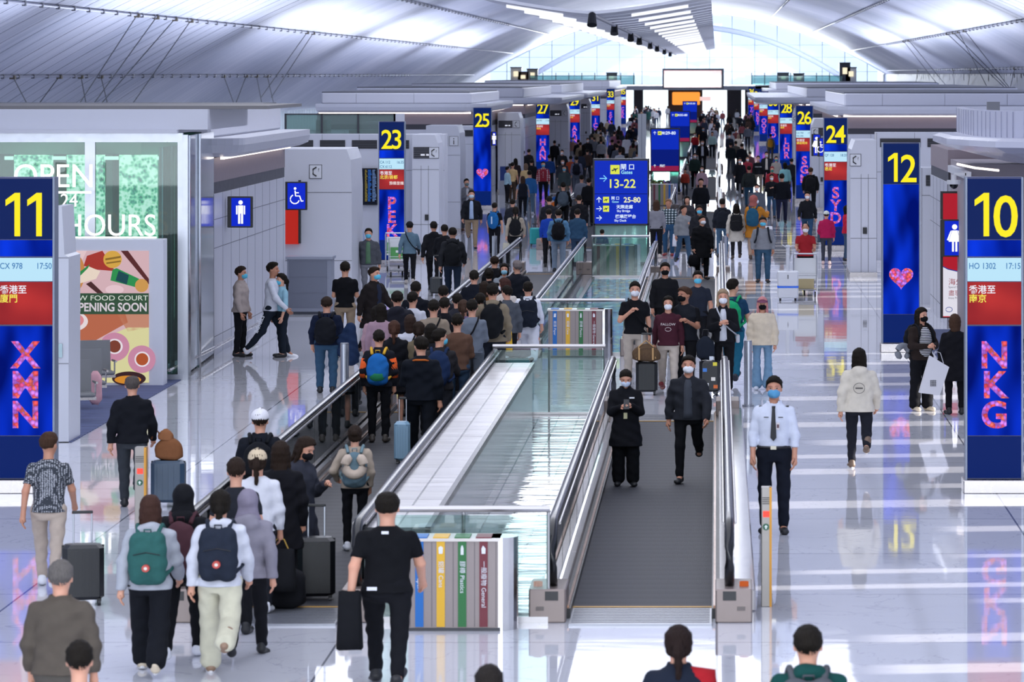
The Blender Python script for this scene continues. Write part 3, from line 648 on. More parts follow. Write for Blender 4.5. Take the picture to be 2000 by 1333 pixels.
# ---------------------------------------------------------------- luggage
def soft(name, label, cat, w, d, h, color, loc, rz=0.0, sag=.7, parent=None, kind='plain', c2='#ffffff'):
    """soft-sided bag or bundle: rounded box lofted upwards with a slumped top"""
    s = MB().m(fabric(color, kind, c2)); n = 20; L = 9; vs = []
    for k in range(L):
        t = k / (L - 1); ww = (1 - .06 * (1 - t)) * (1 if t < sag else math.sqrt(max(.02, 1 - ((t - sag) / (1.03 - sag)) ** 2))); b0 = math.sqrt(min(1, .3 + t * 6))
        for i in range(n): a = 2*PI*i/n; ca, sa = math.cos(a), math.sin(a); q = 1 + .03 * math.sin(3*a + 7*t) ; vs.append((w/2*ww*b0*q*math.copysign(abs(ca)**.55, ca), d/2*ww*b0*q*math.copysign(abs(sa)**.55, sa), h*t + .012*math.sin(2*a + 5*t)))
    fs = [tuple(range(n-1, -1, -1)), tuple(range((L-1)*n, L*n))] + [(k*n+i, k*n+(i+1) % n, (k+1)*n+(i+1) % n, (k+1)*n+i) for k in range(L-1) for i in range(n)]
    o = s.add(vs, fs).build(name, smooth=True, loc=loc, rz=rz, parent=parent); return tag(o, label, cat) if label else o
def suitcase(x, y, w, d, h, color, label, rz=0.0, handle=.0, group=None, stickers=False, z=0.0):
    r = empty('suitcase', (x, y, z), rz); tag(r, label, 'suitcase', group); m = mat(color, .35)
    s = MB().m(m).box(-w/2, w/2, -d/2, d/2, .06, h, .05)
    for k in range(5): xx = -w/2 + w * (k + 1) / 6; s.box(xx - .012, xx + .012, -d/2 - .006, d/2 + .006, .1, h - .06)
    s.build('shell', parent=r, smooth=False)
    MB().m(M_dark()).box(-w/2 - .004, w/2 + .004, -.008, .008, .08, h - .01).build('zip', parent=r)
    for sx in (-1, 1):
        for sy in (-1, 1): MB().m(M_dark()).cyl((sx*(w/2 - .05) - .015, sy*(d/2 - .04), .03), (sx*(w/2 - .05) + .015, sy*(d/2 - .04), .03), .03, n=10).box(sx*(w/2-.05)-.02, sx*(w/2-.05)+.02, sy*(d/2-.04)-.02, sy*(d/2-.04)+.02, .045, .075).build('wheel', parent=r)
    t = MB().m(mat('#b8bcc6', .3, .9))
    H = h + handle
    if handle > 0: t.cyl((-w*.22, d*.3, h - .03), (-w*.22, d*.3, H), .009, n=6).cyl((w*.22, d*.3, h - .03), (w*.22, d*.3, H), .009, n=6)
    t.m(M_dark()).box(-w*.25, w*.25, d*.3 - .015, d*.3 + .015, H, H + .03, .008); t.build('handle', parent=r)
    if stickers:
        for k, (c, a, b) in enumerate((('#e8e4da', .06, .25), ('#3d7fd0', -.08, .4), ('#e0d23c', .09, .5), ('#f0f0f0', -.05, .15), ('#d86a2a', .1, .12), ('#cfd6e0', .03, .6))):
            MB().m(mat(c, .5)).box(a - .035, a + .035, -d/2 - .009, -d/2 - .005, b, b + .06).build('sticker', parent=r)
    return r
def backpack_mesh(style=0):
    pass
def cart(x, y, rz, label, box=None, group=None):
    r = empty('luggage_cart', (x, y, 0), rz); tag(r, label, 'luggage trolley', group); st = mat('#b4b7be', .3, .9); gy = mat('#6a6d74', .5)
    f = MB().m(st)
    for s in (-1, 1):
        f.tube([(s*.28, -.62, .16), (s*.28, .38, .16), (s*.28, .46, .25), (s*.28, .52, 1.0)], .016, 6)
    f.tube([(-.28, .52, 1.0), (-.27, .56, 1.06), (.27, .56, 1.06), (.28, .52, 1.0)], .02, 6); f.tube([(-.28, .46, .55), (.28, .46, .55)], .014, 6)
    f.tube([(-.28, -.62, .16), (0, -.70, .16), (.28, -.62, .16)], .016, 6); f.build('frame', parent=r)
    MB().m(gy).box(-.27, .27, -.6, .4, .165, .185).build('deck', parent=r)
    MB().m(mat('#dfe2e6', .4)).box(-.26, .26, .42, .45, .45, .95).build('front_panel', parent=r)
    for (a, b) in ((-.24, .35), (.24, .35), (0, -.55)): MB().m(M_dark()).cyl((a - .02, b, .07), (a + .02, b, .07), .07, n=12).build('wheel', parent=r)
    return r
# ---------------------------------------------------------------- organic meshes from blended distance fields
class SDF:
    def __init__(s, vox, lo, hi):
        s.v = vox; s.lo = np.array(lo, float); n = np.ceil((np.array(hi) - s.lo) / vox).astype(int) + 1; s.n = n
        s.f = np.full(n, .08, np.float32)
        s.ax = [s.lo[i] + vox * np.arange(n[i]) for i in range(3)]
    def win(s, lo, hi, pad):
        a = np.maximum(np.floor((np.array(lo) - pad - s.lo) / s.v).astype(int), 0); b = np.minimum(np.ceil((np.array(hi) + pad - s.lo) / s.v).astype(int) + 1, s.n)
        if np.any(b <= a): return None
        sl = tuple(slice(a[i], b[i]) for i in range(3)); g = np.meshgrid(*[s.ax[i][sl[i]] for i in range(3)], indexing='ij', sparse=True); return sl, g
    def comb(s, sl, d, k):
        f = s.f[sl]
        if k <= 0: s.f[sl] = np.minimum(f, d); return
        h = np.clip(.5 + .5 * (f - d) / k, 0, 1); s.f[sl] = f * (1 - h) + d * h - k * h * (1 - h)
    def cone(s, a, b, r1, r2, k=.02, sq=1.0):
        """sq: squash in y"""
        a = np.array(a, float); b = np.array(b, float); R = max(r1, r2); w = s.win(np.minimum(a, b) - R, np.maximum(a, b) + R, .03 + k)
        if w is None: return s
        sl, (X, Y, Z) = w; ba = b - a; q = max(ba @ ba, 1e-9)
        px, py, pz = X - a[0], (Y - a[1]), Z - a[2]; t = np.clip((px*ba[0] + py*ba[1] + pz*ba[2]) / q, 0, 1)
        d = np.sqrt((px - t*ba[0])**2 + ((py - t*ba[1]) / sq)**2 + (pz - t*ba[2])**2) - (r1 + t * (r2 - r1)); s.comb(sl, d, k); return s
    def ell(s, c, r, k=.02, R=None):
        c = np.array(c, float); r = np.array(r, float); m = r.max(); w = s.win(c - m, c + m, .03 + k)
        if w is None: return s
        sl, (X, Y, Z) = w; x, y, z = X - c[0], Y - c[1], Z - c[2]
        if R is not None: x, y, z = (R[0][0]*x + R[1][0]*y + R[2][0]*z, R[0][1]*x + R[1][1]*y + R[2][1]*z, R[0][2]*x + R[1][2]*y + R[2][2]*z)
        e = np.sqrt((x/r[0])**2 + (y/r[1])**2 + (z/r[2])**2); d = (e - 1) * r.min(); s.comb(sl, d, k); return s
    def rings(s, rs, k=.02, sh=None):
        """rs: rows z, a, b, yoff from top to bottom"""
        rs = np.array(sorted(rs)); z0, z1 = rs[0, 0], rs[-1, 0]; A = rs[:, 1].max(); w = s.win((-A, -A, z0), (A, A, z1), .05)
        if w is None: return s
        sl, (X, Y, Z) = w; a = np.interp(Z, rs[:, 0], rs[:, 1]); b = np.interp(Z, rs[:, 0], rs[:, 2]); yo = np.interp(Z, rs[:, 0], rs[:, 3])
        if sh is not None: yo = yo + sh(Z)
        p = 2.4; e = (np.abs(X / a)**p + np.abs((Y - yo) / b)**p)**(1/p); d = (e - 1) * np.minimum(a, b); d = np.maximum(d, np.maximum(z0 - Z, Z - z1)); s.comb(sl, d.astype(np.float32), k); return s
    def cut(s, c, n):
        """remove the half space on the side n points to"""
        g = np.meshgrid(*s.ax, indexing='ij', sparse=True); n = np.array(n, float); n /= np.linalg.norm(n)
        d = (g[0]-c[0])*n[0] + (g[1]-c[1])*n[1] + (g[2]-c[2])*n[2]; s.f = np.maximum(s.f, d.astype(np.float32)); return s
    def carve(s, c, r, R):
        X, Y, Z = np.meshgrid(*s.ax, indexing='ij', sparse=True); x, y, z = X - c[0], Y - c[1], Z - c[2]
        x, y, z = (R[0][0]*x + R[1][0]*y + R[2][0]*z, R[0][1]*x + R[1][1]*y + R[2][1]*z, R[0][2]*x + R[1][2]*y + R[2][2]*z)
        d = (np.sqrt((x/r[0])**2 + (y/r[1])**2 + (z/r[2])**2) - 1) * min(r); s.f = np.maximum(s.f, -d).astype(np.float32); return s
    def noise(s, amp, fr=1.0, seed=0):
        X, Y, Z = np.meshgrid(*s.ax, indexing='ij', sparse=True); rs = np.random.RandomState(seed); o = rs.rand(6) * 6.28
        n = np.sin(17*fr*X + o[0] + 2.2*np.sin(9*fr*Z + o[1])) * np.sin(22*fr*Z + o[2] + 2.0*np.sin(13*fr*X + o[3]) + 9*fr*Y) + .6*np.sin(41*fr*Z + 23*fr*X + o[4] + 1.5*np.sin(20*Y + o[5]))
        s.f = s.f + (amp * n).astype(np.float32); return s
    def strands(s, amp):
        X, Y, Z = np.meshgrid(*s.ax, indexing='ij', sparse=True); t = np.arctan2(Y, X); s.f = s.f + (amp * (np.sin(31*t + 6*np.sin(9*Z)) + .6*np.sin(57*t + 11*Z))).astype(np.float32); return s
    def mesh(s, name):
        f = s.f; n0 = f.shape
        f = f.copy(); f[0], f[-1], f[:, 0], f[:, -1], f[:, :, 0], f[:, :, -1] = .05, .05, .05, .05, .05, .05
        sgn = f < 0; c = np.zeros(tuple(np.array(n0) - 1), np.int16); acc = np.zeros(c.shape + (3,), np.float32); cnt = np.zeros(c.shape, np.float32)
        for ax in range(3):
            o = [a for a in range(3) if a != ax]
            for i in (0, 1):
                for j in (0, 1):
                    sl0 = [None]*3; sl1 = [None]*3
                    sl0[ax] = slice(0, -1); sl1[ax] = slice(1, None)
                    for q, v in ((o[0], i), (o[1], j)):
                        ss = slice(v, n0[q] - 1 + v); sl0[q] = ss; sl1[q] = ss
                    A = f[tuple(sl0)]; B = f[tuple(sl1)]; x = (A < 0) != (B < 0); idx = np.nonzero(x)
                    if len(idx[0]) == 0: continue
                    a_, b_ = A[idx], B[idx]; t = a_ / (a_ - b_); p = np.zeros((len(t), 3), np.float32); p[:, ax] = t; p[:, o[0]] = i; p[:, o[1]] = j
                    acc[idx] += p; cnt[idx] += 1
        cells = np.nonzero(cnt > 0); vid = -np.ones(c.shape, np.int32); vid[cells] = np.arange(len(cells[0]))
        V = (np.stack(cells, 1) + acc[cells] / cnt[cells][:, None]) * s.v + s.lo
        Fs = []
        for ax in range(3):
            o = [a for a in range(3) if a != ax]
            sl0 = [slice(1, -1)]*3; sl1 = [slice(1, -1)]*3; sl0[ax] = slice(0, -1); sl1[ax] = slice(1, None)
            A = sgn[tuple(sl0)]; B = sgn[tuple(sl1)]; idx = np.nonzero(A != B)
            if len(idx[0]) == 0: continue
            base = [idx[0].copy(), idx[1].copy(), idx[2].copy()]
            base[o[0]] = base[o[0]] + 1; base[o[1]] = base[o[1]] + 1
            def C(di, dj):
                q = [base[0].copy(), base[1].copy(), base[2].copy()]; q[o[0]] = q[o[0]] - 1 + di; q[o[1]] = q[o[1]] - 1 + dj; return vid[q[0], q[1], q[2]]
            quad = np.stack([C(0, 0), C(1, 0), C(1, 1), C(0, 1)], 1); fl = A[idx]
            if ax == 1: fl = ~fl
            quad[~fl] = quad[~fl][:, ::-1]; Fs.append(quad)
        if not Fs: return bpy.data.meshes.new(name)
        Q = np.concatenate(Fs); Q = Q[(Q >= 0).all(1)]
        me = bpy.data.meshes.new(name); me.vertices.add(len(V)); me.vertices.foreach_set('co', V.astype(np.float32).ravel())
        me.loops.add(len(Q)*4); me.loops.foreach_set('vertex_index', Q.ravel().astype(np.int32)); me.polygons.add(len(Q)); me.polygons.foreach_set('loop_start', (np.arange(len(Q))*4).astype(np.int32))
        try: me.polygons.foreach_set('loop_total', np.full(len(Q), 4, np.int32))
        except Exception: pass
        me.update(); me.validate(); me.shade_smooth(); return me

# pose: hipL, kneeL, hipR, kneeR, armL(swing, out, elbow, inward), armR, lean     (degrees; swing and hip forward positive)
POSE = {
 'st': (2, 3, -2, 3, (4, 11, 12, 5), (2, 11, 14, 5), 1),
 'wa': (23, 8, -20, 18, (-20, 12, 14, 0), (20, 12, 24, 4), 3),
 'wb': (-20, 20, 23, 8, (20, 12, 24, 4), (-18, 12, 14, 0), 3),
 'wc': (14, 5, -24, 46, (-14, 12, 16, 0), (14, 12, 22, 4), 3),
 'wd': (-24, 46, 14, 5, (14, 12, 22, 4), (-14, 12, 16, 0), 3),
 'ph': (2, 3, -2, 3, (14, 6, 100, 32), (14, 6, 96, 34), 1),
 'pw': (15, 6, -14, 16, (14, 6, 100, 30), (-8, 9, 14, 0), 2),
 'hc': (3, 3, -3, 5, (2, 9, 10, 0), (12, 14, 118, 48), 0),
 'pl': (16, 6, -15, 18, (-8, 10, 10, 0), (-30, 8, 6, 0), 3),
 'pc': (2, 3, -2, 3, (4, 8, 14, 5), (-12, 12, 10, 0), 1),
 'pu': (15, 6, -14, 16, (28, 8, 50, 6), (28, 8, 50, 6), 6),
 'hp': (3, 2, -3, 3, (-14, 26, 74, 20), (2, 9, 20, 8), 0),
 'fo': (2, 3, -2, 3, (12, 10, 84, 42), (12, 10, 80, 40), 0),
 'ar': (3, 3, -2, 3, (4, 8, 14, 5), (45, 22, 60, 10), 0),
 'se': (88, 86, 88, 86, (18, 8, 60, 20), (18, 8, 60, 20), 4),
}
def rad(a): return a * PI / 180
def fk(pose):
    hl, kl, hr, kr, al, ar, lean = POSE[pose]; J = {}
    def leg(sx, h, k):
        hip = np.array([sx*.095, 0, .92]); d = np.array([0, -math.sin(rad(h)), -math.cos(rad(h))]); kn = hip + .43*d + np.array([sx*.005, 0, 0]); a2 = h - k; d2 = np.array([0, -math.sin(rad(a2)), -math.cos(rad(a2))]); an = kn + .42*d2; return hip, kn, an, a2
    L = leg(1, hl, kl); R = leg(-1, hr, kr)
    toe = lambda an, a2: an[2] - .07 - (0.02 if a2 < -15 else 0)
    dz = -min(L[2][2], R[2][2]) + .085
    if pose == 'se': dz = .45 - .92 + .09
    off = np.array([0, 0, dz]); J['L'] = [L[0]+off, L[1]+off, L[2]+off, L[3]]; J['R'] = [R[0]+off, R[1]+off, R[2]+off, R[3]]; J['dz'] = dz
    tl = math.tan(rad(lean)); J['sh'] = lambda z: -(z - (.95 + dz)) * tl * (z > .95 + dz)
    for nm, sx, (sw, ab, el, inw) in (('AL', 1, al), ('AR', -1, ar)):
        s0 = np.array([sx*.166, .01, 1.385 + dz]); s0[1] += J['sh'](np.array(s0[2]))
        def dr(a, o, i): return np.array([sx*(math.sin(rad(o)) - math.sin(rad(i))), -math.sin(rad(a))*math.cos(rad(i)), -math.cos(rad(a))])
        d = dr(sw, ab, 0); d /= np.linalg.norm(d); e = s0 + .285*d; d2 = dr(sw + el, ab*.4, inw); d2 /= np.linalg.norm(d2); wv = e + .25*d2; J[nm] = [s0, e, wv, d2]
    return J
BOX = ((-.75, -.72, -.02), (.75, .72, 1.95))
def grid(pose, lod, z0=-.02, z1=1.9, xs=.62, ys=.62, vox=None):
    v = vox or (.0115, .020, .034)[lod]; return SDF(v, (-xs, -ys, z0), (xs, ys, z1))
HEADC = np.array([0, 0, 1.50])
def headT(yaw, pitch, J):
    R = (Matrix.Rotation(rad(yaw), 3, 'Z') @ Matrix.Rotation(rad(pitch), 3, 'X')); dz = J['dz']; sh = float(J['sh'](np.array(1.5 + dz)))
    base = Vector((0, sh, 1.50 + dz))
    def T(p): v = base + R @ (Vector(p) - Vector((0, 0, 1.50))); return (v.x, v.y, v.z)
    return T, R
PM = {}
def cached(fn):
    def g(*a):
        k = (fn.__name__,) + a
        if k not in PM: PM[k] = fn(*a)
        return PM[k]
    return g
@cached
def body_mesh(pose, yaw, pitch, lod):
    J = fk(pose); dz = J['dz']; s = grid(pose, lod, vox=(.0125, .02, .034)[lod]); T, R = headT(yaw, pitch, J)
    hv = s
    # torso, slim under the clothes
    s.rings([(1.46+dz, .06, .05, .01), (1.43+dz, .09, .06, .01), (1.39+dz, .14, .075, .01), (1.28+dz, .15, .09, .0), (1.1+dz, .13, .08, 0), (.98+dz, .14, .085, 0), (.86+dz, .14, .09, .01)], .02, J['sh'])
    for k in 'LR':
        h, kn, an, a2 = J[k]; s.cone(h, kn, .06, .044, .02).cone(kn, kn + (an - kn)*.35, .044, .046, .02).cone(kn + (an - kn)*.35, an, .046, .031, .02).cone(an, an + np.array([0, -.06, -.045]), .035, .028, .02)
        sh_, e, wv, d2 = J['A' + k]; s.cone(sh_, e, .042, .038, .02).cone(e, wv, .039, .026, .02); s.cone(wv, wv + d2*.075, .027, .034, .015, sq=.8)
    s.cone(T((0, .012, 1.43)), T((0, .004, 1.57)), .056, .05, .02)
    # head: cranium, jaw, nose, brow, ears, lips
    if lod < 2:
        s.ell(T((0, .01, 1.655)), (.079, .097, .098), .02, R).ell(T((0, -.022, 1.585)), (.057, .066, .068), .03, R).ell(T((0, -.055, 1.545)), (.032, .03, .026), .02, R)
        s.cone(T((0, -.086, 1.645)), T((0, -.108, 1.605)), .010, .015, .012); s.ell(T((0, -.072, 1.665)), (.05, .018, .012), .015, R)
        for sx in (-1, 1): s.ell(T((sx*.077, .012, 1.622)), (.011, .02, .033), .005, R); s.ell(T((sx*.036, -.066, 1.60)), (.02, .018, .022), .02, R)
        s.ell(T((0, -.086, 1.567)), (.024, .010, .009), .008, R)
    else: s.ell(T((0, -.005, 1.635)), (.078, .095, .112), .02, R)
    me = s.mesh('body'); 
    # fingers and eyes appended to the same mesh
    extra = MB()
    if lod < 2:
        for k, sx in (('L', 1), ('R', -1)):
            sh_, e, wv, d2 = J['A' + k]; curl = 26 if d2[2] < -.7 else 48
            pal = wv + d2*.085; side = np.array([0., 1., 0.]) - d2 * d2[1]; side /= np.linalg.norm(side)     # thumb side forward
            nrm = np.cross(side, d2) * sx; nrm /= np.linalg.norm(nrm)
            if nrm[0]*sx > 0: nrm = -nrm
            fw = -side
            for q, ln in enumerate((.072, .080, .075, .058)):
                b0 = pal + fw * (.027 - q*.018); dd = d2*math.cos(rad(curl*.5)) + nrm*math.sin(rad(curl*.5)); b1 = b0 + dd*ln*.55; de = d2*math.cos(rad(curl*1.6)) + nrm*math.sin(rad(curl*1.6)); b2 = b1 + de*ln*.5
                extra.tube([tuple(b0 - d2*.02), tuple(b0), tuple(b1), tuple(b2), tuple(b2 + de*.006)], [.009, .0095, .0085, .0075, .003], 6)
            t0 = wv + d2*.03 + fw*.02; t1 = t0 + (fw*.8 + d2*.7 + nrm*.4)*.035; t2 = t1 + (d2*.9 + nrm*.35 + fw*.15)*.032
            extra.tube([tuple(t0), tuple(t1), tuple(t2), tuple(t2 + d2*.006)], [.013, .011, .009, .004], 6)
        nsk = len(extra.f)
        if lod == 0:
            for sx in (-1, 1):
                extra.ball(T((sx*.031, -.0775, 1.640)), (.0135, .008, .0075), 8, 5)
        neye = len(extra.f)
        if lod == 0:
            for sx in (-1, 1): extra.tube([T((sx*.014, -.089, 1.662)), T((sx*.033, -.088, 1.668)), T((sx*.052, -.074, 1.661))], [.003, .0048, .003], 5)
            extra.ball(T((0, -.0945, 1.5665)), (.022, .004, .0065), 8, 5)
        n0, nf0 = len(me.vertices), len(me.polygons)
        V = np.empty(n0*3, np.float32); me.vertices.foreach_get('co', V); V = V.reshape(-1, 3); Fq = np.empty(nf0*4, np.int32); me.polygons.foreach_get('vertices', Fq)
        allv = [tuple(v) for v in V] + extra.v; allf = [tuple(int(i) for i in q) for q in Fq.reshape(-1, 4)] + [tuple(i + n0 for i in f) for f in extra.f]
        m2 = bpy.data.meshes.new('body'); m2.from_pydata(allv, [], allf); mi = np.zeros(len(allf), np.int32); mi[nf0 + nsk:nf0 + neye] = 1; mi[nf0 + neye:] = 2; m2.polygons.foreach_set('material_index', mi); bpy.data.meshes.remove(me); me = m2; me.shade_smooth()
    return me
@cached
def hair_mesh(pose, yaw, pitch, kind, lod):
    J = fk(pose); T, R = headT(yaw, pitch, J); v = (.0085, .016, .03)[lod]; c = T((0, 0, 1.62)); s = SDF(v, (c[0]-.25, c[1]-.3, c[2]-.62), (c[0]+.25, c[1]+.3, c[2]+.22)); Rn = R
    def N(d): q = R @ Vector(d); return (q.x, q.y, q.z)
    full = kind in 'lpumk'
    s.ell(T((0, .018, 1.668)), (.087 if not full else .093, .105, .100 if not full else .105), .01, R)
    if kind != 'b': s.ell(T((0, -.008, 1.705)), (.078, .094, .074), .02, R)
    if full: s.ell(T((0, .045, 1.61)), (.085, .07, .09), .02, R)
    s.cut(T((0, -.062, 1.70)), N((0, -.75, -.66)))
    if kind in 'sbc': s.cut(T((0, .05, 1.565)), N((0, -.3, -1)))
    if kind in 'sb': # sideburn line: clear the lower front of the sides
        s.cut(T((0, -.012, 1.595)), N((0, -.62, -.78)))
    if kind == 'b': s.cut(T((0, -.02, 1.725)), N((0, -.5, .86)))
    if kind in 'lk':
        s.cone(T((0, .055, 1.60)), T((0, .085, 1.28)), .082, .07, .03, sq=.5)
        for sx in (-1, 1): s.cone(T((sx*.072, .005, 1.63)), T((sx*.085, .0 if kind == 'l' else -.05, 1.36)), .028, .022, .02)
    if kind == 'm':
        s.cone(T((0, .04, 1.60)), T((0, .05, 1.50)), .085, .078, .03, sq=.7)
        for sx in (-1, 1): s.cone(T((sx*.074, .0, 1.65)), T((sx*.074, .005, 1.535)), .026, .022, .02)
    if kind == 'p': s.cone(T((0, .11, 1.66)), T((0, .135, 1.60)), .028, .035, .02).cone(T((0, .135, 1.60)), T((0, .13, 1.40)), .034, .018, .02)
    if kind == 'u': s.ell(T((0, .115, 1.67)), (.048, .042, .045), .015, R)
    if full:
        s.carve(T((0, -.12, 1.61)), (.066, .095, .10), R)
    X, Y, Z = np.meshgrid(*s.ax, indexing='ij', sparse=True); t = np.arctan2(Y - c[1], X - c[0]); s.f = s.f + (.0030 * (np.sin(29*t + 5*np.sin(11*Z)) + .7*np.sin(53*t + 23*Z) + .6*np.sin(90*Z))).astype(np.float32)
    return s.mesh('hair')
@cached
def cap_mesh(pose, yaw, pitch, back, lod):
    J = fk(pose); T, R = headT(yaw, pitch, J); v = (.0085, .016, .03)[lod]; c = T((0, 0, 1.66)); s = SDF(v, (c[0]-.22, c[1]-.28, c[2]-.2), (c[0]+.22, c[1]+.28, c[2]+.2))
    def N(d): q = R @ Vector(d); return (q.x, q.y, q.z)
    s.ell(T((0, .012, 1.675)), (.096, .112, .104), .01, R); s.cut(T((0, -.09, 1.675)), N((0, -.12, -1)))
    s.ell(T((0, -.125, 1.672)), (.068, .075, .010), .012, R); s.ell(T((0, .01, 1.78)), (.012, .012, .01), .006, R)
    return s.mesh('cap')
@cached
def scarf_mesh(pose, yaw, pitch, lod):
    """close headscarf or raised hood: wraps the head and falls to the shoulders, open at the face"""
    J = fk(pose); T, R = headT(yaw, pitch, J); v = (.0095, .016, .03)[lod]; c = T((0, 0, 1.6)); s = SDF(v, (c[0]-.28, c[1]-.28, c[2]-.3), (c[0]+.28, c[1]+.28, c[2]+.25))
    def N(d): q = R @ Vector(d); return (q.x, q.y, q.z)
    s.ell(T((0, .018, 1.655)), (.098, .112, .118), .02, R).cone(T((0, .02, 1.58)), T((0, .025, 1.46)), .085, .125, .04, sq=.85)
    s.carve(T((0, -.12, 1.635)), (.06, .095, .085), R)
    s.noise(.002, 1.5); return s.mesh('headscarf')
@cached
def mask_mesh(pose, yaw, pitch, lod):
    J = fk(pose); T, R = headT(yaw, pitch, J); v = (.007, .013, .025)[lod]; c = T((0, -.06, 1.58)); s = SDF(v, (c[0]-.14, c[1]-.14, c[2]-.13), (c[0]+.14, c[1]+.14, c[2]+.13))
    def N(d): q = R @ Vector(d); return (q.x, q.y, q.z)
    s.ell(T((0, -.045, 1.582)), (.066, .072, .062), .01, R).cone(T((0, -.10, 1.60)), T((0, -.104, 1.56)), .022, .018, .02); s.cut(T((0, -.028, 1.58)), N((0, 1, 0))); s.cut(T((0, -.09, 1.628)), N((0, .15, 1)))
    return s.mesh('face_mask')
@cached
def top_mesh(pose, kind, lod, seed):
    """kind: t tee, s sweater, j jacket, c coat, h hoodie, v vest, b buttoned shirt"""
    J = fk(pose); dz = J['dz']; s = grid(pose, lod, z0=.35 + min(dz, 0)); e = {'t': .004, 's': .012, 'j': .022, 'c': .024, 'h': .022, 'v': .024, 'b': .006, 'f': .03, 'i': .0}[kind]
    hem = {'t': .88, 's': .87, 'j': .86, 'c': .58, 'h': .85, 'v': .87, 'b': .96, 'f': .84, 'i': .95}[kind] + dz
    flare = {'c': .045, 'f': .02, 'j': .012, 'h': .012, 's': .006, 't': .014, 'v': .01, 'b': -.01, 'i': 0}[kind]
    TR = [(1.475+dz, .062+e, .058+e, .01), (1.455+dz, .092+e, .068+e, .01), (1.43+dz, .122+e, .08+e, .012), (1.38+dz, .155+e*.8, .1+e, .01), (1.28+dz, .17+e, .116+e, .0), (1.12+dz, .155+e, .106+e, -.005), (.98+dz, .158+e, .112+e, 0), (min(.86+dz, hem+.02), .17+e+flare, .125+e+flare, .005), (hem, .17+e+flare*1.3, .125+e+flare, .005)]
    if kind != 't': s.rings(TR, .025, J['sh'])
    for k in 'LR':
        sh_, el, wv, d2 = J['A' + k]
        if kind == 'v': continue
        s.cone(sh_, el, .047+e*.7, .045+e*.9, .03)
        if kind in 't':
            pass
        else: s.cone(el, wv - d2*.0, .046+e*.9, .034+e*.7, .02)
    if kind == 't':
        # short sleeves: trim the sleeve past two thirds of the upper arm
        for k in 'LR':
            sh_, el, wv, d2 = J['A' + k]; d = (el - sh_); d /= np.linalg.norm(d); p = sh_ + d*.20
            X, Y, Z = np.meshgrid(*s.ax, indexing='ij', sparse=True); pl = (X-p[0])*d[0] + (Y-p[1])*d[1] + (Z-p[2])*d[2]; q = el; dist = np.sqrt((X-q[0])**2 + (Y-q[1])**2 + (Z-q[2])**2)
            near = dist < .155
            sx = 1 if k == 'L' else -1
            s.f = np.where((pl > 0) & (X*sx > .0), np.maximum(s.f, pl), s.f)
        s.rings(TR, .025, J['sh'])
    if kind in 'hf': s.ell((0, .105 + float(J['sh'](np.array(1.45+dz))), 1.435+dz), (.115, .065, .085), .03).ell((0, .03, 1.475+dz), (.095, .085, .04), .02)
    if kind in 'jcbv': s.rings([(1.50+dz, .078, .075, .0), (1.42+dz, .09, .08, 0)], .012, J['sh'])
    s.noise({'t': .0035, 's': .004, 'j': .006, 'c': .006, 'h': .0065, 'v': .005, 'b': .0035, 'f': .006, 'i': .002}[kind] if lod < 2 else 0, 1, seed)
    s.cut((0, 0, hem + .01), (0, 0, -1)) if pose != 'se' else None
    # neck opening
    X, Y, Z = np.meshgrid(*s.ax, indexing='ij', sparse=True); sy = float(J['sh'](np.array(1.47+dz)))
    nk = np.sqrt((X/.062)**2 + ((Y - sy + .012)/.07)**2 + ((Z - 1.51 - dz)/.075)**2); s.f = np.maximum(s.f, ((1 - nk)*.062).astype(np.float32))
    return s.mesh('top')
@cached
def bottom_mesh(pose, kind, lod, seed):
    """n trousers, w wide, f flared, k shorts, r skirt, g slim"""
    J = fk(pose); dz = J['dz']; s = grid(pose, lod, z1=1.1 + dz, xs=.42); W = {'n': (.092, .066, .054), 'w': (.102, .09, .092), 'f': (.085, .06, .10), 'k': (.10, .088, .07), 'r': (.1, .08, .06), 'g': (.084, .060, .05)}[kind]
    s.rings([(1.02+dz, .152, .10, 0), (.96+dz, .165, .115, 0), (.86+dz, .168, .122, .01), (.80+dz, .12, .105, .01)], .03)
    for k in 'LR':
        h, kn, an, a2 = J[k]; d = (an - kn) / np.linalg.norm(an - kn); s.cone(h + np.array([0, .01, -.02]), kn, W[0], W[1], .03)
        if kind == 'k':
            continue
        s.cone(kn, kn + (an-kn)*.93, W[1], W[2], .025)
    if kind == 'k': s.cut((0, 0, .50+dz), (0, 0, -1))
    if kind == 'r': s.rings([(.95+dz, .17, .12, 0), (.55+dz, .22, .19, 0)], .03); s.cut((0, 0, .56+dz), (0, 0, -1))
    s.noise(.0045 if lod < 2 else 0, 1.1, seed + 5); return s.mesh('trousers')
@cached
def shoe_mesh(lod, kind):
    s = SDF((.009, .016, .03)[lod], (-.07, -.22, -.02), (.07, .12, .14)); s.cone((0, .03, .045), (0, -.15, .033), .042, .036, .02).ell((0, -.13, .035), (.046, .06, .032), .02).cone((0, .035, .05), (0, .03, .10), .042, .04, .02); s.cut((0, 0, 0), (0, 0, -1)); me = s.mesh('shoe')
    if kind:
        pass
    return me
@cached
def sole_mesh():
    m = MB().m(mat('#d9d9dc', .6)); pts = []
    for i in range(16):
        t = 2*PI*i/16; pts.append((.047*math.cos(t)*(1.0 if math.sin(t) < 0 else .85), -.06 + .135*math.sin(t)))
    m.prism(pts, 'z', -.004, .022); return m.mesh('sole')
SK = ['#c99a82', '#b98a72', '#d3a68d', '#a87a62', '#7d5643']
def setm(o, *ms):
    me = o.data
    while len(me.materials) < len(ms): me.materials.append(None)
    for i, m in enumerate(ms): o.material_slots[i].link = 'OBJECT'; o.material_slots[i].material = m
NP = [0]
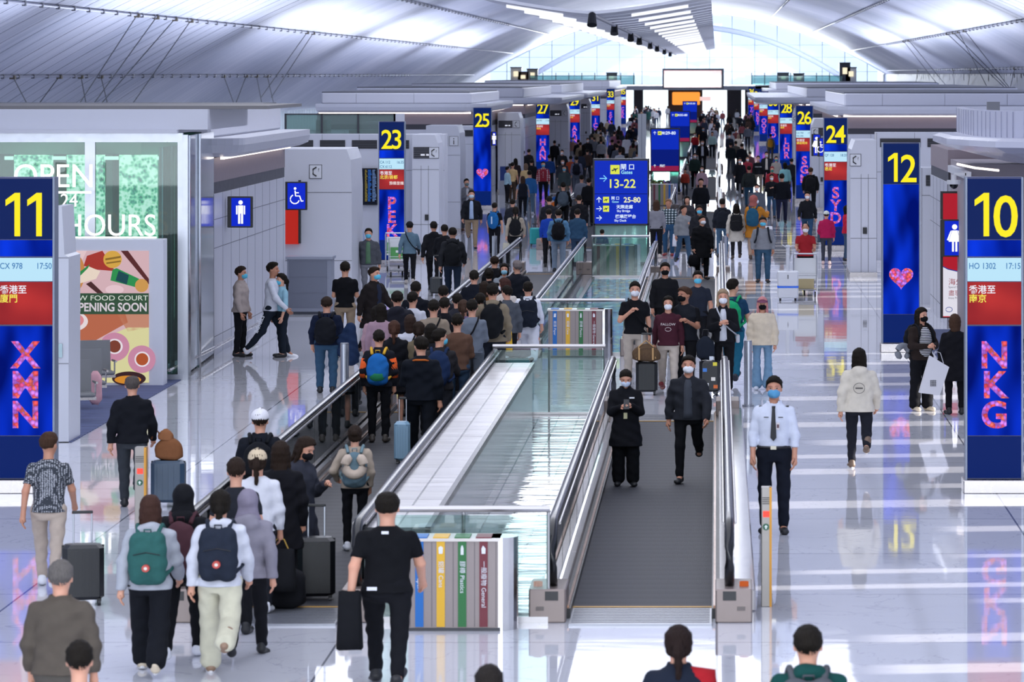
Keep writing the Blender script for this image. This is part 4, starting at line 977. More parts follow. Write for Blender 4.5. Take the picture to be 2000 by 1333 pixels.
def child(name, me, root, *ms):
    o = bpy.data.objects.new(name, me); COL.objects.link(o); o.parent = root; setm(o, *ms); return o
SEAT = {}
def person(px, head, foot, face, pose, hair, hc, top, tc, bot, bc, shoe, label, mask=None, skin=0, yaw=0, pitch=0, inner=None, group=None, z=0.0, wd=1.0, sole=None, name='person', Y=None, cap=None, tkind=('plain', '#ffffff')):
    """hair kinds: s short, b balding, l long, m bob, p ponytail, u bun, c short under cap, k long in front, j headscarf or hood"""
    if pose == 'se': h = foot
    elif foot and foot > 10:
        r = (foot - VY) / (head - VY); h = CH * (1 - 1/r) if Y is None else 1.7
    else: h = foot or 1.68
    hh = h
    if Y is None: Y = F * (CH - z - hh) / (head - VY)
    _x = gX(px, Y)
    if (-1.45 < _x < -.05 and any(a < Y < b for a, b in ((40.2, 64.5), (78.3, 108.7), (124, 160), (176, 214)))) or (-5.15 < _x < -3.73 and any(a < Y < b for a, b in ((40.2, 66.2), (78, 111), (126, 162)))): z = z + .024
    X = gX(px, Y); lod = 0 if Y < 84 else (1 if Y < 135 else 2); NP[0] += 1
    r = empty('person', (X, Y, z), rad(face)); J = fk(pose); sc = h / (1.755 + J['dz']) if pose != 'se' else h / 1.755; r.scale = (sc * wd * 1.09, sc * wd * 1.06, sc)
    tag(r, label, 'person', group); seed = NP[0] % 3 if lod < 2 else 0
    if lod == 2: yaw = pitch = 0
    child('body', body_mesh(pose, yaw, pitch, lod), r, skinmat(SK[skin]), M_dark(), mat('#9b5a52', .5))
    if hair == 'j': child('headscarf', scarf_mesh(pose, yaw, pitch, lod), r, fabric(hc))
    else: child('hair', hair_mesh(pose, yaw, pitch, hair, lod), r, hairmat(hc))
    if cap: child('cap', cap_mesh(pose, yaw, pitch, 0, lod), r, fabric(cap))
    nm = {'t': 't_shirt', 's': 'sweater', 'j': 'jacket', 'c': 'coat', 'h': 'hooded_sweater', 'v': 'vest', 'b': 'shirt', 'f': 'fleece_jacket', 'i': 'shirt'}[top]
    child(nm, top_mesh(pose, top, lod, seed), r, fabric(tc, *tkind))
    child({'k': 'shorts', 'r': 'skirt'}.get(bot, 'trousers'), bottom_mesh(pose, bot, lod, seed), r, fabric(bc))
    if top == 'v': child('t_shirt', top_mesh(pose, 't', lod, seed), r, fabric(inner or '#15161a')); inner = None
    if mask: child('face_mask', mask_mesh(pose, yaw, pitch, lod), r, fabric(mask))
    if inner: # shirt front seen between the open edges of the jacket
        dz = J['dz']; sh = J['sh']; b = MB(); e = {'j': .024, 'c': .026, 'h': .024}.get(top, .02)
        zs = [(1.44, .03, .062), (1.38, .045, .092), (1.28, .05, .118), (1.12, .05, .110), (.98, .055, .113), (.90, .06, .122)]
        vs = []
        for (zz, hw, dp) in zs:
            y = -(dp + e + .012) + float(sh(np.array(zz + dz)))
            vs += [(-hw, y + .012, zz + dz), (0, y - .004, zz + dz), (hw, y + .012, zz + dz), (hw, y + .05, zz + dz), (-hw, y + .05, zz + dz)]
        fs = []
        for q in range(5):
            for i in range(5): j = (i + 1) % 5; fs.append((q*5+i, q*5+j, (q+1)*5+j, (q+1)*5+i)[::-1])
        fs += [(0,1,2,3,4), (29,28,27,26,25)]
        b.add(vs, fs); b.m(fabric(inner)); b.mats = [fabric(inner)]; b.build('shirt_front', parent=r, smooth=True)
    for k, sx in (('L', 1), ('R', -1)):
        hp, kn, an, a2 = J[k]; o = child('shoe', shoe_mesh(lod, 0), r, mat(shoe, .5)); pitch_ = max(min(-a2 - 8, 62), -22) if abs(a2) > 14 else 0
        Rm = Matrix.Rotation(rad(-pitch_), 4, 'X').inverted() if 0 else Matrix.Rotation(rad(pitch_ * -1), 4, 'X')
        # heel lifts for a trailing foot: pivot near the ankle
        o.matrix_local = Matrix.Translation(Vector((an[0], an[1], an[2]))) @ Matrix.Rotation(rad(-a2 if abs(a2) > 14 else 0) * .85, 4, 'X').inverted() @ Matrix.Rotation(rad(sx * 7), 4, 'Z') @ Matrix.Translation(Vector((0, .0, -.085)))
        if sole and lod < 2: so_ = bpy.data.objects.new('sole', sole_mesh()); COL.objects.link(so_); so_.parent = o
    r['_h'] = sc; return r, J
PACK = {}
def pack_mesh(pose, style):
    k = (pose, style)
    if k in PACK: return PACK[k]
    J = fk(pose); dz = J['dz']; sy = float(J['sh'](np.array(1.25+dz))); s = SDF(.012, (-.25, .05, .75+dz), (.25, .45, 1.6+dz)); y = .21 + sy
    if style == 'soft': s.ell((0, y+.02, 1.17+dz), (.165, .11, .25), .03).ell((0, y+.08, 1.08+dz), (.13, .07, .13), .03).cone((-.06, y, 1.0+dz), (.06, y, 1.0+dz), .09, .09, .04)
    elif style == 'square': s.cone((-.09, y, 1.37+dz), (-.09, y, .99+dz), .06, .06, .0, 1.1).cone((.09, y, 1.37+dz), (.09, y, .99+dz), .06, .06, .04, 1.1).ell((0, y, 1.18+dz), (.17, .07, .25), .05).ell((0, y+.05, 1.08+dz), (.12, .05, .11), .02)
    elif style == 'big': s.ell((0, y+.03, 1.19+dz), (.175, .125, .28), .03).ell((0, y+.12, 1.07+dz), (.12, .06, .13), .03)
    s.noise(.003, 1.2, 3); bag = s.mesh('bag')
    t = MB()
    for sx in (-1, 1):
        P = [(sx*.085, y-.03, 1.40+dz), (sx*.10, .09+sy, 1.465+dz), (sx*.11, .01+sy, 1.485+dz), (sx*.115, -.09+sy, 1.44+dz), (sx*.125, -.145+sy, 1.32+dz), (sx*.15, -.14+sy, 1.16+dz), (sx*.19, -.03+sy, 1.05+dz), (sx*.14, y-.04, 1.0+dz)]
        t.tube(P, .022, 6, sx=1.0)
    t.tube([(-.03, y-.02, 1.42+dz), (-.03, y, 1.46+dz), (.03, y, 1.46+dz), (.03, y-.02, 1.42+dz)], .008, 5)
    PACK[k] = (bag, t.mesh('strap', True), y); return PACK[k]
def backpack(pr, pose, color, style, label, badge=None, strap=None, c2=None, group=None, lod2=False):
    p, J = pr; bag, st, y = pack_mesh(pose, style); r = empty('backpack', p.location, p.rotation_euler.z); r.scale = p.scale; tag(r, label, 'backpack', group)
    child('bag', bag, r, fabric(color)); child('shoulder_straps', st, r, fabric(strap or color))
    dz = J['dz']
    MB().m(M_dark()).tube([(-.12, y+.075, 1.22+dz), (0, y+.115, 1.25+dz), (.12, y+.075, 1.22+dz)], .005, 4).build('zip', parent=r)
    if c2:
        s = MB().m(fabric(c2)).ball((0, y+.085, 1.06+dz), (.125, .075, .10), 14, 8); s.build('front_pocket', parent=r, smooth=True)
    if badge:
        MB().m(mat(badge, .5)).cyl((0, y+.10, 1.10+dz), (0, y+.158, 1.10+dz), .035, n=16).m(mat('#d8cfc4', .5)).cyl((0, y+.10, 1.10+dz), (0, y+.160, 1.10+dz), .016, n=10).build('badge', parent=r)
    return r
def at_hand(pr, side='R', f=0.0):
    p, J = pr; wv = J['A' + side][2] + J['A' + side][3] * .09; sc = p.scale; a = p.rotation_euler.z
    x, y = wv[0]*sc[0], (wv[1] - f)*sc[1]; return (p.location.x + x*math.cos(a) - y*math.sin(a), p.location.y + x*math.sin(a) + y*math.cos(a), wv[2]*sc[2] + p.location.z)
def to_world(pr, v):
    p = pr[0]; sc = p.scale; a = p.rotation_euler.z; x, y = v[0]*sc[0], v[1]*sc[1]; return (p.location.x + x*math.cos(a) - y*math.sin(a), p.location.y + x*math.sin(a) + y*math.cos(a), v[2]*sc[2] + p.location.z)
def phone(pr, label):
    p, J = pr; a = J['AR'][2] + J['AR'][3]*.12; b = J['AL'][2] + J['AL'][3]*.12; m = (a + b)/2 if abs(a[2]-b[2]) < .12 else a
    w_ = to_world(pr, m); o = MB().m(M_dark()).box(-.037, .037, -.006, .006, -.075, .075, .004).m(emis('#3a4660', .6)).box(-.033, .033, .006, .008, -.07, .07).build('mobile_phone'); o.location = w_; o.rotation_euler = (rad(-35), 0, p.rotation_euler.z); return tag(o, label, 'phone')
def bag(pr, side, w, d, h, color, label, drop=.10, kind='tote', name='shopping_bag', cat='bag', c2=None):
    x, y, z = at_hand(pr, side); r = empty(name, (x, y, 0), pr[0].rotation_euler.z + (0 if kind == 'tote' else 0)); tag(r, label, cat); zt = z - drop; m = fabric(color)
    s = MB().m(m); n = 12; vs = []; L = 6
    for k in range(L):
        t = k/(L-1); zz = zt - h*t; sw = w/2*(.82 + .18*t if kind != 'duffel' else math.sin(PI*(.15 + .7*t))**.4); sd = d/2*(.35 + .65*min(1, t*1.6) if kind != 'duffel' else math.sin(PI*(.15+.7*t))**.5)
        for i in range(n): a = 2*PI*i/n; ca, sa = math.cos(a), math.sin(a); vs.append((sw*math.copysign(abs(ca)**.5, ca), sd*math.copysign(abs(sa)**.5, sa), zz + .006*math.sin(5*a + k)))
    fs = [tuple(range(n)), tuple(range(L*n-1, (L-1)*n-1, -1))] + [(k*n+i, (k+1)*n+i, (k+1)*n+(i+1) % n, k*n+(i+1) % n) for k in range(L-1) for i in range(n)]
    s.add(vs, fs); s.build('bag_body', parent=r, smooth=True)
    MB().m(fabric(c2 or color)).tube([(-w*.25, 0, zt - .01), (-w*.12, 0, z - .01), (0, 0, z + .012), (w*.12, 0, z - .01), (w*.25, 0, zt - .01)], .007, 5).build('handle', parent=r); return r
def crossbody(pr, color, label, side=1, purse=True):
    """strap over one shoulder to a small bag on the other hip"""
    p, J = pr; dz = J['dz']; s = side; r = empty('crossbody_bag', p.location, p.rotation_euler.z); r.scale = p.scale; tag(r, label, 'bag'); f = lambda z: float(J['sh'](np.array(z + dz)))
    P = [(s*.10, .0+f(1.48), 1.485+dz), (s*.09, .115+f(1.4), 1.42+dz), (s*.02, .155+f(1.25), 1.25+dz), (-s*.08, .150+f(1.1), 1.10+dz), (-s*.20, .06, .98+dz), (-s*.215, -.04, .99+dz), (-s*.08, -.150+f(1.1), 1.12+dz), (s*.03, -.150+f(1.3), 1.28+dz), (s*.09, -.105+f(1.42), 1.42+dz)]
    MB().m(fabric(color)).tube(P, .014, 6, closed=True).build('strap', parent=r, smooth=True)
    MB().m(fabric(color)).box(-s*.26, -s*.20, -.09, .09, .86+dz, 1.0+dz, .02).build('purse', parent=r); return r
build_setting()
# ================================================================ walkways, islands
walkway(-.75, 40.4, 64.3, 'nearest moving walkway, empty ribbed belt running towards the camera on the right')
walkway(-4.43, 40.4, 66.0, 'moving walkway on the left crowded with travellers queueing beside the glass island', outer_right=False, outer_left=True)
walkway(-.75, 78.5, 108.5, 'second moving walkway of the right line, behind the couple with suitcases')
walkway(-4.45, 78.0, 111.0, 'second moving walkway of the left line, beside the blue mosaic island', outer_right=False, outer_left=True)
walkway(-.75, 124, 160, 'third moving walkway of the right line, beside the second wayfinding sign', lamps=False)
walkway(-4.45, 126, 162, 'third moving walkway of the left line, starting at the teal suitcase', lamps=False)
walkway(-.75, 176, 214, 'fourth moving walkway of the right line, far off in the crowd', lamps=False)
walkway(-4.45, 178, 216, 'fourth moving walkway of the left line, far off in the crowd', lamps=False)
walkway(-.75, 232, 290, 'fifth and farthest moving walkway of the right line', lamps=False)
# islands between the walkways
def isl_mat(mosaic):
    m, nt, b = base_mat('island_stone'); L = nt.links.new; tc = nd(nt, 'ShaderNodeTexCoord'); br = nd(nt, 'ShaderNodeTexBrick', Scale=1.0); br.offset = 0
    L(tc.outputs['Object'], br.inputs['Vector'])
    if mosaic:
        br.inputs['Brick Width'].default_value = .10; br.inputs['Row Height'].default_value = .45; br.inputs['Mortar Size'].default_value = .01
        v = nd(nt, 'ShaderNodeTexVoronoi', Scale=7.0); mp = nd(nt, 'ShaderNodeMapping'); mp.inputs['Scale'].default_value = (1.4, .3, 1); L(tc.outputs['Object'], mp.inputs[0]); L(mp.outputs[0], v.inputs['Vector']); sp = nd(nt, 'ShaderNodeSeparateColor'); L(v.outputs['Color'], sp.inputs[0]); cr = nd(nt, 'ShaderNodeValToRGB'); cr.color_ramp.interpolation = 'CONSTANT'; L(sp.outputs[0], cr.inputs[0]); e = cr.color_ramp.elements
        e[0].color = lin('#0f4f8f'); e[1].position = .3; e[1].color = lin('#1c86b4'); a = e.new(.55); a.color = lin('#39b3c8'); a = e.new(.75); a.color = lin('#123a78'); a = e.new(.9); a.color = lin('#b6b56a'); L(cr.outputs[0], b.inputs['Base Color'])
    else:
        br.inputs['Brick Width'].default_value = .31; br.inputs['Row Height'].default_value = .9; br.inputs['Mortar Size'].default_value = .012; br.inputs['Color1'].default_value = lin('#b9b6b8'); br.inputs['Color2'].default_value = lin('#c6c3c6'); br.inputs['Mortar'].default_value = lin('#4a4a50'); L(br.outputs['Color'], b.inputs['Base Color'])
    b.inputs['Roughness'].default_value = .05; b.inputs['IOR'].default_value = 1.25 if mosaic else 1.5; mp2 = nd(nt, 'ShaderNodeMapping'); mp2.inputs['Scale'].default_value = (.4, 1.6, 1); L(tc.outputs['Object'], mp2.inputs[0])
    n2 = nd(nt, 'ShaderNodeTexNoise', Scale=1.6, Detail=2.0); L(mp2.outputs[0], n2.inputs['Vector']); bp = nd(nt, 'ShaderNodeBump', Strength=1.0, Distance=.012 if not mosaic else .007); L(n2.outputs['Fac'], bp.inputs['Height']); L(bp.outputs[0], b.inputs['Normal']); return m
im, mm = isl_mat(False), isl_mat(True)
struct(MB().m(im).box(-3.33, -1.85, 40.9, 64.6, 0, .015).build('floor_island'))
im2 = isl_mat(False); im2.node_tree.nodes['Principled BSDF'].inputs['Roughness'].default_value = .22
r = empty('tiled_ledge', (-3.2, 41, 0)); tag(r, 'long pale tiled ledge with a dark edge channel beside the left walkway', 'ledge'); MB().m(im2).box(-.33, .28, 0, 23.4, .80, .86).build('tiled_top', parent=r); MB().m(mat('#22242b', .2, .6)).box(.28, .335, 0, 23.4, .79, .865).build('edge_channel', parent=r); MB().m(mat('#a9b8ba', .15, .3)).box(-.33, .30, .02, 23.4, .0, .80).build('side_panel', parent=r)
struct(MB().m(mm).box(-3.35, -1.85, 78.6, 108.4, 0, .015).m(mat('#22242b', .2, .6)).box(-3.32, -3.22, 78.6, 108, .015, .05).build('floor_island'))
struct(MB().m(mm).box(-3.35, -1.85, 128, 158, 0, .015).build('floor_island'))
glass_rail(-3.33, -1.66, 40.3, 'nearest steel-topped glass barrier across the island, behind the nearest recycling bin', 1.12)
glass_rail(-3.52, -1.78, 64.7, 'steel-topped glass barrier closing the far end of the nearest island', 1.1)
glass_rail(-3.95, -1.78, 78.6, 'steel-topped glass barrier behind the second recycling bin', 1.06)
glass_rail(-3.3, -1.8, 108.6, 'steel-topped glass barrier in front of the gate 13-22 wayfinding sign', 1.1)
bins(gX(790, 40.0), gX(1000, 40.0), 39.7, 'nearest recycling bin with four coloured stripes, in front of the man in the black t-shirt')
bins(gX(1066, 78.3), gX(1190, 78.3), 78.0, 'second recycling bin with four coloured stripes, beside the man in white clothes', H=.92)
bins(gX(1155, 109), gX(1246, 109), 109, 'farther recycling bin with stripes in reverse order, under the wayfinding sign', H=.86, rev=True)
bins(gX(1270, 168), gX(1320, 168), 168, 'distant recycling bin beside the third right walkway', H=.9, rev=True)
entry_post(1487, 1507, 41.5, 1.21, 'steel entry post with a red light and green arrow, in front of the uniformed man')
entry_post(263, 285, 46.5, 1.16, 'steel and yellow entry post in front of the blue suitcase on the left')
bollard(1461, 66.5, 1.06, 'tall round steel bollard beside the woman with pink hair', .065)
bollard(673, 66.0, 1.05, 'round steel bollard at the left walkway beside the man carrying a coat', .07)
bollard(966, 111, 1.0, 'round steel bollard in front of the man with the blue backpack', .07)
bollard(1415, 111, 1.0, 'round steel bollard beside the woman with a black backpack and white coat', .07)
o = MB().m(mat('#9fa3ad', .35, .5)).box(gX(1246, 165), gX(1262, 165), 165, 165.3, 0, 3.8).m(mat('#85899a', .4)).box(gX(1253, 165), gX(1254, 165), 164.99, 165, 0, 3.8).build('information_pillar'); tag(o, 'tall plain grey pillar beside the second wayfinding sign', 'pillar'); o['kind'] = 'thing'
# side planter glass guard at the left
r = empty('glass_guard', (gX(384, 75), 73, 0)); tag(r, 'reflective glass guard with chrome uprights at the corner of the food court shop', 'glass screen')
g = MB().m(glass('#e4f0f0', 1, .02, 'guard_glass')).box(-.35, -.33, -.5, 7.0, .05, 4.1); g.build('pane', parent=r)
for k in range(7): MB().m(mat('#cfd3da', .12, 1.0)).cyl((-.31 + .02*k, -.4 + k*1.05, 0), (-.31 + .02*k, -.4 + k*1.05, 4.1), .028, n=8).build('chrome_upright', parent=r)
MB().m(M_steel()).tube([(-.05, -1.4, .22), (.02, 4, .22), (.0, 12, .22)], .03, 6).build('floor_rail', parent=r)

# ================================================================ wayfinding totems
wt = emis('#dfefff', 1.0); cy = emis('#9fe8f4', 1.0); ylg = emis('#e6ea6a', 1.0); inkd = mat('#1d3a3a', .5); yl = emis('#dbe24e', .95)
def rows1(r, w):
    a = MB().m(emis('#7fd0ff', 1.0)); arrow(a, -.50, 2.47, .20, 'r'); a.m(wt); arrow(a, -.62, 1.87, .15, 'u'); arrow(a, -.62, 1.62, .15, 'r'); arrow(a, -.62, 1.36, .15, 'r'); a.build('arrow', parent=r)
    p = MB(); plane_icon(p, -.17, 2.72, .26, inkd, yl); plane_icon(p, -.42, 1.87, .17, inkd, yl); plane_icon(p, -.42, 1.62, .17, inkd, yl); p.build('aircraft_icon', parent=r)
    text('閘 口', .18, -.012, 2.73, .13, wt, r, bold=.002); text('Gates', .16, -.012, 2.60, .10, cy, r, bold=.002)
    text('13-22', .02, -.012, 2.21, .25, ylg, r, bold=.004)
    MB().m(emis('#031046', .6)).box(-w + .05, w - .05, -.008, -.004, 2.03, 2.045).build('divider', parent=r)
    text('閘 口', -.16, -.012, 1.88, .075, wt, r, bold=.001); text('Gates', -.16, -.012, 1.79, .06, cy, r, bold=.001); text('25-80', .31, -.012, 1.80, .15, emis('#f2f0b0', 1.0), r, bold=.004)
    text('天際走廊', .10, -.012, 1.63, .085, wt, r, bold=.002); text('Sky Bridge', .07, -.012, 1.53, .065, wt, r, bold=.001)
    text('機場展望台', .13, -.012, 1.36, .085, wt, r, bold=.002); text('Sky Deck', -.02, -.012, 1.26, .065, wt, r, bold=.001)
totem(1158, 1268, 115, 3.03, 1.20, 'large blue wayfinding sign for gates 13-22, Sky Bridge and Sky Deck', rows1)
def rows2(nn):
    def f(r, w):
        a = MB().m(wt); arrow(a, -w + .2, 2.78, .14, 'u'); a.build('arrow', parent=r); p = MB(); plane_icon(p, -w + .42, 2.78, .17, inkd, yl); p.build('aircraft_icon', parent=r)
        text('閘口', -w + .64, -.012, 2.73, .1, wt, r, bold=.002); text(nn, .25, -.012, 2.72, .14, wt, r, bold=.004); a = MB().m(wt); arrow(a, -w + .2, 1.32, .12, 'u'); a.build('arrow', parent=r)
        text('飛機', -.12, -.012, 1.28, .09, wt, r, bold=.002)
    return f
totem(1270, 1328, 222 - 40, 3.0, 1.1, 'second blue wayfinding sign reading 29-80, behind the grey pillar', rows2('29-80'), True)
totem(1308, 1348, 262, 3.05, 1.1, 'third blue wayfinding sign, partly behind the second', rows2('33-80'), True)
totem(1333, 1362, 365, 3.0, 1.1, 'farthest blue wayfinding sign, in front of the orange shop sign', rows2('35-80'), True)
# planter between the far walkways
r = empty('planter_box', (gX(1299, 176), 176, 0)); tag(r, 'planter with yellow-green foliage and purple flowers under the second wayfinding sign', 'planter')
MB().m(mat('#5b5f63', .5)).box(-.62, .22, 0, 1.9, 0, .32).build('box', parent=r)
f = MB(); rr = random.Random(5)
for k in range(340):
    x, y = rr.uniform(-.6, .2), rr.uniform(0, 1.85); z = .32 + rr.random()*.42; f.m(mat(('#8f9a55', '#6b7a3e', '#4c5a35', '#a9a765')[k % 4] if x < -.1 else ('#8a5a9a', '#5a4a66', '#b07ac0', '#4c5a35')[k % 4], .7)); a = rr.random()*6.28; s_ = .05; f.add([(x, y, z), (x + s_*math.cos(a), y + s_*math.sin(a), z + .05), (x + .02, y, z + .12), (x - s_*math.cos(a), y - s_*math.sin(a), z + .06)], [(0,1,2,3)])
f.build('foliage', parent=r)

# ================================================================ gate columns
W_, Y_ = '#e9edf8', '#f0e65a'
gate_column(1942, 52.8, '10', 'NKG', [('HO 1302', '17:15')], [('香港至', W_), ('南京', Y_)], 'gate 10 sign column with pink flower letters NKG, in the right foreground')
gate_column(50, 52.8, '11', 'XMN', [('CX 978', '17:50')], [('香港至', W_), ('廈門', Y_)], 'gate 11 sign column with pink flower letters XMN, at the left edge')
gate_column(1760, 79.5, '12', 'heart', [], [], 'gate 12 sign column with a pink flower heart, beside the woman with the neck pillow')
gate_column(765, 115, '23', 'PEK', [('CA 112', '16:35'), ('CX 6112', '')], [('香港至', W_), ('北京/首都', Y_)], 'gate 23 sign column with flower letters PEK, beside the flight board', '預備登機')
gate_column(1632, 125, '24', 'SYD', [('QF 128', '18:20')], [('香港至', W_), ('悉尼', Y_)], 'gate 24 sign column with flower letters SYD, behind the woman in crimson')
gate_column(942, 163, '25', 'heart', [], [], 'gate 25 sign column with a pink flower heart on blue')
gate_column(1571, 172, '26', 'SGN', [('CX 799', '17:35'), ('VN 593', '')], [('香港至', W_), ('胡志明市', Y_)], 'gate 26 sign column with flower letters SGN')
gate_column(1060, 218, '27', 'HAN', [('VN 595', '17:10')], [('香港至', W_), ('河內', Y_)], 'gate 27 sign column with flower letters HAN, its top hidden by a canopy')
gate_column(1536, 222, '28', 'LHR', [('CX 251', '18:05')], [('香港至', W_), ('倫敦', Y_)], 'gate 28 sign column with flower letters, its top hidden by a canopy')
gate_column(1122, 275, '29', 'ARN', [('CX 411', '16:50')], [('香港至', W_), ('台北', Y_)], 'distant gate sign column with a letter A, between gates 27 and 31')
gate_column(1163, 321, '31', 'ICN', [('CX 410', '17:05')], [('香港至', W_), ('首爾', Y_)], 'distant gate 31 sign column with flower letters ICN')
gate_column(1192.5, 372, '33', 'SYX', [('HX 163', '17:25')], [('香港至', W_), ('三亞', Y_)], 'distant gate 33 sign column, between gates 31 and 35')
gate_column(1216, 428, '35', 'CRK', [('UO 112', '17:45')], [('香港至', W_), ('克拉克', Y_)], 'farthest left gate sign column, number 35, beside the far crowd')
gate_column(1510, 270, '30', 'BO', [('OZ 722', '17:55')], [('香港至', W_), ('首爾', Y_)], 'right gate sign column with flower letters BO, just left of gate 28')
gate_column(1492, 318, '32', 'OOS', [('JL 736', '18:15')], [('香港至', W_), ('東京', Y_)], 'distant right gate sign column, second to the left of gate 28')
gate_column(1480, 372, '34', 'NRT', [('NH 822', '18:30')], [('香港至', W_), ('東京', Y_)], 'distant right gate sign column, third to the left of gate 28')
gate_column(1468, 430, '36', 'YVR', [('CX 838', '18:40')], [('香港至', W_), ('溫哥華', Y_)], 'farthest right gate sign column, narrowest of the row')

# ================================================================ left side blocks
block('shop_building', -20, -9.64, 78.5, 91.5, 4.72, 1, 'white building with the men\'s restroom entrance, behind the food court shop')
# glazed food court shop in front of it
r = empty('glass_shop_front', (-12.5, 72.3, 0)); tag(r, 'glazed food court shop front with green plant screens behind the glass', 'shop front')
fr = mat('#b6bac4', .3, .7); b = MB().m(fr)
for px in (-60, 171, 181, 352, 362): x = gX(px, 72.3) + 12.5; b.box(x - .04, x + .05, -.05, .05, 0, 4.33)
b.box(-7, gX(358, 72.3) + 12.5, -.06, .06, 4.2, 4.36).box(-7, gX(358, 72.3) + 12.5, -.06, .06, 0, .1).build('frame', parent=r)
MB().m(glass('#cfe6e0', 1, .04, 'shop_glass')).box(-7, gX(355, 72.3) + 12.5, -.01, .01, .1, 4.2).build('pane', parent=r)
MB().m(mat('#c3c6d4', .45)).box(-7.5, 3.0, -.25, 6.2, 4.36, 4.42).box(-7.5, gX(415, 73) + 12.5, 0, 6.2, 4.42, 4.78).m(mat('#6d6c70', .6)).box(-7.5, gX(550, 73)+12.3, .3, 6.2, 4.78, 4.84).m(mat('#c6c8d8', .4)).build('roof_parapet', parent=r)
MB().m(mat('#c5ccd4', .12, .55)).prism([(gX(354, 72.3) + 12.5, 0), (gX(356, 72.3) + 12.5, 0), (2.86, 6.2), (2.80, 6.2)], 'z', .05, 4.3).m(mat('#eef0f4', .1, 1.0)).cyl((3.03, 1.2, 0), (3.03, 1.2, 4.3), .03, n=8).cyl((2.99, 3, 0), (2.99, 3, 4.3), .03, n=8).build('side_panel', parent=r)
MB().m(mat('#3f6e68', .5)).box(-7, 2.6, 5.6, 5.7, 0, 4.3).m(mat('#86b5ab', .5)).box(-7, 2.7, 4.6, 5.6, 3.9, 4.3).m(mat('#3c5452', .5)).box(-1.9, -1.2, 4.3, 5.2, 0, 3.9).box(.45, 1.2, 4.3, 5.2, 0, 3.9).m(mat('#53a195', .4)).box(1.75, 2.5, 4.2, 5.2, 0, 4.2).build('interior_wall', parent=r)
gm, nt, b = base_mat('plant_screen'); L = nt.links.new; tc = nd(nt, 'ShaderNodeTexCoord'); v = nd(nt, 'ShaderNodeTexVoronoi', Scale=16.0); nz = nd(nt, 'ShaderNodeTexNoise', Scale=3.0, Detail=10.0, Roughness=.7, Distortion=1.0); L(tc.outputs['Object'], v.inputs['Vector']); L(tc.outputs['Object'], nz.inputs['Vector'])
mm_ = nd(nt, 'ShaderNodeMath', operation='MULTIPLY'); L(v.outputs['Distance'], mm_.inputs[0]); mm_.inputs[1].default_value = .35; ad = nd(nt, 'ShaderNodeMath', operation='ADD'); L(mm_.outputs[0], ad.inputs[0]); L(nz.outputs['Fac'], ad.inputs[1])
cr = nd(nt, 'ShaderNodeValToRGB'); L(ad.outputs[0], cr.inputs[0]); e = cr.color_ramp.elements; e[0].position = .47; e[0].color = lin('#0b4f48'); e[1].position = .77; e[1].color = lin('#f0fff4'); a = e.new(.57); a.color = lin('#1f9a80'); a = e.new(.66); a.color = lin('#8fdcae'); L(cr.outputs[0], b.inputs['Emission Color']); b.inputs['Emission Strength'].default_value = 1.1
for x0, x1 in ((22, 98), (125, 200), (228, 303)):
    o = MB().m(gm).box(gX(x0, 76) + 12.5, gX(x1, 76) + 12.5, 4.0, 4.06, .8, gZ(303, 76)).build('plant_screen', parent=r)
for x0, x1 in ((5, 22), (98, 125), (200, 228), (303, 334)): MB().m(emis('#eafff6', 1.3)).box(gX(x0, 76) + 12.5, gX(x1, 76) + 12.5, 3.9, 3.95, gZ(313, 76), gZ(306, 76)).build('light_strip', parent=r)
# opening hours letters
r = empty('opening_hours_letters', (-10.5, 71.5, 0)); tag(r, 'glowing white OPEN 24 HOURS letters standing on the food court poster box', 'sign'); lm = emis('#ffffff', 1.5)
q = lambda px: gX(px, 71.5) + 10.5
for s, px, py, h, sx in (('OPEN', 105, 366, .43, .93), ('24', 135, 404, .24, .95), ('HOURS', 214, 461, .40, .92)): text(s, q(px), 0, gZ(py, 71.5), h, lm, r, ext=.02, bold=-.002, sx=sx * (1.0 if s != 'HOURS' else .98))
b = MB().m(lm); b.box(q(100), q(178), 0, .03, gZ(376, 71.5) - .02, gZ(376, 71.5) + .02).box(q(125), q(305), 0, .03, gZ(466, 71.5) - .0, gZ(466, 71.5) + .03); b.build('underline', parent=r)
# poster box
PY = 70.9; r = empty('poster_light_box', (gX(222, PY), PY, 0)); tag(r, 'white-framed light box with a food court opening soon poster', 'poster'); q = lambda px: gX(px, PY) - gX(222, PY); z = lambda py: gZ(py, PY)
MB().m(mat('#c9ccd8', .4)).box(q(92), q(319), .01, .5, 0, z(468), .01).build('casing', parent=r)
p = MB(); E = lambda c, k=.85: emis(c, k)
def pl(poly, c, lay): p.m(E(c)); pts = [(q(x), z(y)) for x, y in poly]; p.prism(pts, 'y', -.004*lay - .004, -.004*lay)
def disc(cx, cy, rx, ry, c, lay): pl([(cx + rx*math.cos(t), cy + ry*math.sin(t)) for t in [i*2*PI/28 for i in range(28)]], c, lay)
pl([(102, 490), (291, 490), (291, 748), (102, 748)], '#d7b3ba', 0)
pl([(134,490),(170,490),(134,560)], '#e6c9cc', 1); disc(138, 533, 28, 42, '#c8894a', 2); pl([(150,560),(170,500),(200,490),(225,530),(190,527),(165,520)], '#a8382e', 1); disc(220, 507, 18, 17, '#d8a848', 2); pl([(206,505),(236,500),(236,504),(206,509)], '#8a6a2a', 3); pl([(208,513),(236,509),(236,512),(208,516)], '#8a6a2a', 3)
pl([(236,490),(250,490),(291,545),(291,556)], '#5a2a2a', 2); pl([(172,520),(196,530),(188,545),(134,560),(134,548)], '#ecd9c8', 3); pl([(134,548),(176,516),(172,524),(134,562)], '#2f8a4a', 4)
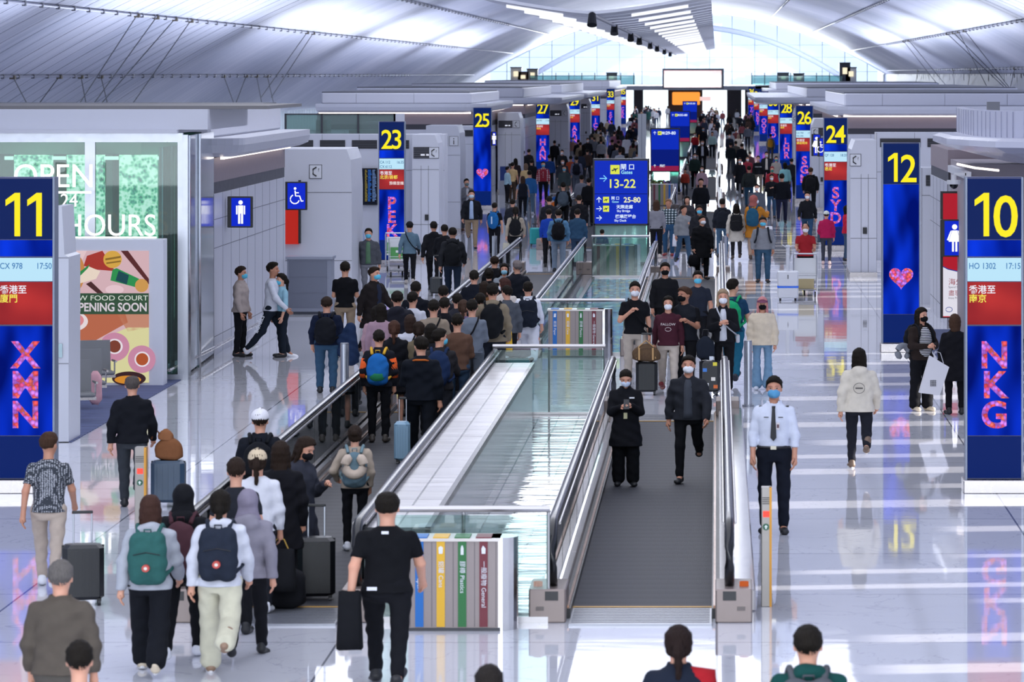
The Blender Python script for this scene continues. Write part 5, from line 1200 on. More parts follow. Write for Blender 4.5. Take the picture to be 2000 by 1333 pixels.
pl([(220,527),(228,524),(272,545),(268,562),(216,548)], '#2f9150', 3); pl([(232,529),(252,538),(248,556),(226,548)], '#1d4a52', 4); disc(277, 558, 13, 13, '#cf9a52', 4); disc(224, 566, 18, 9, '#e8c8d0', 2); pl([(168,555),(178,550),(202,573),(190,573)], '#4a2a2a', 2)
pl([(102,573),(291,573),(291,614),(102,614)], '#35513c', 6)
pl([(134,614),(245,614),(250,630),(160,680),(134,660)], '#b9694c', 1); pl([(228,614),(291,614),(291,640),(250,648)], '#c58a72', 1); pl([(160,680),(250,640),(291,640),(291,748),(200,748)], '#dbd6a0', 1); disc(140, 628, 32, 20, '#e9dcdf', 2); disc(136, 626, 28, 16, '#d98a90', 3)
disc(224, 678, 29, 28, '#c98aa6', 2); disc(224, 677, 16, 15, '#e9dfe8', 3); disc(224, 677, 12, 12, '#7d4030', 4); disc(277, 702, 27, 27, '#c98aa6', 3); disc(278, 702, 15, 15, '#e9dfe8', 4); disc(278, 702, 12, 12, '#b0552e', 5)
disc(135, 690, 32, 36, '#e8d5d0', 2); disc(134, 690, 27, 30, '#9c2a22', 3)
for k in range(7): disc(128 + 8*(k % 3) + k, 672 + 6*k, 4, 5, '#d9a060', 4)
disc(252, 740, 33, 14, '#3a2326', 3); disc(250, 742, 26, 8, '#d58c2e', 4)
p.build('poster_print', parent=r)
text('NEW FOOD COURT', q(291) + -.01, -.032, z(587), .09, E('#dfe6dc'), r, align='RIGHT', ext=.001, sx=1.24); text('OPENING SOON', q(288), -.032, z(608), .15, E('#d8cfd8'), r, align='RIGHT', ext=.001, bold=.005, sx=.86)
# white cabinet beside column 11
r = empty('slim_service_cabinet', (gX(118, 60), 60, 0)); tag(r, 'slim white service cabinet directly behind the gate 11 column', 'cabinet'); MB().m(mat('#c6c9d4', .35)).prism([(-.11, 0), (-.11, 3.46), (.02, 3.46), (.06, 2.75), (.12, 2.72), (.12, 0)][::-1], 'y', 0, 1.1).m(mat('#888b95', .4)).box(-.111, .121, -.004, 0, 2.70, 2.715).box(-.111, .121, -.004, 0, 1.15, 1.165).build('body', parent=r); MB().m(mat('#8ba0a8', .3, .4)).box(-.03, .03, -.03, 0, 1.25, 1.45).build('access_reader', parent=r)
# restroom signs
def restroom(px0, px1, py0, py1, Y, kind, label, side=True):
    r = empty('restroom_sign', (gX((px0+px1)/2, Y), Y, 0)); tag(r, label, 'sign'); w = gX(px1, Y) - gX(px0, Y); zt, zb = gZ(py0, Y), gZ(py1, Y); h = zt - zb; c = (zt + zb)/2
    MB().m(M_dark()).box(-w/2 - .06, w/2 + .03, .0, .14, zb - .02, zt + .02, .01).build('housing', parent=r); MB().m(emis('#0a28c8', .95)).box(-w/2 + .02, w/2 - .01, -.006, 0, zb + .01, zt - .01).build('blue_face', parent=r)
    ic = MB().m(emis('#ffffff', 1.1)); s = h
    if kind == 'w':
        ic.cyl((0, -.012, c + s*.32), (0, -.008, c + s*.32), s*.075, n=14).prism([(-s*.07, c+s*.22), (s*.07, c+s*.22), (s*.17, c-s*.1), (-s*.17, c-s*.1)][::-1], 'y', -.012, -.008)
        for sx in (-1, 1): ic.box(sx*s*.02, sx*s*.075, -.012, -.008, c - s*.38, c - s*.1); ic.prism([(sx*s*.08, c+s*.22), (sx*s*.12, c+s*.2), (sx*s*.22, c-s*.05), (sx*s*.17, c-s*.07)], 'y', -.012, -.008)
    elif kind == 'm':
        ic.cyl((0, -.012, c + s*.33), (0, -.008, c + s*.33), s*.075, n=14).box(-s*.09, s*.09, -.012, -.008, c - s*.05, c + s*.23)
        for sx in (-1, 1): ic.box(sx*s*.015, sx*s*.085, -.012, -.008, c - s*.4, c - s*.03).box(sx*s*.11, sx*s*.155, -.012, -.008, c - s*.08, c + s*.22)
    else:
        ic.cyl((-s*.04, -.012, c + s*.28), (-s*.04, -.008, c + s*.28), s*.05, n=12).tube([(-s*.04, -.01, c+s*.2), (-s*.02, -.01, c), (s*.13, -.01, c), (s*.2, -.01, c - s*.2), (s*.27, -.01, c - s*.18)], s*.025, 5).tube([(-s*.03, -.01, c+s*.12), (s*.1, -.01, c+s*.12)], s*.02, 5).tube([(-s*.05 + s*.17*math.cos(t), -.01, c - s*.12 + s*.17*math.sin(t)) for t in [i*.5 + 2.0 for i in range(9)]], s*.022, 5)
    ic.build('pictogram', parent=r)
    return r
restroom(450, 490, 386, 443, 80.3, 'm', 'blue men restroom sign projecting from the left wall'); restroom(560, 597, 357, 409, 95, 'a', 'blue wheelchair sign on the dark bracket beside the red panel')
restroom(1843, 1886, 431, 500, 84, 'w', 'blue women restroom sign behind the gate 10 column'); restroom(396, 412, 386, 443, 78.6, 'm', 'narrow blue men restroom sign seen through the chrome uprights')
restroom(1588, 1602, 263, 304, 150, 'w', 'small blue women restroom sign between gates 26 and 24'); restroom(1600, 1608, 270, 305, 148, 'a', 'small blue wheelchair sign just left of the gate 24 column'); restroom(961, 969, 258, 284, 160, 'm', 'small blue restroom sign right of gate 25')
o = MB().m(emis('#c22a20', .75)).box(gX(552, 95.5), gX(580, 95.5), 95.85, 96.0, gZ(477, 95.9), gZ(395, 95.5)).m(M_dark()).box(gX(580, 95.5), gX(584, 95.5), 95.8, 96.0, gZ(477, 95.5), gZ(353, 95.5)).build('red_poster'); tag(o, 'plain red illuminated poster under the wheelchair sign', 'poster')
# restroom wall fittings
for px, py, Y in ((463, 520, 80.5), (448, 545, 79.2)):
    pass
# kiosks, counters
kiosk(-13.0, gX(687, 96), 96, 1, 'nearest left white service cabinet with a help phone plate, behind the restroom entrance')
kiosk(gX(800, 118), gX(812, 118) + .6, 119, 1, 'narrow white service cabinet with a help phone plate, right of gate 23')
kiosk(gX(832, 140), gX(899, 140), 140, 1, 'white service cabinet with an information plate, left of gate 25', 'info')
kiosk(gX(972, 187), gX(1017, 187), 187, 1, 'white service cabinet with a help phone plate, left of gate 27')
kiosk(gX(1072, 240), gX(1110, 240), 240, 1, 'distant white service cabinet between gates 27 and 29')
kiosk(gX(1134, 292), gX(1153, 292), 292, 1, 'distant white service cabinet left of gate 31')
kiosk(gX(1661, 109), gX(1712, 109), 109, -1, 'white service cabinet with a help phone plate, right of gate 24', louvre=False)
kiosk(gX(1585, 162), gX(1622, 162), 162, -1, 'white service cabinet between gates 26 and 24')
kiosk(gX(1549, 212), gX(1556, 212) + .3, 212, -1, 'small white cabinet far off, right of gate 28')
r = empty('service_counter', (gX(604, 92), 92, 0)); tag(r, 'grey panelled counter beside the red poster', 'counter'); gm_ = mat('#83899a', .5); b = MB().m(gm_).box(-.50, .50, 0, .7, .06, 1.24).m(mat('#6b7182', .5)).box(-.46, .40, -.01, 0, .15, 1.2).m(mat('#6a7081', .5))
for zz in (.48, .84): b.box(-.46, .40, -.014, -.01, zz, zz + .012)
b.build('panels', parent=r); MB().m(mat('#8d93a4', .4)).box(-.53, .53, -.04, .74, 1.24, 1.30).build('top', parent=r); MB().m(mat('#3a3f4c', .5)).box(-.48, .48, .02, .6, 0, .06).build('plinth', parent=r)
for (x0, x1, Y, lab) in ((815, 852, 138, 'blue and grey gate counter below the teal screen'), (975, 995, 184, 'blue gate counter left of gate 27')):
    r = empty('gate_counter', (gX((x0+x1)/2, Y), Y, 0)); tag(r, lab, 'counter'); w = (gX(x1, Y) - gX(x0, Y))/2; MB().m(mat('#9ba0ae', .5)).box(-w, w, 0, .6, 0, .62).build('base', parent=r); MB().m(mat('#12357e', .4)).box(-w + .04, w - .02, -.02, .5, .62, 1.25).build('blue_front', parent=r)
r = empty('information_screen', (gX(822, 141), 141, 0)); tag(r, 'tall teal information screen beside the gate 23 cabinet', 'screen'); MB().m(M_dark()).box(-.24, .24, 0, .2, 0, gZ(284, 141)).build('casing', parent=r); MB().m(emis('#19b4cc', .9)).box(-.18, .18, -.01, 0, gZ(352, 141), gZ(290, 141)).m(emis('#0f6f94', .8)).box(-.18, .18, -.01, 0, gZ(368, 141), gZ(352, 141)).m(emis('#c9e4f4', .8)).box(-.18, .18, -.01, 0, gZ(380, 141), gZ(368, 141)).build('screen', parent=r)
# flight board
r = empty('flight_board', (gX(711, 120.8), 120.88, 0)); tag(r, 'dark departures board with orange and blue rows, left of gate 23', 'screen'); w = .385; zt, zb = gZ(329, 120.8), gZ(401, 120.8)
MB().m(mat('#0c0e14', .3)).box(-w, w, 0, .12, zb, zt).build('casing', parent=r); b = MB().m(emis('#12182a', .5)).box(-w + .02, w - .02, -.004, 0, zb + .02, zt - .02).m(emis('#e89a2a', .9)).box(-w + .03, -w + .06, -.008, -.004, zb + .03, zt - .06); rr = random.Random(3)
for k in range(22):
    zz = zt - .07 - k*.043
    for (x0, x1, c) in ((.02, .10, '#9a8a3a'), (.11, .22, '#2f6fd0'), (.24, .36, '#6f8fc8')): b.m(emis(c, .8)).box(x0, x0 + (x1-x0)*rr.uniform(.5, 1), -.008, -.004, zz, zz + .02)
b.build('rows', parent=r)
# low louvred walls behind
def wall_low(X0, X1, Y, ztop, label, n=3, nm='louvred_partition', D=1.5):
    r = empty(nm, ((X0+X1)/2, Y, 0)); tag(r, label, 'partition'); w = (X1-X0)/2; b = MB().m(mat('#c4c7d4', .4)).box(-w, w, 0, D, 0, ztop).m(mat('#7a7d88', .4))
    k = -w
    while k < w: b.box(k, k+.012, -.004, 0, 0, ztop); k += 1.1
    b.box(-w, w, -.004, 0, 2.55, 2.565); b.build('wall_panels', parent=r)
    l = MB(); s = 2*w/n
    for k in range(n): x0 = -w + s*k + .1; x1 = x0 + s - .2; l.m(mat('#23242c', .5)).box(x0, x1, -.02, 0, ztop - .42, ztop - .17).m(mat('#4b4d57', .5)).box(x0, x1, -.03, -.02, ztop - .30, ztop - .29).box(x0, x1, -.03, -.02, ztop - .36, ztop - .35)
    l.build('louvre', parent=r); return r
wall_low(gX(556, 121), gX(868, 121), 121, 3.62, 'white louvred partition wall behind the gate 23 column', 5)
wall_low(gX(1712, 119), gX(1990, 119), 119, 3.70, 'white louvred partition wall behind the gate 12 column', 3)
wall_low(gX(1800, 96), gX(1990, 96), 96, 3.2, 'lower louvred white wall right of the gate 12 column', 1)
wall_low(gX(890, 166), gX(930, 166), 166, 3.3, 'plain white partition wall left of gate 25', 1)
# glass bridge box
r = empty('glass_link_box', (gX(664, 124), 124, 0)); tag(r, 'row of dark-framed glass windows above the left partition wall', 'window box'); w = (gX(771, 124) - gX(558, 124))/2; b = MB().m(mat('#3b3d45', .4, .4)); z0, z1 = gZ(265, 124), gZ(222, 124)
for k in range(4): x = -w + 2*w*k/3; b.box(x - .03, x + .03, 0, .08, z0, z1)
b.box(-w, w, 0, .08, z1 - .04, z1).box(-w, w, 0, .08, z0, z0 + .03).m(mat('#c4c7d4', .5)).box(w - .02, w + .3, 0, .1, z0, z1).build('frame', parent=r)
MB().m(glass('#bcd3cf', 1, .25)).box(-w, w, .03, .05, z0, z1).build('pane', parent=r)
b = MB().m(mat('#4a5a5a', .5)); b.box(-w*.5, -w*.3, 1, 2.4, z0, z1 - .2).box(w*.1, w*.8, 1.2, 2.2, z0, z0 + .15).build('machinery', parent=r)
# far blocks left and right
for (X0, X1, Y0, Y1, zt, px, lab) in ((-16.6, -10.1, 170, 192, 4.62, 0, 'second left white building, with a long bright light strip over gate 23'), (-19, -10.0, 214, 250, 4.68, 1.9, 'third left white building, above gate 27'), (-20, -10.0, 266, 310, 4.72, 1.6, 'fourth left white building, near gate 29'), (-22, -10.0, 385, 430, 4.75, 0, 'farthest left white building before the end window')):
    block('retail_building', X0, X1, Y0, Y1, zt, 1, lab, over=px or .55)
for (X0, X1, Y0, Y1, zt, lab) in ((4.75, 15, 157, 185, 4.66, 'second right white building, with a long light strip over the gate 24 column'), (4.6, 16, 216, 275, 4.66, 'third right white building, above gate 28'), (4.6, 18, 330, 370, 4.70, 'farthest right white building before the end window')):
    block('retail_building', X0, X1, Y0, Y1, zt, -1, lab, over=2.6 if Y0 == 216 else .55)
# nearest right building: wall behind gate 12 with curved canopy
block('restroom_building', 4.9, 11, 87, 94, 3.1, -1, 'nearest right white building, with the women restroom entrance', canopy=False, parapet=False)
r = empty('curved_canopy', (6.9, 76, 0)); tag(r, 'curved white canopy with a ribbed parapet, above the gate 10 column', 'canopy'); cm_ = mat('#c4c7da', .25)
xy = [(gX(1835, 80) - 6.9, 6.5), (gX(1835, 80) - 6.85, 4.5), (gX(1850, 78) - 6.9, 2.2), (gX(1895, 76) - 6.9, .4), (gX(1950, 74) - 6.9, -1.2), (gX(2100, 74) - 6.9, -2.6), (6, -3.0), (6, 11)]
c = MB().m(cm_); n = len(xy); layers = [(3.55, .72), (3.72, .86), (3.95, .97), (4.06, 1.0), (4.17, 1.0), (4.22, .985)]; vs = []
for z_, s_ in layers:
    for (x, y) in xy: vs.append((6 + (x - 6)*s_ if x < 5.9 else x, 6 + (y-6)*s_ if y < 6.4 else y, z_))
fs = [tuple(range(n)), tuple(range(len(layers)*n - 1, (len(layers)-1)*n - 1, -1))] + [(a*n+i, (a+1)*n+i, (a+1)*n+(i+1) % n, a*n+(i+1) % n) for a in range(len(layers)-1) for i in range(n)]
c.add(vs, fs).build('canopy_slab', parent=r); pp_ = MB().m(mat('#b9bcd0', .4)); arc = [(gX(1886, 82) - 6.9, 9), (gX(1888, 80) - 6.9, 5), (gX(1905, 78) - 6.9, 2.5), (gX(1940, 76) - 6.9, .9), (gX(1985, 75) - 6.9, -.1), (gX(2080, 74) - 6.9, -.9)]
for k in range(5): (xa, ya), (xb, yb) = arc[k], arc[k+1]; pp_.add([(xa, ya, 4.2), (xb, yb, 4.2), (xb, yb, 4.72), (xa, ya, 4.72), (xa + .15, ya + .1, 4.2), (xb + .15, yb + .1, 4.2), (xb + .15, yb + .1, 4.72), (xa + .15, ya + .1, 4.72)], [(0,1,2,3), (7,6,5,4), (3,2,6,7), (0,3,7,4), (1,5,6,2)])
pp_.build('parapet', parent=r); rb = MB().m(mat('#9a9db4', .5))
for k in range(5):
    (xa, ya), (xb, yb) = arc[k], arc[k+1]
    for t in range(4): f_ = t/4; x, y = xa + (xb-xa)*f_, ya + (yb-ya)*f_; rb.box(x - .012, x + .012, y - .02, y, 4.22, 4.7)
rb.build('parapet_ribs', parent=r); MB().m(emis('#fff2ea', 1.8)).tube([(gX(1882, 79) - 6.9, 5, 3.62), (gX(1915, 77) - 6.9, 2.6, 3.60), (gX(1960, 76)-6.9, 1.4, 3.58)], .025, 6).build('light_strip', parent=r)
MB().m(mat('#9a929a', .6, .2)).box(gX(1884, 82) - 6.9, 4, 6, 10.9, 0.1, 3.6).build('wall_panels', parent=r)
o = empty('roof_antenna', (gX(1940, 112), 112, 0)); tag(o, 'small grey perforated speaker box on the roof right of the light strip', 'speaker'); MB().m(mat('#787b84', .5)).box(-.17, .18, 0, .2, gZ(218, 112), gZ(199, 112)).build('perforated_box', parent=o); MB().m(mat('#6c6f78', .5)).box(-.05, .05, .05, .15, gZ(232, 112), gZ(218, 112)).box(-.3, 1.2, .05, .2, gZ(240, 112), gZ(234, 112)).box(-.3, -.22, .05, .2, 0, gZ(240, 112)).build('bracket', parent=o)
o = empty('security_camera', (gX(1867, 80), 80, 0)); tag(o, 'white dome security camera on a bracket, left of the gate 10 column', 'camera'); MB().m(mat('#d3d5de', .35)).box(-.03, .2, 0, .06, gZ(343, 80), gZ(338, 80)).cyl((-.04, 0, gZ(352, 80)), (-.04, 0, gZ(341, 80)), .05, n=12).cyl((-.04, 0, gZ(360, 80)), (-.04, 0, gZ(352, 80)), .14, n=18).box(.18, .3, 0, 6, gZ(350, 80), gZ(336, 80)).build('bracket', parent=o); MB().m(mat('#16181e', .1)).ball((-.04, 0, gZ(361, 80)), .085).build('dome', parent=o)
# posters behind gate 10
Y = 84.5; r = empty('bank_poster', (gX(1864, Y), Y, 0)); tag(r, 'red and white bank offer poster in a black frame behind the gate 10 column', 'poster'); w = gX(1888, Y) - gX(1864, Y)
MB().m(M_dark()).box(-w - .03, w + .3, .02, .12, gZ(622, Y), gZ(374, Y)).build('frame', parent=r); b = MB().m(emis('#b82030', .8)).box(-w + .02, w + .28, 0, .02, gZ(430, Y), gZ(378, Y)).box(-w + .02, w + .28, 0, .02, gZ(620, Y), gZ(500, Y)); b.m(emis('#e6e4f0', .85)); b.prism([(-w+.02, gZ(618, Y)), (w+.28, gZ(618, Y)), (w+.28, gZ(534, Y)), (.1, gZ(531, Y)), (-w+.12, gZ(526, Y)), (-w+.02, gZ(522, Y))], 'y', -.004, 0); b.m(emis('#1c3f9a', .8)); b.tube([(-w+.02, -.006, gZ(521, Y)), (-w+.12, -.006, gZ(526, Y)), (.1, -.006, gZ(531, Y)), (w+.2, -.006, gZ(534, Y))], .01, 4).box(.06, .26, -.008, -.004, gZ(611, Y), gZ(600, Y))
b.tube([(-.11 + .07*math.cos(t), -.008, gZ(605, Y) + .05*math.sin(t)) for t in [i*.7 for i in range(10)]], .006, 4); b.build('print', parent=r)
rt = emis('#9a2036', .8)
for s, py, h, m_ in (('海外簽賬', 556, .11, rt), ('Spend Smart', 563, .045, emis('#5a5a6e', .8)), ('盡享日·韓', 577, .09, rt), ('Enjoy Privileges', 584, .04, emis('#5a5a6e', .8))): text(s, -w + .13, -.008, gZ(py, Y), h, m_, r, align='LEFT', ext=.001)
# seats by the left window
def seat(px, Y, label):
    r = empty('lounge_chair', (gX(px, Y), Y, 0), rad0(18)); tag(r, label, 'chair', 'grey beam seats by the food court poster'); g = mat('#6d6f73', .6)
    b = MB().m(g).prism([(.20, .42), (.27, .95), (.31, .95), (.25, .40)], 'x', -.26, .26); b.build('backrest', parent=r); MB().m(g).box(-.26, .26, -.25, .22, .40, .46, .03).build('seat', parent=r); l = MB().m(M_steel())
    l.tube([(-.2, -.2, 0), (-.2, .02, .38), (-.2, .25, 0)], .02, 6).tube([(.28, -.2, .62), (.28, .15, .62)], .02, 6).tube([(-.28, -.2, .62), (-.28, .15, .62)], .02, 6).tube([(-.28, -.05, .42), (-.28, -.05, .62)], .014, 6).tube([(.28, -.05, .42), (.28, -.05, .62)], .014, 6).box(-.3, .3, -.03, .03, .34, .39).build('steel_frame', parent=r); return r
def rad0(a): return a*PI/180
for px, Y, lab in ((150, 63.5, 'nearest grey gate seat in front of the food court poster'), (172, 66, 'grey gate seat with a pink coat over its arm'), (190, 68.2, 'farthest grey gate seat of the row beneath the poster')): seat(px, Y, lab)
soft('folded_coat', 'pink coat draped over the arm of a grey gate seat', 'coat', .22, .16, .52, '#c79aa2', (gX(186, 65), 65, .16))
# cleaning robot, trolleys
Y = gY(588); r = empty('cleaning_robot', (gX(1539, Y), Y, 0)); tag(r, 'white floor cleaning robot with a tall arm on top', 'robot'); w = .25
b = MB().m(mat('#dde0ea', .3)).box(-w, w, 0, .5, .06, .32, .03).box(-w, w, 0, .5, .34, .70, .03); b.build('body', parent=r); MB().m(emis('#2a60d8', .9)).box(-w - .002, w + .002, -.004, .5, .315, .34).build('light_band', parent=r)
MB().m(mat('#d5d8e2', .35)).cyl((0, .25, .70), (0, .25, 1.30), .045, n=12).tube([(0, .25, 1.24), (-.14, .25, 1.33)], .012, 6).tube([(0, .25, 1.24), (.14, .25, 1.33)], .012, 6).box(-.05, .05, .2, .3, 1.28, 1.32).m(M_dark()).box(-.01, .01, -.006, 0, .52, .62).build('mast', parent=r)
for sx in (-1, 1):
    for y in (.08, .42): MB().m(M_dark()).cyl((sx*.18 - .02, y, .05), (sx*.18 + .02, y, .05), .05, n=12).build('wheel', parent=r)
cart(gX(1572, 99.5), 99.5, PI, 'luggage trolley pushed by the man in the red t-shirt, with a cardboard box')
o = MB().m(mat('#c9b98e', .6)).box(-.22, .22, -.2, .2, .19, .48).m(mat('#e3e0dc', .5)).box(-.22, .22, -.2, .2, .48, .78, .03).build('cardboard_box', loc=(gX(1572, 99.5), 99.6, 0)); tag(o, 'pale boxes stacked on the red-shirted man\'s luggage trolley', 'box')
for k, (px, Y, lab) in enumerate(((776, 112.4, 'first luggage trolley of the nested row at the foot of gate 23'), (783, 109.2, 'second luggage trolley of the nested row at the foot of gate 23'))):
    c = cart(gX(px, Y), Y, PI, lab); MB().m(mat('#4f9a52', .5)).box(-.24, .24, .455, .47, .50, .80).m(mat('#e6e9e6', .5)).box(-.2, .1, .47, .475, .66, .72).build('advert_panel', parent=c)
cart(gX(1090, 148), 148, .1, 'luggage trolley loaded with an orange bag in the left crowd'); soft('duffel_bag', 'orange duffel with a blue top on a trolley in the left crowd', 'bag', .6, .45, .62, '#d9702e', (gX(1090, 148), 148, .2)); soft('rolled_jacket', 'blue bundle on top of the orange duffel', 'bundle', .36, .3, .16, '#2f63a8', (gX(1088, 148), 148, .82))
BK, DK, NV, GY, BR, WH, CR = '#15161a', '#22242b', '#1a2236', '#7c808b', '#3a2a20', '#dfe1ea', '#d9d0c2'
H1, H2, H3, H4 = '#17130f', '#241a14', '#3c2a20', '#4b4543'
MB_, MW = '#5cb8d8', '#e3e6ef'
def case(px, py, w, h, color, label, rz=0.0, handle=.35, **k):
    Y = gY(py); return suitcase(gX(px, Y), Y, w, .26, h, color, label, rz, handle, **k)
P = person
# ---- foreground, left
P(95, 848, 1150, 182, 'wa', 's', H3, 't', '#b9bcc4', 'n', '#b3a59a', WH, 'man in a black and white patterned short-sleeved shirt pulling a black suitcase', yaw=-24, tkind=('check', '#3c4048'), skin=1)
case(162, 1182, .42, .62, '#1b1d22', 'black suitcase pulled by the man in the patterned shirt', .2, .30)
P(118, 1100, 1.68, 178, 'st', 's', '#5a5654', 'j', '#544d46', 'n', '#55514c', BK, 'grey-haired man in an olive brown jacket, lower left', wd=1.06)
P(155, 1258, 1.66, 182, 'st', 's', H1, 't', '#2a2c33', 'n', DK, BK, 'dark-haired man of whom only the head shows, at the lower left edge of the frame')
P(258, 735, 993, 184, 'wc', 'b', H4, 'j', '#14161c', 'n', '#363a40', BK, 'balding man in a dark suit walking past the seats', wd=1.04)
case(329, 990, .42, .58, '#33485e', 'slate blue suitcase behind the yellow entry post', 0, .12)
Y = gY(990); r = empty('travel_bag', (gX(330, Y), Y, .58)); tag(r, 'soft brown bag resting on the slate blue suitcase', 'bag'); soft('bag_body', None, None, .36, .2, .28, '#7d5236', (0, 0, 0), parent=r, sag=.45); soft('rolled_top', None, None, .2, .16, .14, '#8a5c3e', (-.04, 0, .24), parent=r, sag=.4); MB().m(fabric('#5a3a28')).tube([(-.1, 0, .3), (-.17, 0, .40), (-.22, 0, .26)], .014, 5).build('strap', parent=r)
a = P(293, 972, 1315, 181, 'wa', 'l', '#3a2620', 'h', '#a4a8b2', 'w', '#16181e', '#cdbfa8', 'woman with long brown hair in a light grey hooded sweater with a green backpack', sole=1); backpack(a, 'wa', '#2f5b58', 'square', 'green backpack with a round badge, worn by the woman with long brown hair', badge='#b5443c')
a = P(358, 948, 1290, 180, 'wb', 'j', '#16171b', 'h', '#17181c', 'n', '#15161a', WH, 'person with a raised black hood and a maroon backpack'); backpack(a, 'wb', '#4a2f36', 'soft', 'maroon backpack worn by the person with the raised black hood')
a = P(430, 962, 1.64, 181, 'wc', 'p', H1, 'h', '#c9ccd8', 'w', '#c6c3ae', '#8a6f5a', 'woman in a white hooded sweater and cream trousers with a navy backpack', sole=1); backpack(a, 'wc', '#252b38', 'square', 'navy backpack with a round badge, worn by the woman in cream trousers', badge='#b5443c')
P(484, 958, 1285, 179, 'wb', 'j', '#807a8c', 'h', '#85828f', 'n', '#15161b', BK, 'person with a raised lilac grey hood and black trousers')
a = P(461, 898, 1.68, 182, 'st', 's', H2, 't', '#23252c', 'n', BK, BK, 'short-haired man in dark clothes with a beige collar, behind the lilac grey hood'); 
a = P(503, 885, 1.62, 180, 'st', 'p', H2, 's', '#cfd1db', 'n', DK, WH, 'woman in a beige cap and white top', cap='#c9b89e'); bag(a, 'R', .34, .2, .42, '#1b1c20', 'black bag hanging from the hand of the woman in the beige cap', c2='#b8974c')
a = P(508, 806, 1.70, 181, 'st', 's', H2, 'j', '#171a22', 'n', BK, BK, 'man in a white cap and dark jacket with a black backpack', cap='#d8d8e0'); backpack(a, 'st', '#15171c', 'soft', 'black backpack worn by the man in the white cap')
P(548, 870, 1.63, 180, 'st', 'l', H2, 'c', '#15151a', 'n', BK, BK, 'woman with long dark hair in a black coat, beside the suitcases')
a = P(585, 858, 1.60, 62, 'pw', 'l', H2, 'c', '#33353f', 'n', BK, BK, 'woman with a black face mask looking down at a phone, facing right', mask='#15161a', pitch=24); phone(a, 'mobile phone of the woman with the black face mask')
a = P(693, 838, 1080, 184, 'hp', 'u', H2, 's', '#a89a8c', 'g', '#14151a', WH, 'woman in a beige sweater with a neck pillow on a grey blue backpack'); bp_ = backpack(a, 'hp', '#5d7480', 'soft', 'grey blue backpack of the woman in the beige sweater', strap='#6f8790')
o = MB().m(fabric('#c2b2a4')).tube([(.105*math.cos(t), 0, .105*math.sin(t)) for t in [PI/2 + .35 + i*(2*PI - .7)/16 for i in range(17)]], [.03] + [.055]*15 + [.03], 10).build('neck_pillow', smooth=True); o.location = to_world(a, (0, .345, 1.25)); o.rotation_euler.z = a[0].rotation_euler.z; tag(o, 'beige neck pillow hanging on the grey blue backpack', 'pillow')
a = P(756, 967, 1342, 180, 'wa', 's', H1, 't', '#111216', 'g', '#14151a', BK, 'man in a black t-shirt and black jeans walking in front of the nearest recycling bin', skin=0, wd=1.17); MB().m(mat('#d8dae4', .6)).box(-.02, .03, .116, .122, 1.385, 1.41).build('printed_label', parent=a[0]); MB().m(mat('#d8dae4', .6)).box(.06, .13, .136, .146, .885, .915).build('hem_label', parent=a[0])
bag(a, 'L', .24, .26, .50, '#16171b', 'black bag held by the man in the black t-shirt', drop=-.12)
case(618, 1175, .38, .66, '#15171c', 'black suitcase on the belt beside the walkway newel', .1, .3); case(585, 1165, .36, .60, '#22262c', 'dark suitcase with a white tag standing in the queue', -.1, .35)
r = soft('duffel_bag', 'black duffel bag with a red tag beside the lilac grey hood', 'bag', .52, .3, .42, '#1a1b20', (gX(548, 41.2), 41.2, .025)); MB().m(fabric('#b3303e')).box(.08, .10, -.165, -.15, .2, .34).build('red_tag', parent=r); MB().m(M_dark()).tube([(-.12, 0, .40), (-.08, 0, .52), (.08, 0, .52), (.12, 0, .40)], .012, 5).build('handle', parent=r)
# ---- queue on the left walkway
a = P(740, 650, 867, 180, 'st', 's', H1, 'j', '#191b22', 'n', '#121318', '#4a4440', 'boy in an orange-sleeved jacket with a rainbow coloured backpack'); backpack(a, 'st', '#1f62a8', 'soft', 'blue and green backpack with bright details on the boy in the orange jacket', strap='#d8a83a', c2='#2a7a52')
for k, sx in (('L', 1), ('R', -1)):
    J = a[1]; s0, e0, w0, d0 = J['A' + k]; m = MB().m(fabric('#e8622e')).tube([tuple(s0 + (e0 - s0)*.25), tuple(s0 + (e0 - s0)*.6), tuple(e0), tuple(e0 + (w0 - e0)*.35)], [.072, .074, .070, .064], 12); m.build('orange_sleeve', parent=a[0], smooth=True)
P(770, 632, 840, 181, 'st', 'p', '#3e281f', 'c', '#14151a', 'r', '#15161a', BK, 'woman with a long brown ponytail in a black coat')
a = P(822, 663, 1.72, 180, 'pw', 's', H1, 'j', '#10141c', 'n', '#10131a', BK, 'man in a black jacket with an orange collar lining', yaw=22, wd=1.08); MB().m(fabric('#c4662c')).tube([(-.10, .05, 1.42), (-.06, .105, 1.44), (.06, .105, 1.44), (.10, .05, 1.42)], .014, 6).build('collar_lining', parent=a[0], smooth=True)
a = P(858, 648, 1.70, 178, 'pu', 's', H1, 'j', '#262528', 'n', '#23252c', BK, 'man in glasses looking left with a navy backpack', yaw=-50, mask=MB_); backpack(a, 'pu', '#1c2c4c', 'big', 'navy backpack of the man in glasses')
P(893, 618, 1.70, 180, 'ph', 's', H1, 's', '#5c4438', 'n', '#2f4258', BK, 'man in a brown wool jacket with a grey collar')
a = P(922, 590, 1.72, 181, 'ph', 's', H1, 's', '#6c7482', 'n', '#59616c', BK, 'man in a blue grey sweater with a thin black shoulder strap'); crossbody(a, BK, 'small black shoulder bag of the man in the blue grey sweater', -1)
P(938, 575, 1.70, 180, 'st', 's', H1, 'j', '#14161b', 'n', BK, BK, 'man in a black jacket with a small white chest mark, beside the khaki hood')
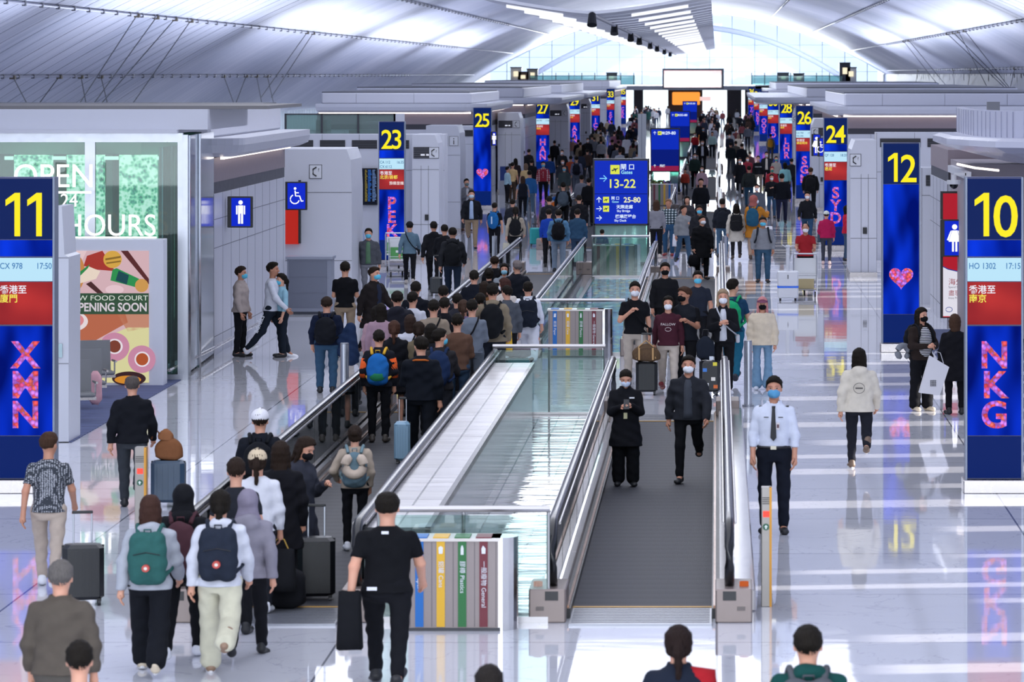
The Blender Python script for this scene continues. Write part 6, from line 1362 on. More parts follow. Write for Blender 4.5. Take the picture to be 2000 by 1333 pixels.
a = P(962, 556, 776, 180, 'st', 's', H1, 'h', '#7e7362', 'k', '#1b1f29', '#bfa58a', 'man in a khaki hooded sweater and shorts with a black backpack'); backpack(a, 'st', '#14161a', 'big', 'large black backpack of the man in the khaki hooded sweater'); bag(a, 'R', .16, .1, .34, '#e0b23a', 'yellow cloth bag beside the large black backpack', drop=-.25)
P(985, 545, 1.68, 176, 'st', 'm', '#3a2420', 't', '#c8bfb8', 'n', DK, WH, 'brown-haired person in a cream t-shirt wearing a mask, turned to the left', mask=MW, yaw=60)
a = P(1031, 552, 735, 180, 'wc', 's', H1, 'b', '#d5d9e6', 'w', '#cdd0dc', '#15161a', 'man in a white shirt and white trousers with a black backpack', skin=0); backpack(a, 'wc', '#1b212d', 'square', 'black square backpack of the man in white clothes'); bag(a, 'L', .34, .16, .44, '#e0dfe6', 'white plastic bag with red print carried by the man in white clothes', c2='#b02030')
P(1010, 513, 1.70, 178, 'st', 's', '#6c6464', 'c', '#181b24', 'n', BK, BK, 'elderly grey-haired man in a dark coat, glancing left', yaw=30)
P(985, 519, 1.56, 0, 'st', 'm', H1, 'j', '#8a929c', 'n', DK, BK, 'person facing the camera with a blue mask within the queue', mask='#8cc0d8')
P(966, 503, 1.68, 182, 'st', 'b', H2, 'j', '#14151a', 'n', BK, BK, 'balding man in a black jacket beside the steel handrail, far end of the queue')
P(955, 528, 1.58, 180, 'st', 'u', H1, 'j', '#15151a', 'n', BK, BK, 'woman with her hair in a low bun and black jacket')
P(926, 530, 1.70, 181, 'st', 's', H1, 'c', '#141822', 'n', BK, BK, 'man in a black coat with a small white ring on the back')
P(946, 552, 1.60, 180, 'st', 'l', H2, 'j', '#6d4a2c', 'n', BK, BK, 'woman with long dark hair and a tan and brown jacket')
P(905, 588, 1.62, 180, 'st', 'p', '#3a2a22', 's', '#77668c', 'n', BK, BK, 'woman with a brown ponytail and a lilac scarf')
a = P(866, 560, 1.70, 181, 'st', 's', H1, 'j', '#1c1e26', 'n', BK, BK, 'man in a dark suit jacket with a white collar at the back of the queue')
P(868, 583, 1.68, 180, 'st', 's', H1, 'j', '#13141a', 'n', BK, BK, 'man in black between the suit jacket and the tan coat')
a = P(847, 588, 1.70, 180, 'st', 's', H1, 's', '#8b7e70', 'n', BK, BK, 'man in a tan top with a black diagonal strap', wd=1.05); crossbody(a, BK, 'black diagonal strap bag of the man in the tan top', -1)
a = P(806, 572, 1.68, 180, 'st', 's', H1, 't', '#c6c9d6', 'n', BK, BK, 'man in a white t-shirt with glasses and a dark sling bag', yaw=-20); crossbody(a, '#3a4250', 'dark sling bag of the man in the white t-shirt', 1)
P(812, 552, 1.74, 178, 'st', 's', H1, 'c', '#12151d', 'n', BK, BK, 'short-haired man in a black coat beside the trolley row')
P(776, 571, 1.72, 180, 'hp', 's', H1, 'h', '#22232c', 'n', BK, BK, 'man in headphones and a dark hooded jacket with his hands on his hips', wd=1.12)
a = P(744, 595, 1.60, 180, 'st', 'l', H1, 's', '#9d8290', 'n', BK, BK, 'woman with straight black hair and a dusty pink top')
P(735, 600, 1.52, 178, 'st', 'm', H1, 's', '#a88a94', 'n', DK, BK, 'short person in a pink sweater beside the dusty pink top')
a = P(801, 620, 1.58, 180, 'st', 'm', '#2e211c', 't', '#c6c8d4', 'n', BK, BK, 'person with a brown bob and a white patterned t-shirt'); crossbody(a, BK, 'thin black strap bag over the white patterned t-shirt', -1)
P(818, 634, 1.60, 180, 'st', 'p', H2, 's', '#6e6350', 'n', BK, BK, 'woman with a ponytail in an olive khaki top')
P(842, 638, 1.66, 180, 'st', 'm', H1, 'j', '#16181e', 'n', BK, BK, 'person with curly black hair and glasses, in front of the brown wool jacket')
P(893, 575, 1.64, 180, 'st', 's', H1, 'j', '#2a2b34', 'n', BK, BK, 'man in a charcoal jacket half hidden behind the ponytail with the lilac scarf')
P(990, 560, 1.64, 180, 'st', 's', H1, 'j', '#4a4f58', 'n', BK, BK, 'man in a slate jacket beside the cream t-shirt', yaw=40)
o = suitcase(gX(1011, 69), 69, .40, .28, .62, '#1f6f78', 'teal suitcase behind the rear glass barrier', 0, .1); soft('travel_bag', 'mauve bag lying on the teal suitcase', 'bag', .46, .28, .2, '#6f6670', (gX(1011, 69), 69, .63))
o = suitcase(gX(786, 56.6), 56.6, .22, .24, .60, '#86a9c2', 'pale blue suitcase in front of the man with the orange collar lining', 0, .3)
# ---- left side
a = P(638, 582, 768, 180, 'st', 's', H2, 's', '#161e33', 'n', '#34506a', BK, 'broad man in a navy sweatshirt with a coat over his left arm', wd=1.14); backpack(a, 'st', '#14161c', 'soft', 'black backpack of the broad man in the navy sweatshirt')
q = SDF(.014, (-.35, -.3, -.5), (.3, .3, .35)); q.cone((0, 0, .22), (.02, 0, -.30), .085, .13, .03).cone((-.03, 0, .2), (-.16, .02, -.18), .07, .10, .04).cone((-.1, 0, .1), (-.2, 0, .0), .06, .07, .04); q.noise(.010, 1.1, 4); me = q.mesh('winter_coat'); o = bpy.data.objects.new('winter_coat', me); COL.objects.link(o); setm(o, fabric('#20304e')); o.location = to_world(a, (-.36, .02, .98)); tag(o, 'dark blue winter coat over the arm of the man in the navy sweatshirt', 'coat')
P(674, 513, 692, 181, 'ph', 's', H1, 't', '#111217', 'n', '#94826f', BK, 'man in a black polo shirt and khaki trousers looking down', wd=1.03)
a = P(729, 523, 697, 52, 'wb', 's', H2, 'c', '#1f1b1c', 'n', '#15161b', '#4a3228', 'man in a dark brown jacket and blue mask striding right', mask=MB_, inner='#22283a', yaw=10, wd=1.05)
P(470, 522, 697, 80, 'st', 's', H2, 'j', '#ab9f9c', 'n', '#16171c', BK, 'staff member in a beige jacket with a blue mask leaning on the left wall', mask=MB_, skin=1)
a = P(530, 514, 698, 88, 'wa', 's', H1, 's', '#ccd0de', 'n', '#1b222d', WH, 'bearded man in a white sweater and dark track trousers walking right', skin=3, yaw=-8)
t_ = text('adidas', .0, 0, 0, .10, mat('#dfe3ec', .5), a[0], 'leg_lettering', ext=.002); J = a[1]; kn, hp = J['R'][1], J['R'][0]; d_ = np.array(kn) - np.array(hp); t_.location = (kn[0] + .085*-1 if 0 else -.185, kn[1] + .03, kn[2] + .02); t_.rotation_euler = (PI/2, 0, -PI/2); t_.rotation_mode = 'XYZ'; t_.matrix_local = Matrix.Translation((-.198, float(kn[1]), float(kn[2]) + .12)) @ Matrix.Rotation(-PI/2, 4, 'Z') @ Matrix.Rotation(PI/2, 4, 'X') @ Matrix.Rotation(PI/2 - .38, 4, 'Z')
P(550, 536, 698, -60, 'st', 'p', H1, 'b', '#8fb9cc', 'n', '#1b222c', BK, 'cleaner in a pale blue uniform and blue mask behind the bearded man', mask=MB_, skin=2)
# ---- middle left, beyond the crossing
P(720, 447, 1.70, 0, 'pl', 's', H1, 'j', '#4d5058', 'n', '#84868f', WH, 'man with a blue mask in an open grey jacket over a green t-shirt', mask=MB_, inner='#57785e', wd=1.03)
P(693, 424, 1.68, 180, 'st', 's', H2, 'b', '#8f9dba', 'n', '#22262f', BK, 'man in a light blue shirt partly behind the white cabinet')
a = P(800, 434, 556, 182, 'wa', 's', H1, 's', '#5b7486', 'g', '#14151a', '#b7b0aa', 'man in a cap and blue grey sweater with a black strap across his back', cap='#1c1e24'); crossbody(a, BK, 'black strap bag worn over the blue grey sweater', 1)
a = P(847, 434, 1.70, 180, 'wa', 's', H1, 'h', '#1a1b20', 'n', BK, BK, 'man in a black hooded jacket pulling the small black suitcase'); case(852, 578, .30, .46, '#1b222a', 'small black suitcase with its long handle raised, in the middle left', 0, .5)
P(868, 440, 1.66, 180, 'wb', 's', H1, 'j', '#17181d', 'n', BK, BK, 'man in a black jacket half hidden behind the beige hood')
a = P(884, 446, 1.74, 182, 'wa', 's', H1, 'h', '#24262b', 'n', '#1b2636', BK, 'man in a charcoal jacket with a beige hood lining and black backpack', wd=1.06); backpack(a, 'wa', '#16181c', 'soft', 'black backpack with white patches, under the beige hood lining')
P(921, 372, 486, 2, 'wc', 's', H2, 'j', '#171a20', 'n', '#8c7a66', BK, 'man with a mask in an open black jacket and khaki trousers, before gate 25', mask='#bcd4e4', inner='#9fb4d4', skin=1, wd=1.05)
P(911, 350, 452, 20, 'ph', 's', H1, 'j', '#6d6f78', 'n', '#4a4c55', '#5a3c34', 'man in a grey jacket looking at his hands, beside gate 25', mask='#6a7d80', inner='#b8bac4')
a = P(966, 397, 502, 170, 'st', 's', H1, 't', '#14151a', 'n', '#14151b', BK, 'man in black with a bright blue backpack'); backpack(a, 'st', '#1c5c98', 'big', 'bright blue backpack with a white stripe'); MB().m(mat('#b9d0e6', .5)).box(-.02, .02, .40, .41, 1.1, 1.34).build('stripe', parent=[o for o in S.objects if o.get('label') == 'bright blue backpack with a white stripe'][0])
a = P(1007, 405, 1.62, 180, 'wa', 'p', H1, 's', '#a49a8c', 'n', '#15161b', BK, 'woman in a beige cardigan with a black backpack at the handrail'); backpack(a, 'wa', '#18191d', 'soft', 'black backpack of the woman in the beige cardigan'); bag(a, 'L', .22, .12, .28, '#b7b4a6', 'cream shopping bag of the woman in the beige cardigan')
a = P(1091, 410, 1.70, 180, 'st', 's', H1, 'h', '#527a9c', 'n', '#7b8ca0', BK, 'man in a sky blue hooded sweater with a black backpack', wd=1.08); backpack(a, 'st', '#14151a', 'soft', 'black backpack with crossed cords on the sky blue hooded sweater')
P(1072, 409, 1.62, 178, 'st', 's', H1, 's', '#1c3fa0', 'n', BK, BK, 'boy in a royal blue jersey beside the sky blue hooded sweater')
P(1073, 384, 1.72, 180, 'st', 's', H1, 'j', '#202127', 'n', BK, BK, 'man in a black jacket with a white back panel'); P(1128, 409, 1.64, 176, 'st', 's', H1, 'j', '#2a4660', 'n', '#2c3e55', BK, 'person in a dark denim jacket at the wayfinding sign')
P(1131, 382, 1.70, 180, 'st', 's', H1, 'j', '#16171c', 'n', BK, BK, 'man in a plain black coat behind the dark denim jacket'); a = P(1100, 357, 1.70, 180, 'wa', 's', H1, 's', '#15171c', 'n', BK, BK, 'man in black with a grey backpack'); backpack(a, 'wa', '#4c5763', 'big', 'grey backpack of the man in black, left of the wayfinding sign')
P(1136, 344, 1.70, 180, 'st', 's', H1, 's', '#7d818c', 'n', '#5a6070', BK, 'man in a light grey sweater left of the wayfinding sign'); P(1150, 350, 1.68, 178, 'st', 's', H1, 'j', '#1a1b20', 'n', DK, BK, 'man in a black coat with a fur-trimmed hood touching the wayfinding sign')
a = P(1021, 345, 425, 180, 'wa', 'l', H3, 'v', '#1d1f27', 'n', '#15171d', BK, 'woman with long brown hair in a black quilted vest', inner='#7f8fa2'); P(1034, 334, 420, 178, 'wb', 's', H1, 'j', '#2b5f94', 'n', '#5d7890', WH, 'person in a bright blue jacket beside the quilted vest'); P(1001, 390, 1.58, 170, 'st', 's', H1, 'j', '#23252d', 'n', BK, BK, 'person in dark clothes bending behind the beige cardigan')
P(1061, 316, 395, 0, 'st', 's', H1, 's', '#8c2b38', 'n', '#15161a', BK, 'person in a red patterned sweater facing the camera with a blue mask', mask=MB_, tkind=('knit', '#d6cfd2'), wd=1.08)
P(991, 326, 398, 120, 'st', 's', H1, 's', '#a3c2d0', 'n', '#1b1a1e', BK, 'person in a pale blue jacket facing right, left of the group'); P(1001, 318, 1.66, 160, 'st', 's', H1, 't', '#cdb080', 'n', '#4a3c32', BK, 'person in a pale yellow shirt beside the pale blue jacket'); P(1007, 310, 1.62, 180, 'st', 'l', H1, 's', '#2a2226', 'n', BK, BK, 'woman with black hair behind the pale yellow shirt')
P(1027, 320, 1.62, 180, 'st', 'm', '#6a5648', 't', '#d3b684', 'n', '#5d6a7a', BK, 'woman with light brown hair in a pale yellow shirt'); P(1038, 312, 1.68, 180, 'st', 's', H1, 'j', '#17181d', 'n', BK, BK, 'person in black between the pale yellow shirt and the red sweater'); P(1099, 311, 1.66, 0, 'st', 's', H1, 'j', '#33363f', 'n', '#63656d', BK, 'person in a dark jacket and white mask facing the camera in the left crowd', mask=MW)
P(1102, 324, 1.64, 0, 'st', 's', H1, 'j', '#3a4446', 'n', '#6b6258', BK, 'person with a blue mask in a grey green jacket beside the orange duffel', mask=MB_); a = P(1126, 306, 1.72, 180, 'st', 's', H1, 's', '#6d7088', 'n', '#59606e', BK, 'man in a lilac grey shirt with a dark backpack'); backpack(a, 'st', '#1a1c26', 'soft', 'dark backpack on the lilac grey shirt')
P(1115, 305, 1.60, 178, 'st', 's', H1, 's', '#a3492e', 'n', DK, BK, 'person in a rust orange top in the left crowd'); P(1073, 303, 1.70, 180, 'st', 's', H1, 's', '#1e3f78', 'n', BK, BK, 'man in a navy and white top behind the red sweater'); P(1098, 293, 1.62, 0, 'wa', 's', H1, 'j', '#1f2025', 'n', BK, BK, 'masked person in black walking past gate 27', mask=MW)
P(1113, 268, 1.66, 180, 'wa', 's', H1, 'j', '#1d2126', 'n', BK, BK, 'person in black with a backpack before gate 29'); P(1119, 269, 1.64, 0, 'st', 's', H2, 's', '#8d6a62', 'n', '#8b8c94', BK, 'person in a reddish patterned top before gate 29', mask=MW); P(1083, 275, 1.66, 180, 'wb', 's', H1, 'j', '#1b1d23', 'n', BK, BK, 'person in black right of gate 27'); P(1033, 292, 1.68, 150, 'st', 's', H1, 'j', '#1e1c1e', 'n', BK, BK, 'person in a black jacket left of gate 27', mask=MW); P(1022, 295, 1.62, 180, 'st', 's', H1, 'j', '#17171a', 'n', BK, BK, 'person in black clothes at the left cabinet by gate 27')
P(1148, 270, 1.72, 0, 'st', 's', H1, 'j', '#1b1c22', 'n', '#5a5d66', BK, 'tall masked person in a black jacket left of the pillar', mask=MW)
o = suitcase(gX(1045, 128.5), 128.5, .34, .26, .58, '#1e9aa0', 'bright teal suitcase at the start of the far left walkway', .1, .1)
# ---- right of the centre line
a = P(1240, 552, 757, 4, 'hc', 's', H1, 't', '#14151a', 'n', '#b4aaa0', BK, 'man in a black t-shirt with one hand on his chest, wearing a white mask', mask=MW, pitch=4); crossbody(a, BK, 'black strap bag over the t-shirt of the man touching his chest', -1, True)
P(1299, 517, 1.74, 2, 'st', 's', H1, 's', '#16171b', 'n', BK, BK, 'man in glasses with a black mask and black sweater', mask='#101114', skin=1, wd=1.04)
a = P(1305, 580, 770, 0, 'pl', 'm', H1, 's', '#43202b', 'n', '#b9aea4', '#7a1f26', 'woman in a maroon sweatshirt and cream trousers with a white mask', mask=MW); text('FALLOW', 0, -.155, 1.24, .045, mat('#d9cfd0', .6), a[0], 'chest_lettering', ext=.002); MB().m(mat('#c9b9bc', .6)).tube([(.05*math.cos(t), -.150, 1.17 + .035*math.sin(t)) for t in [i*.7 for i in range(10)]], .005, 4).build('chest_print', parent=a[0])
a = P(1337, 562, 768, -8, 'pw', 's', H3, 'v', '#1c1f26', 'n', '#15161a', BK, 'tanned man in a black vest with a black mask below his chin, looking left', inner='#111216', yaw=-40, skin=3, mask='#101114', wd=1.08); phone(a, 'mobile phone of the man in the black vest')
P(1363, 531, 1.70, 0, 'st', 's', H1, 't', '#232834', 'n', BK, BK, 'man in a dark blue t-shirt and light blue mask behind the vest', mask=MB_, skin=1, wd=1.05)
a = P(1412, 567, 770, 2, 'ph', 'k', '#8d7a64', 'j', '#17181d', 'n', '#15161a', WH, 'woman with long blonde hair in a black leather jacket with a white mask', mask=MW, inner='#c9ccd6'); crossbody(a, '#b9bcc6', 'pale woven strap bag across the black leather jacket', -1)
a = P(1431, 547, 748, 172, 'wa', 's', H1, 't', '#1c3f5c', 'n', '#1f5f7a', '#1b2030', 'man in a dark teal t-shirt and blue trousers with a green backpack', yaw=-30, skin=2); backpack(a, 'wa', '#1f9a66', 'soft', 'bright green backpack of the man in blue trousers')
P(1489, 582, 762, 2, 'st', 'k', '#b57a7c', 'f', '#cfc2ae', 'f', '#7396b4', '#cfd6e2', 'woman with long pink hair and a purple cap in a cream sweater and flared jeans', mask='#131418', cap='#7a4a62')
case(1263, 772, .36, .56, '#14171c', 'black suitcase with a brown duffel on it, beside the maroon sweatshirt', 0, .45)
Y = gY(772); r = empty('duffel_bag', (gX(1262, Y), Y, 0)); tag(r, 'brown patterned duffel bag with tan handles on the black suitcase', 'bag'); soft('bag_body', None, None, .50, .24, .28, '#43352c', (0, -.02, .57), parent=r, sag=.3, kind='check', c2='#5d4a38'); MB().m(mat('#b08a58', .5)).tube([(-.16, -.12, .62), (-.12, -.08, .82), (0, -.04, .92), (.12, -.08, .82), (.16, -.12, .62)], .012, 6).box(-.13, -.10, -.165, -.14, .6, .8).box(.10, .13, -.165, -.14, .6, .8).build('leather_handle', parent=r)
case(1386, 772, .34, .58, '#171a20', 'black suitcase covered with colourful stickers beside the man in the vest', 0, .3, stickers=True)
Y = gY(771); r = empty('handbag', (gX(1378, Y), Y - .1, 0)); tag(r, 'dark leather bag resting on the suitcase with stickers', 'bag'); soft('bag_body', None, None, .32, .18, .38, '#1d232e', (0, 0, .60), parent=r, sag=.55); MB().m(M_dark()).tube([(-.06, 0, 1.0), (-.04, 0, 1.1), (.04, 0, 1.1), (.06, 0, 1.0)], .008, 5).build('handle', parent=r)
a = P(1222, 725, 953, 2, 'ph', 's', H1, 'c', '#14151a', 'w', '#101115', BK, 'staff member in a long black uniform looking at a phone on the nearest walkway', mask='#c9d6ee', pitch=26); phone(a, 'mobile phone of the staff member in the long black uniform'); MB().m(mat('#dfe1e8', .5)).box(.05, .12, -.145, -.135, 1.335, 1.355).m(mat('#c9c59a', .5)).box(-.03, .02, -.155, -.148, 1.03, 1.12).build('name_badge', parent=a[0])
a = P(1345, 700, 945, -3, 'wd', 's', H1, 'j', '#25272d', 'g', '#0f1014', BK, 'man in a charcoal bomber jacket with a white mask walking on the nearest walkway', mask=MW, inner='#3f434c', skin=1, wd=1.05)
a = P(1512, 738, 1042, -4, 'st', 's', H1, 'b', '#ccd2e4', 'n', '#161a25', BK, 'uniformed man in a white shirt with a black tie and shoulder boards', mask='#5b9ac6', skin=1)
for sx in (-1, 1): MB().m(mat('#11141c', .6)).box(sx*.07, sx*.155, -.035, .05, 1.438, 1.452).m(mat('#c9cbd4', .5)).box(sx*.10, sx*.104, -.03, .045, 1.452, 1.454).box(sx*.12, sx*.124, -.03, .045, 1.452, 1.454).build('shoulder_board', parent=a[0])
MB().m(mat('#12141a', .6)).add([(-.02,-.10,1.455),(.02,-.10,1.455),(.016,-.125,1.42),(-.016,-.125,1.42),(.032,-.150,1.10),(-.032,-.150,1.10),(0,-.150,1.06)], [(0,1,2,3),(3,2,4,5),(5,4,6)]).build('tie', parent=a[0]); MB().m(mat('#0f1118', .5)).tube([(.168*math.cos(t), .122*math.sin(t) - .002, .985) for t in [i*2*PI/24 for i in range(24)]], .017, 6, closed=True).m(mat('#b5b0a4', .3, .8)).box(-.03, .03, -.150, -.135, .965, 1.005).build('belt', parent=a[0], smooth=False)
MB().m(mat('#2b2d35', .5)).box(.05, .10, -.138, -.13, 1.325, 1.335).box(-.10, -.05, -.138, -.13, 1.325, 1.335).m(mat('#cfc9cc', .5)).box(.03, .065, -.15, -.14, 1.19, 1.27).m(mat('#5a3a44', .5)).box(.036, .059, -.152, -.15, 1.21, 1.25).build('name_badge', parent=a[0])
a = P(1678, 683, 917, 178, 'wc', 'l', H1, 'f', '#cfc8bc', 'n', '#1e2028', '#6a5648', 'woman in a fluffy cream fleece with a printed ring on the back', sole=1); MB().m(mat('#4a4846', .7)).tube([(.075*math.cos(t), .192, 1.20 + .075*math.sin(t)) for t in [i*2*PI/22 for i in range(22)]], .0035, 4, closed=True).box(-.05, .05, .19, .196, 1.19, 1.21).build('ring_print', parent=a[0])
a = P(1800, 603, 803, 30, 'fo', 'l', H1, 'j', '#29211f', 'w', '#121318', '#cdbfa8', 'woman in a striped top and dark cardigan with a black mask', mask='#101114', yaw=15); MB().m(fabric('#22222a', 'stripe', '#dcdce2')).ball((0, -.10, 1.18), (.13, .075, .28), 18, 14).build('striped_top', parent=a[0], smooth=True); backpack(a, 'fo', '#17181d', 'big', 'black backpack worn by the woman in the striped top')
o = MB().m(fabric('#7c8089')).tube([(.10*math.cos(t), 0, .10*math.sin(t)) for t in [-PI/2 + .4 + i*(2*PI-.8)/14 for i in range(15)]], [.03] + [.05]*13 + [.03], 10).build('neck_pillow', smooth=True); o.location = to_world(a, (-.26, .14, 1.02)); o.rotation_euler.z = .4; tag(o, 'grey neck pillow hooked on the black backpack near gate 12', 'pillow')
P(1865, 616, 810, 188, 'st', 'm', H3, 'c', '#131318', 'g', '#131318', BK, 'person in a long black coat half behind the gate 10 column')
Y = 64.3; r = empty('paper_shopping_bag', (gX(1822, Y), Y, 0), .15); tag(r, 'white paper shopping bag with a square emblem, held near gate 10', 'bag'); X0 = 0; b = MB().m(mat('#c9c9d0', .6)).add([(-.22,-.06,.40),(.10,-.06,.36),(.25,-.06,.80),(-.05,-.06,.98),(-.22,.06,.40),(.10,.06,.36),(.25,.06,.80),(-.05,.06,.98)], [(0,1,2,3),(7,6,5,4),(0,3,7,4),(1,5,6,2),(0,4,5,1),(3,2,6,7)]); b.build('bag_body', parent=r); e_ = MB().m(mat('#4a4a50', .6))
for k in range(4): e_.box(-.05 + k*.024, -.04 + k*.024, -.064, -.06, .50, .60)
for k in range(4): e_.box(-.055, .045, -.064, -.06, .505 + k*.026, .512 + k*.026)
e_.build('square_emblem', parent=r); MB().m(mat('#b5b5bc', .6)).tube([(.0, -.05, .93), (.04, 0, 1.05), (.12, 0, 1.02), (.16, -.05, .86)], .006, 5).build('handle', parent=r)
a = P(1490, 425, 552, 0, 'st', 's', H1, 's', '#7e828c', 'n', '#34526c', '#1a1b20', 'stocky man in a grey zip sweater and jeans with a blue mask', mask=MB_, skin=3, wd=1.16); backpack(a, 'st', '#20242e', 'soft', 'dark backpack strapped over the grey zip sweater')
a = P(1573, 437, 566, 0, 'pu', 'b', H2, 't', '#96242c', 'n', '#15161a', BK, 'trolley attendant in a red t-shirt and white mask', mask=MW, skin=3, wd=1.08)
a = P(1614, 413, 517, 175, 'st', 's', H2, 'j', '#a81e4e', 'g', '#3b3d48', '#d7b9b4', 'woman in a crimson jacket and white cap in front of gate 24', cap='#cfd3cf'); bag(a, 'L', .12, .24, .5, '#3d4b5a', 'dark blue bag on the arm of the woman in crimson', drop=-.45)
P(1654, 402, 1.60, 90, 'st', 'm', H1, 'j', '#b02038', 'n', '#3a4a60', BK, 'person in a red jacket half hidden by the white cabinet right of gate 24')
P(1577, 375, 1.66, -6, 'wa', 's', H1, 'j', '#181a1f', 'n', '#2c4866', BK, 'person with glasses and a white mask in a black jacket, before gate 26', mask=MW)
a = P(1583, 328, 1.78, 178, 'st', 's', H3, 'j', '#1a1b1d', 'n', '#1b1c20', BK, 'tall man in a dark jacket with a bag on his right shoulder, at gate 26', wd=1.12); backpack(a, 'st', '#17181b', 'soft', 'dark bag of the tall man at gate 26')
a = P(1473, 382, 507, 168, 'ar', 'j', '#9c5a55', 'c', '#b9792c', 'n', '#b9a08e', '#5a4a40', 'person in a mustard tunic and pink headscarf with an arm raised', yaw=-60, mask=MW, skin=3); backpack(a, 'ar', '#23506a', 'soft', 'teal blue backpack over the mustard tunic'); crossbody(a, '#7d5c28', 'mustard shoulder bag under the teal blue backpack', 1)
P(1478, 360, 1.70, 2, 'st', 's', H1, 'j', '#555b66', 'n', '#3a4658', BK, 'man with a white mask in a grey jacket behind the pink headscarf', mask=MW); o = MB().m(mat('#e6e6ee', .5)).box(-.15, .15, -.06, .06, .75, 1.2, .02).build('shopping_bag', loc=(gX(1498, 113), 113, 0)); tag(o, 'white bag beside the pink headscarf', 'bag')
a = P(1411, 389, 1.72, 182, 'st', 's', H1, 'j', '#23262f', 'n', '#48647f', BK, 'man in a black jacket and jeans with a black backpack, right of the walkway'); backpack(a, 'st', '#1c2029', 'soft', 'black backpack above the pale jeans')
a = P(1438, 399, 507, 180, 'wa', 'l', H1, 'c', '#b9b3aa', 'g', '#2a2a2e', '#4a3c34', 'woman with long black hair in a short cream coat'); backpack(a, 'wa', '#1c1d20', 'square', 'black backpack of the woman in the short cream coat')
P(1369, 351, 1.76, 0, 'st', 's', H1, 's', '#16181e', 'n', '#30323a', BK, 'man in a fitted black sweater without a mask on the walkway', skin=1, wd=1.06)
a = P(1306, 390, 500, -10, 'st', 's', '#7a5c48', 'b', '#2b3a44', 'n', '#2f5070', '#8a2a2e', 'man in a blue and white plaid shirt and jeans', tkind=('plaid', '#b9c3c8'), skin=3, wd=1.08); bag(a, 'L', .22, .14, .36, '#d8dae4', 'white plastic bag held by the man in the plaid shirt')
P(1282, 392, 504, 178, 'st', 'l', H3, 's', '#84848e', 'n', '#17181d', '#cfc3b9', 'woman with long brown hair in a grey top beside the large wayfinding sign')
a = P(1335, 402, 516, 24, 'pw', 's', H2, 'h', '#85888e', 'n', '#3b556f', BK, 'man with glasses in a light grey hooded sweater looking right', yaw=20, skin=1); P(1342, 386, 1.58, 4, 'st', 'm', H1, 'j', '#3b3a40', 'n', BK, BK, 'woman with glasses behind the light grey hooded sweater')
P(1366, 402, 1.72, 2, 'st', 's', H1, 'j', '#23242a', 'n', BK, BK, 'man in dark clothes with a bright blue mask', mask=MB_, skin=3); a = P(1371, 424, 1.66, 12, 'st', 's', H1, 'c', '#121317', 'n', '#121317', BK, 'person in a long black coat with a white mask, hand on the rail', mask=MW, yaw=20, wd=1.08); bag(a, 'R', .3, .18, .3, '#14151a', 'black holdall of the person in the long black coat', kind='duffel')
P(1527, 340, 437, 178, 'wb', 's', H1, 'j', '#16181f', 'n', '#22253a', BK, 'man in a black jacket and navy trousers walking away on the right', wd=1.05); P(1507, 341, 1.64, 0, 'ph', 's', H1, 'j', '#1b1c22', 'n', '#35506c', BK, 'person with a white mask and black jacket beside the navy trousers', mask=MW); P(1508, 326, 1.64, 2, 'st', 's', '#8a3038', 'j', '#a02a34', 'n', DK, BK, 'person in a red jacket with a green mask', mask='#2f8f80')
a = P(1463, 325, 406, 180, 'wa', 's', H1, 'j', '#2a302f', 'n', '#29475e', BK, 'person in a dark green jacket and jeans walking away'); backpack(a, 'wa', '#24292a', 'soft', 'dark green backpack on the dark green jacket'); a = P(1481, 305, 1.70, 0, 'st', 's', H2, 's', '#17191e', 'n', '#7b7268', BK, 'person in a black sweatshirt with white lettering', mask='#c9a9b4'); text('BREATHE', 0, -.15, 1.24, .05, mat('#dcdce4', .6), a[0], 'chest_lettering', ext=.003)
P(1445, 309, 1.66, 0, 'wa', 'l', H1, 'c', '#16171d', 'n', BK, WH, 'woman in a long black coat with a white mask carrying a blue bag', mask=MW); P(1460, 306, 1.60, 0, 'st', 's', H1, 'j', '#8c2c3a', 'n', DK, BK, 'person in a dark red jacket in the right crowd', mask=MW); P(1497, 297, 1.72, 2, 'st', 's', H1, 'j', '#202228', 'n', BK, BK, 'man in a dark jacket over a long cream top', mask='#cdd5dd', inner='#c9c2b6'); P(1516, 306, 1.62, 0, 'st', 's', H1, 's', '#9a948e', 'n', BK, BK, 'person in a pale grey top with a teal mask', mask='#3f9f98')
P(1546, 310, 1.66, 180, 'st', 's', H1, 'j', '#1b1c22', 'n', BK, BK, 'person in black just left of the gate 26 column'); P(1533, 318, 1.64, 178, 'st', 'm', H1, 's', '#7fb4b8', 'n', DK, BK, 'person in an aqua top left of the gate 26 column')
P(1357, 301, 1.66, 0, 'st', 's', H1, 'j', '#24332f', 'n', BK, BK, 'masked person in a bottle green jacket on the walkway', mask=MW); P(1372, 274, 1.74, 0, 'wa', 's', H1, 'j', '#15161b', 'n', BK, BK, 'man in a dark suit with a white mask on the far walkway', mask=MW, inner='#c5c8d2', wd=1.12); P(1357, 260, 1.60, 2, 'st', 's', H1, 's', '#b02430', 'n', '#33506c', BK, 'person in a bright red top on the far walkway', mask=MW); P(1391, 258, 1.68, 0, 'st', 's', H1, 's', '#a3c2c2', 'n', '#22242b', BK, 'person in a pale aqua shirt on the far walkway')
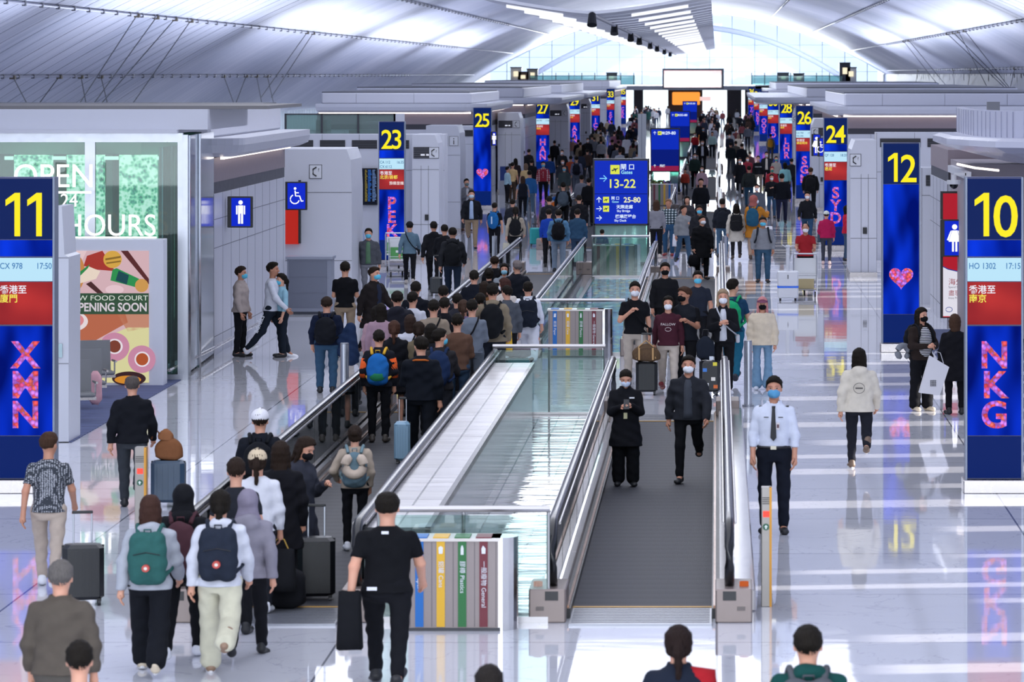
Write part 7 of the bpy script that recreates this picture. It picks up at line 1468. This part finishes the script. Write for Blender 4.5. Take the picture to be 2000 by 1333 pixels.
P(1371, 325, 1.58, 0, 'st', 'k', H1, 's', '#a98c96', 'n', DK, BK, 'woman in a dusty pink coat with a white mask on the walkway', mask=MW); P(1338, 332, 1.20, 2, 'st', 's', H2, 'j', '#b04234', 'n', '#4a4c55', BK, 'child in a red jacket beside the handrail'); P(1427, 279, 1.70, 180, 'st', 's', H1, 'j', '#1e2427', 'n', '#3a4048', BK, 'person in a dark green black coat to the right of the railings'); P(1449, 281, 1.72, 182, 'st', 's', H2, 'j', '#171a22', 'n', '#22252e', BK, 'broad person in a black jacket in the right aisle', wd=1.1); P(1437, 276, 1.70, 180, 'st', 's', H2, 'j', '#4a4642', 'n', '#33363e', BK, 'person in a brown jacket in the right aisle'); P(1425, 262, 1.68, 0, 'st', 's', H1, 's', '#1d2230', 'n', BK, BK, 'person in a navy sweatshirt in the right aisle', mask=MW)
P(1442, 263, 1.60, 180, 'st', 'l', '#8a7668', 'c', '#c9bfb4', 'n', '#8a8c94', BK, 'woman in a long cream coat in the right aisle'); a = P(1505, 262, 1.70, 176, 'st', 's', H1, 's', '#767a84', 'n', '#55504a', BK, 'person in a grey top with a yellow bag at the right gate columns'); backpack(a, 'st', '#c08a2e', 'soft', 'yellow backpack in the right aisle near gate 28'); P(1465, 296, 1.52, 180, 'st', 's', H1, 's', '#5a3a40', 'n', DK, BK, 'short person in a plum top in the right crowd')
P(1176, 449, 1.16, 176, 'st', 's', H1, 's', '#2f4a66', 'n', DK, BK, 'child behind the glass barrier under the large wayfinding sign', Y=None)
a = P(1325, 1228, 1.62, 180, 'st', 'p', '#1e1412', 'j', '#1c2230', 'n', DK, BK, 'woman with a low dark ponytail and a navy and red jacket, at the bottom edge', wd=1.05); J = a[1]; s0, e0, w0, d0 = J['AR']; MB().m(fabric('#a02028')).tube([(-.04, .02, 1.44), tuple(s0 + np.array([0, 0, .02])), tuple(e0), tuple(w0)], [.06, .088, .078, .058], 12).build('red_sleeve', parent=a[0], smooth=True)
a = P(1578, 1228, 1.70, 180, 'st', 's', H1, 'h', '#16423f', 'n', DK, BK, 'person in a dark green hooded jacket with a grey backpack, bottom right', wd=1.08); backpack(a, 'st', '#4d5056', 'square', 'grey backpack on the dark green hooded jacket')
P(955, 1306, 1.68, 180, 'st', 's', '#1e1a18', 't', '#33353c', 'n', DK, BK, 'person with cropped dark hair of whom only the crown shows, bottom centre')
P(172, 688, 1.3, 175, 'st', 's', '#8b9098', 'h', '#c3b4bb', 'n', DK, BK, 'traveller with a grey hood in a pale pink coat sitting by the poster', Y=None) if 0 else None
# ---- far crowd: one figure per visible head
rr = random.Random(11)
def crowd(x0, x1, y0, y1, n, where, facing=None):
    cols = ['#15161a', '#1c2028', '#23262e', '#2a3040', '#5a5e68', '#8a8d96', '#b9bbc4', '#3a2c28', '#1f2b45', '#6b3a3e', '#8a7a66', '#274a48', '#c9c9d2', '#15161a', '#1c2028', '#744a5a', '#17181d', '#1a1b21']
    names = ['black', 'black', 'charcoal', 'slate', 'grey', 'pale grey', 'off-white', 'brown', 'navy', 'dark red', 'beige', 'dark green', 'white', 'black', 'black', 'plum', 'black', 'black']
    rows = max(1, int(math.ceil(n / 5)))
    for k in range(n):
        i = rr.randrange(len(cols)); t = (k + rr.random()*.8) / n; hy = y0 + (y1 - y0) * t; px = x0 + (x1 - x0) * rr.random(); fc = rr.choice([0, 180]) if facing is None else facing; h = rr.uniform(1.55, 1.75)
        hy_ = max(hy, 206)
        P(px, hy_, h, fc + rr.uniform(-15, 15), rr.choice(['st', 'wa', 'wb']), rr.choice('sssml'), rr.choice([H1, H2]), rr.choice('jsjc'), cols[i], 'n', rr.choice([BK, DK, '#34475e', '#5a5c64']), BK, 'distant traveller in %s clothing %s' % (names[i], where), mask=rr.choice([MW, None, MB_]) if abs(fc) < 90 else None, group='%s-clad travellers %s' % (names[i], where))
crowd(1150, 1178, 236, 275, 10, 'in the crowd below gate 31', 180)
crowd(1170, 1212, 232, 285, 16, 'in the crowd below gate 33', 180)
crowd(1205, 1246, 240, 305, 14, 'in the crowd left of the grey pillar', 180)
crowd(1125, 1160, 262, 300, 6, 'above the large wayfinding sign', 180)
crowd(1228, 1245, 206, 236, 8, 'in the farthest crowd left of the grey pillar')
crowd(1246, 1306, 206, 216, 16, 'at the very end of the hall')
crowd(1362, 1400, 210, 250, 16, 'on the far walkway left of the railings', 0)
crowd(1385, 1420, 208, 235, 12, 'at the far end between the railings')
crowd(1420, 1462, 212, 256, 18, 'in the far right aisle', 180)
crowd(1462, 1482, 214, 232, 5, 'by the farthest right gate columns')

# lettering curves become plain meshes
bpy.context.view_layer.update(); dg = bpy.context.evaluated_depsgraph_get()
fonts = [o for o in S.objects if o.type == 'FONT']; mk = [bpy.data.meshes.new_from_object(o.evaluated_get(dg)) for o in fonts]
for o, me in zip(fonts, mk):
    nm = o.name; m_ = o.data.materials[0]; mw = o.matrix_local.copy(); pa = o.parent; old = o.data; bpy.data.objects.remove(o); n_ = bpy.data.objects.new(nm, me); COL.objects.link(n_); n_.parent = pa; n_.matrix_local = mw
    if not me.materials: me.materials.append(m_)
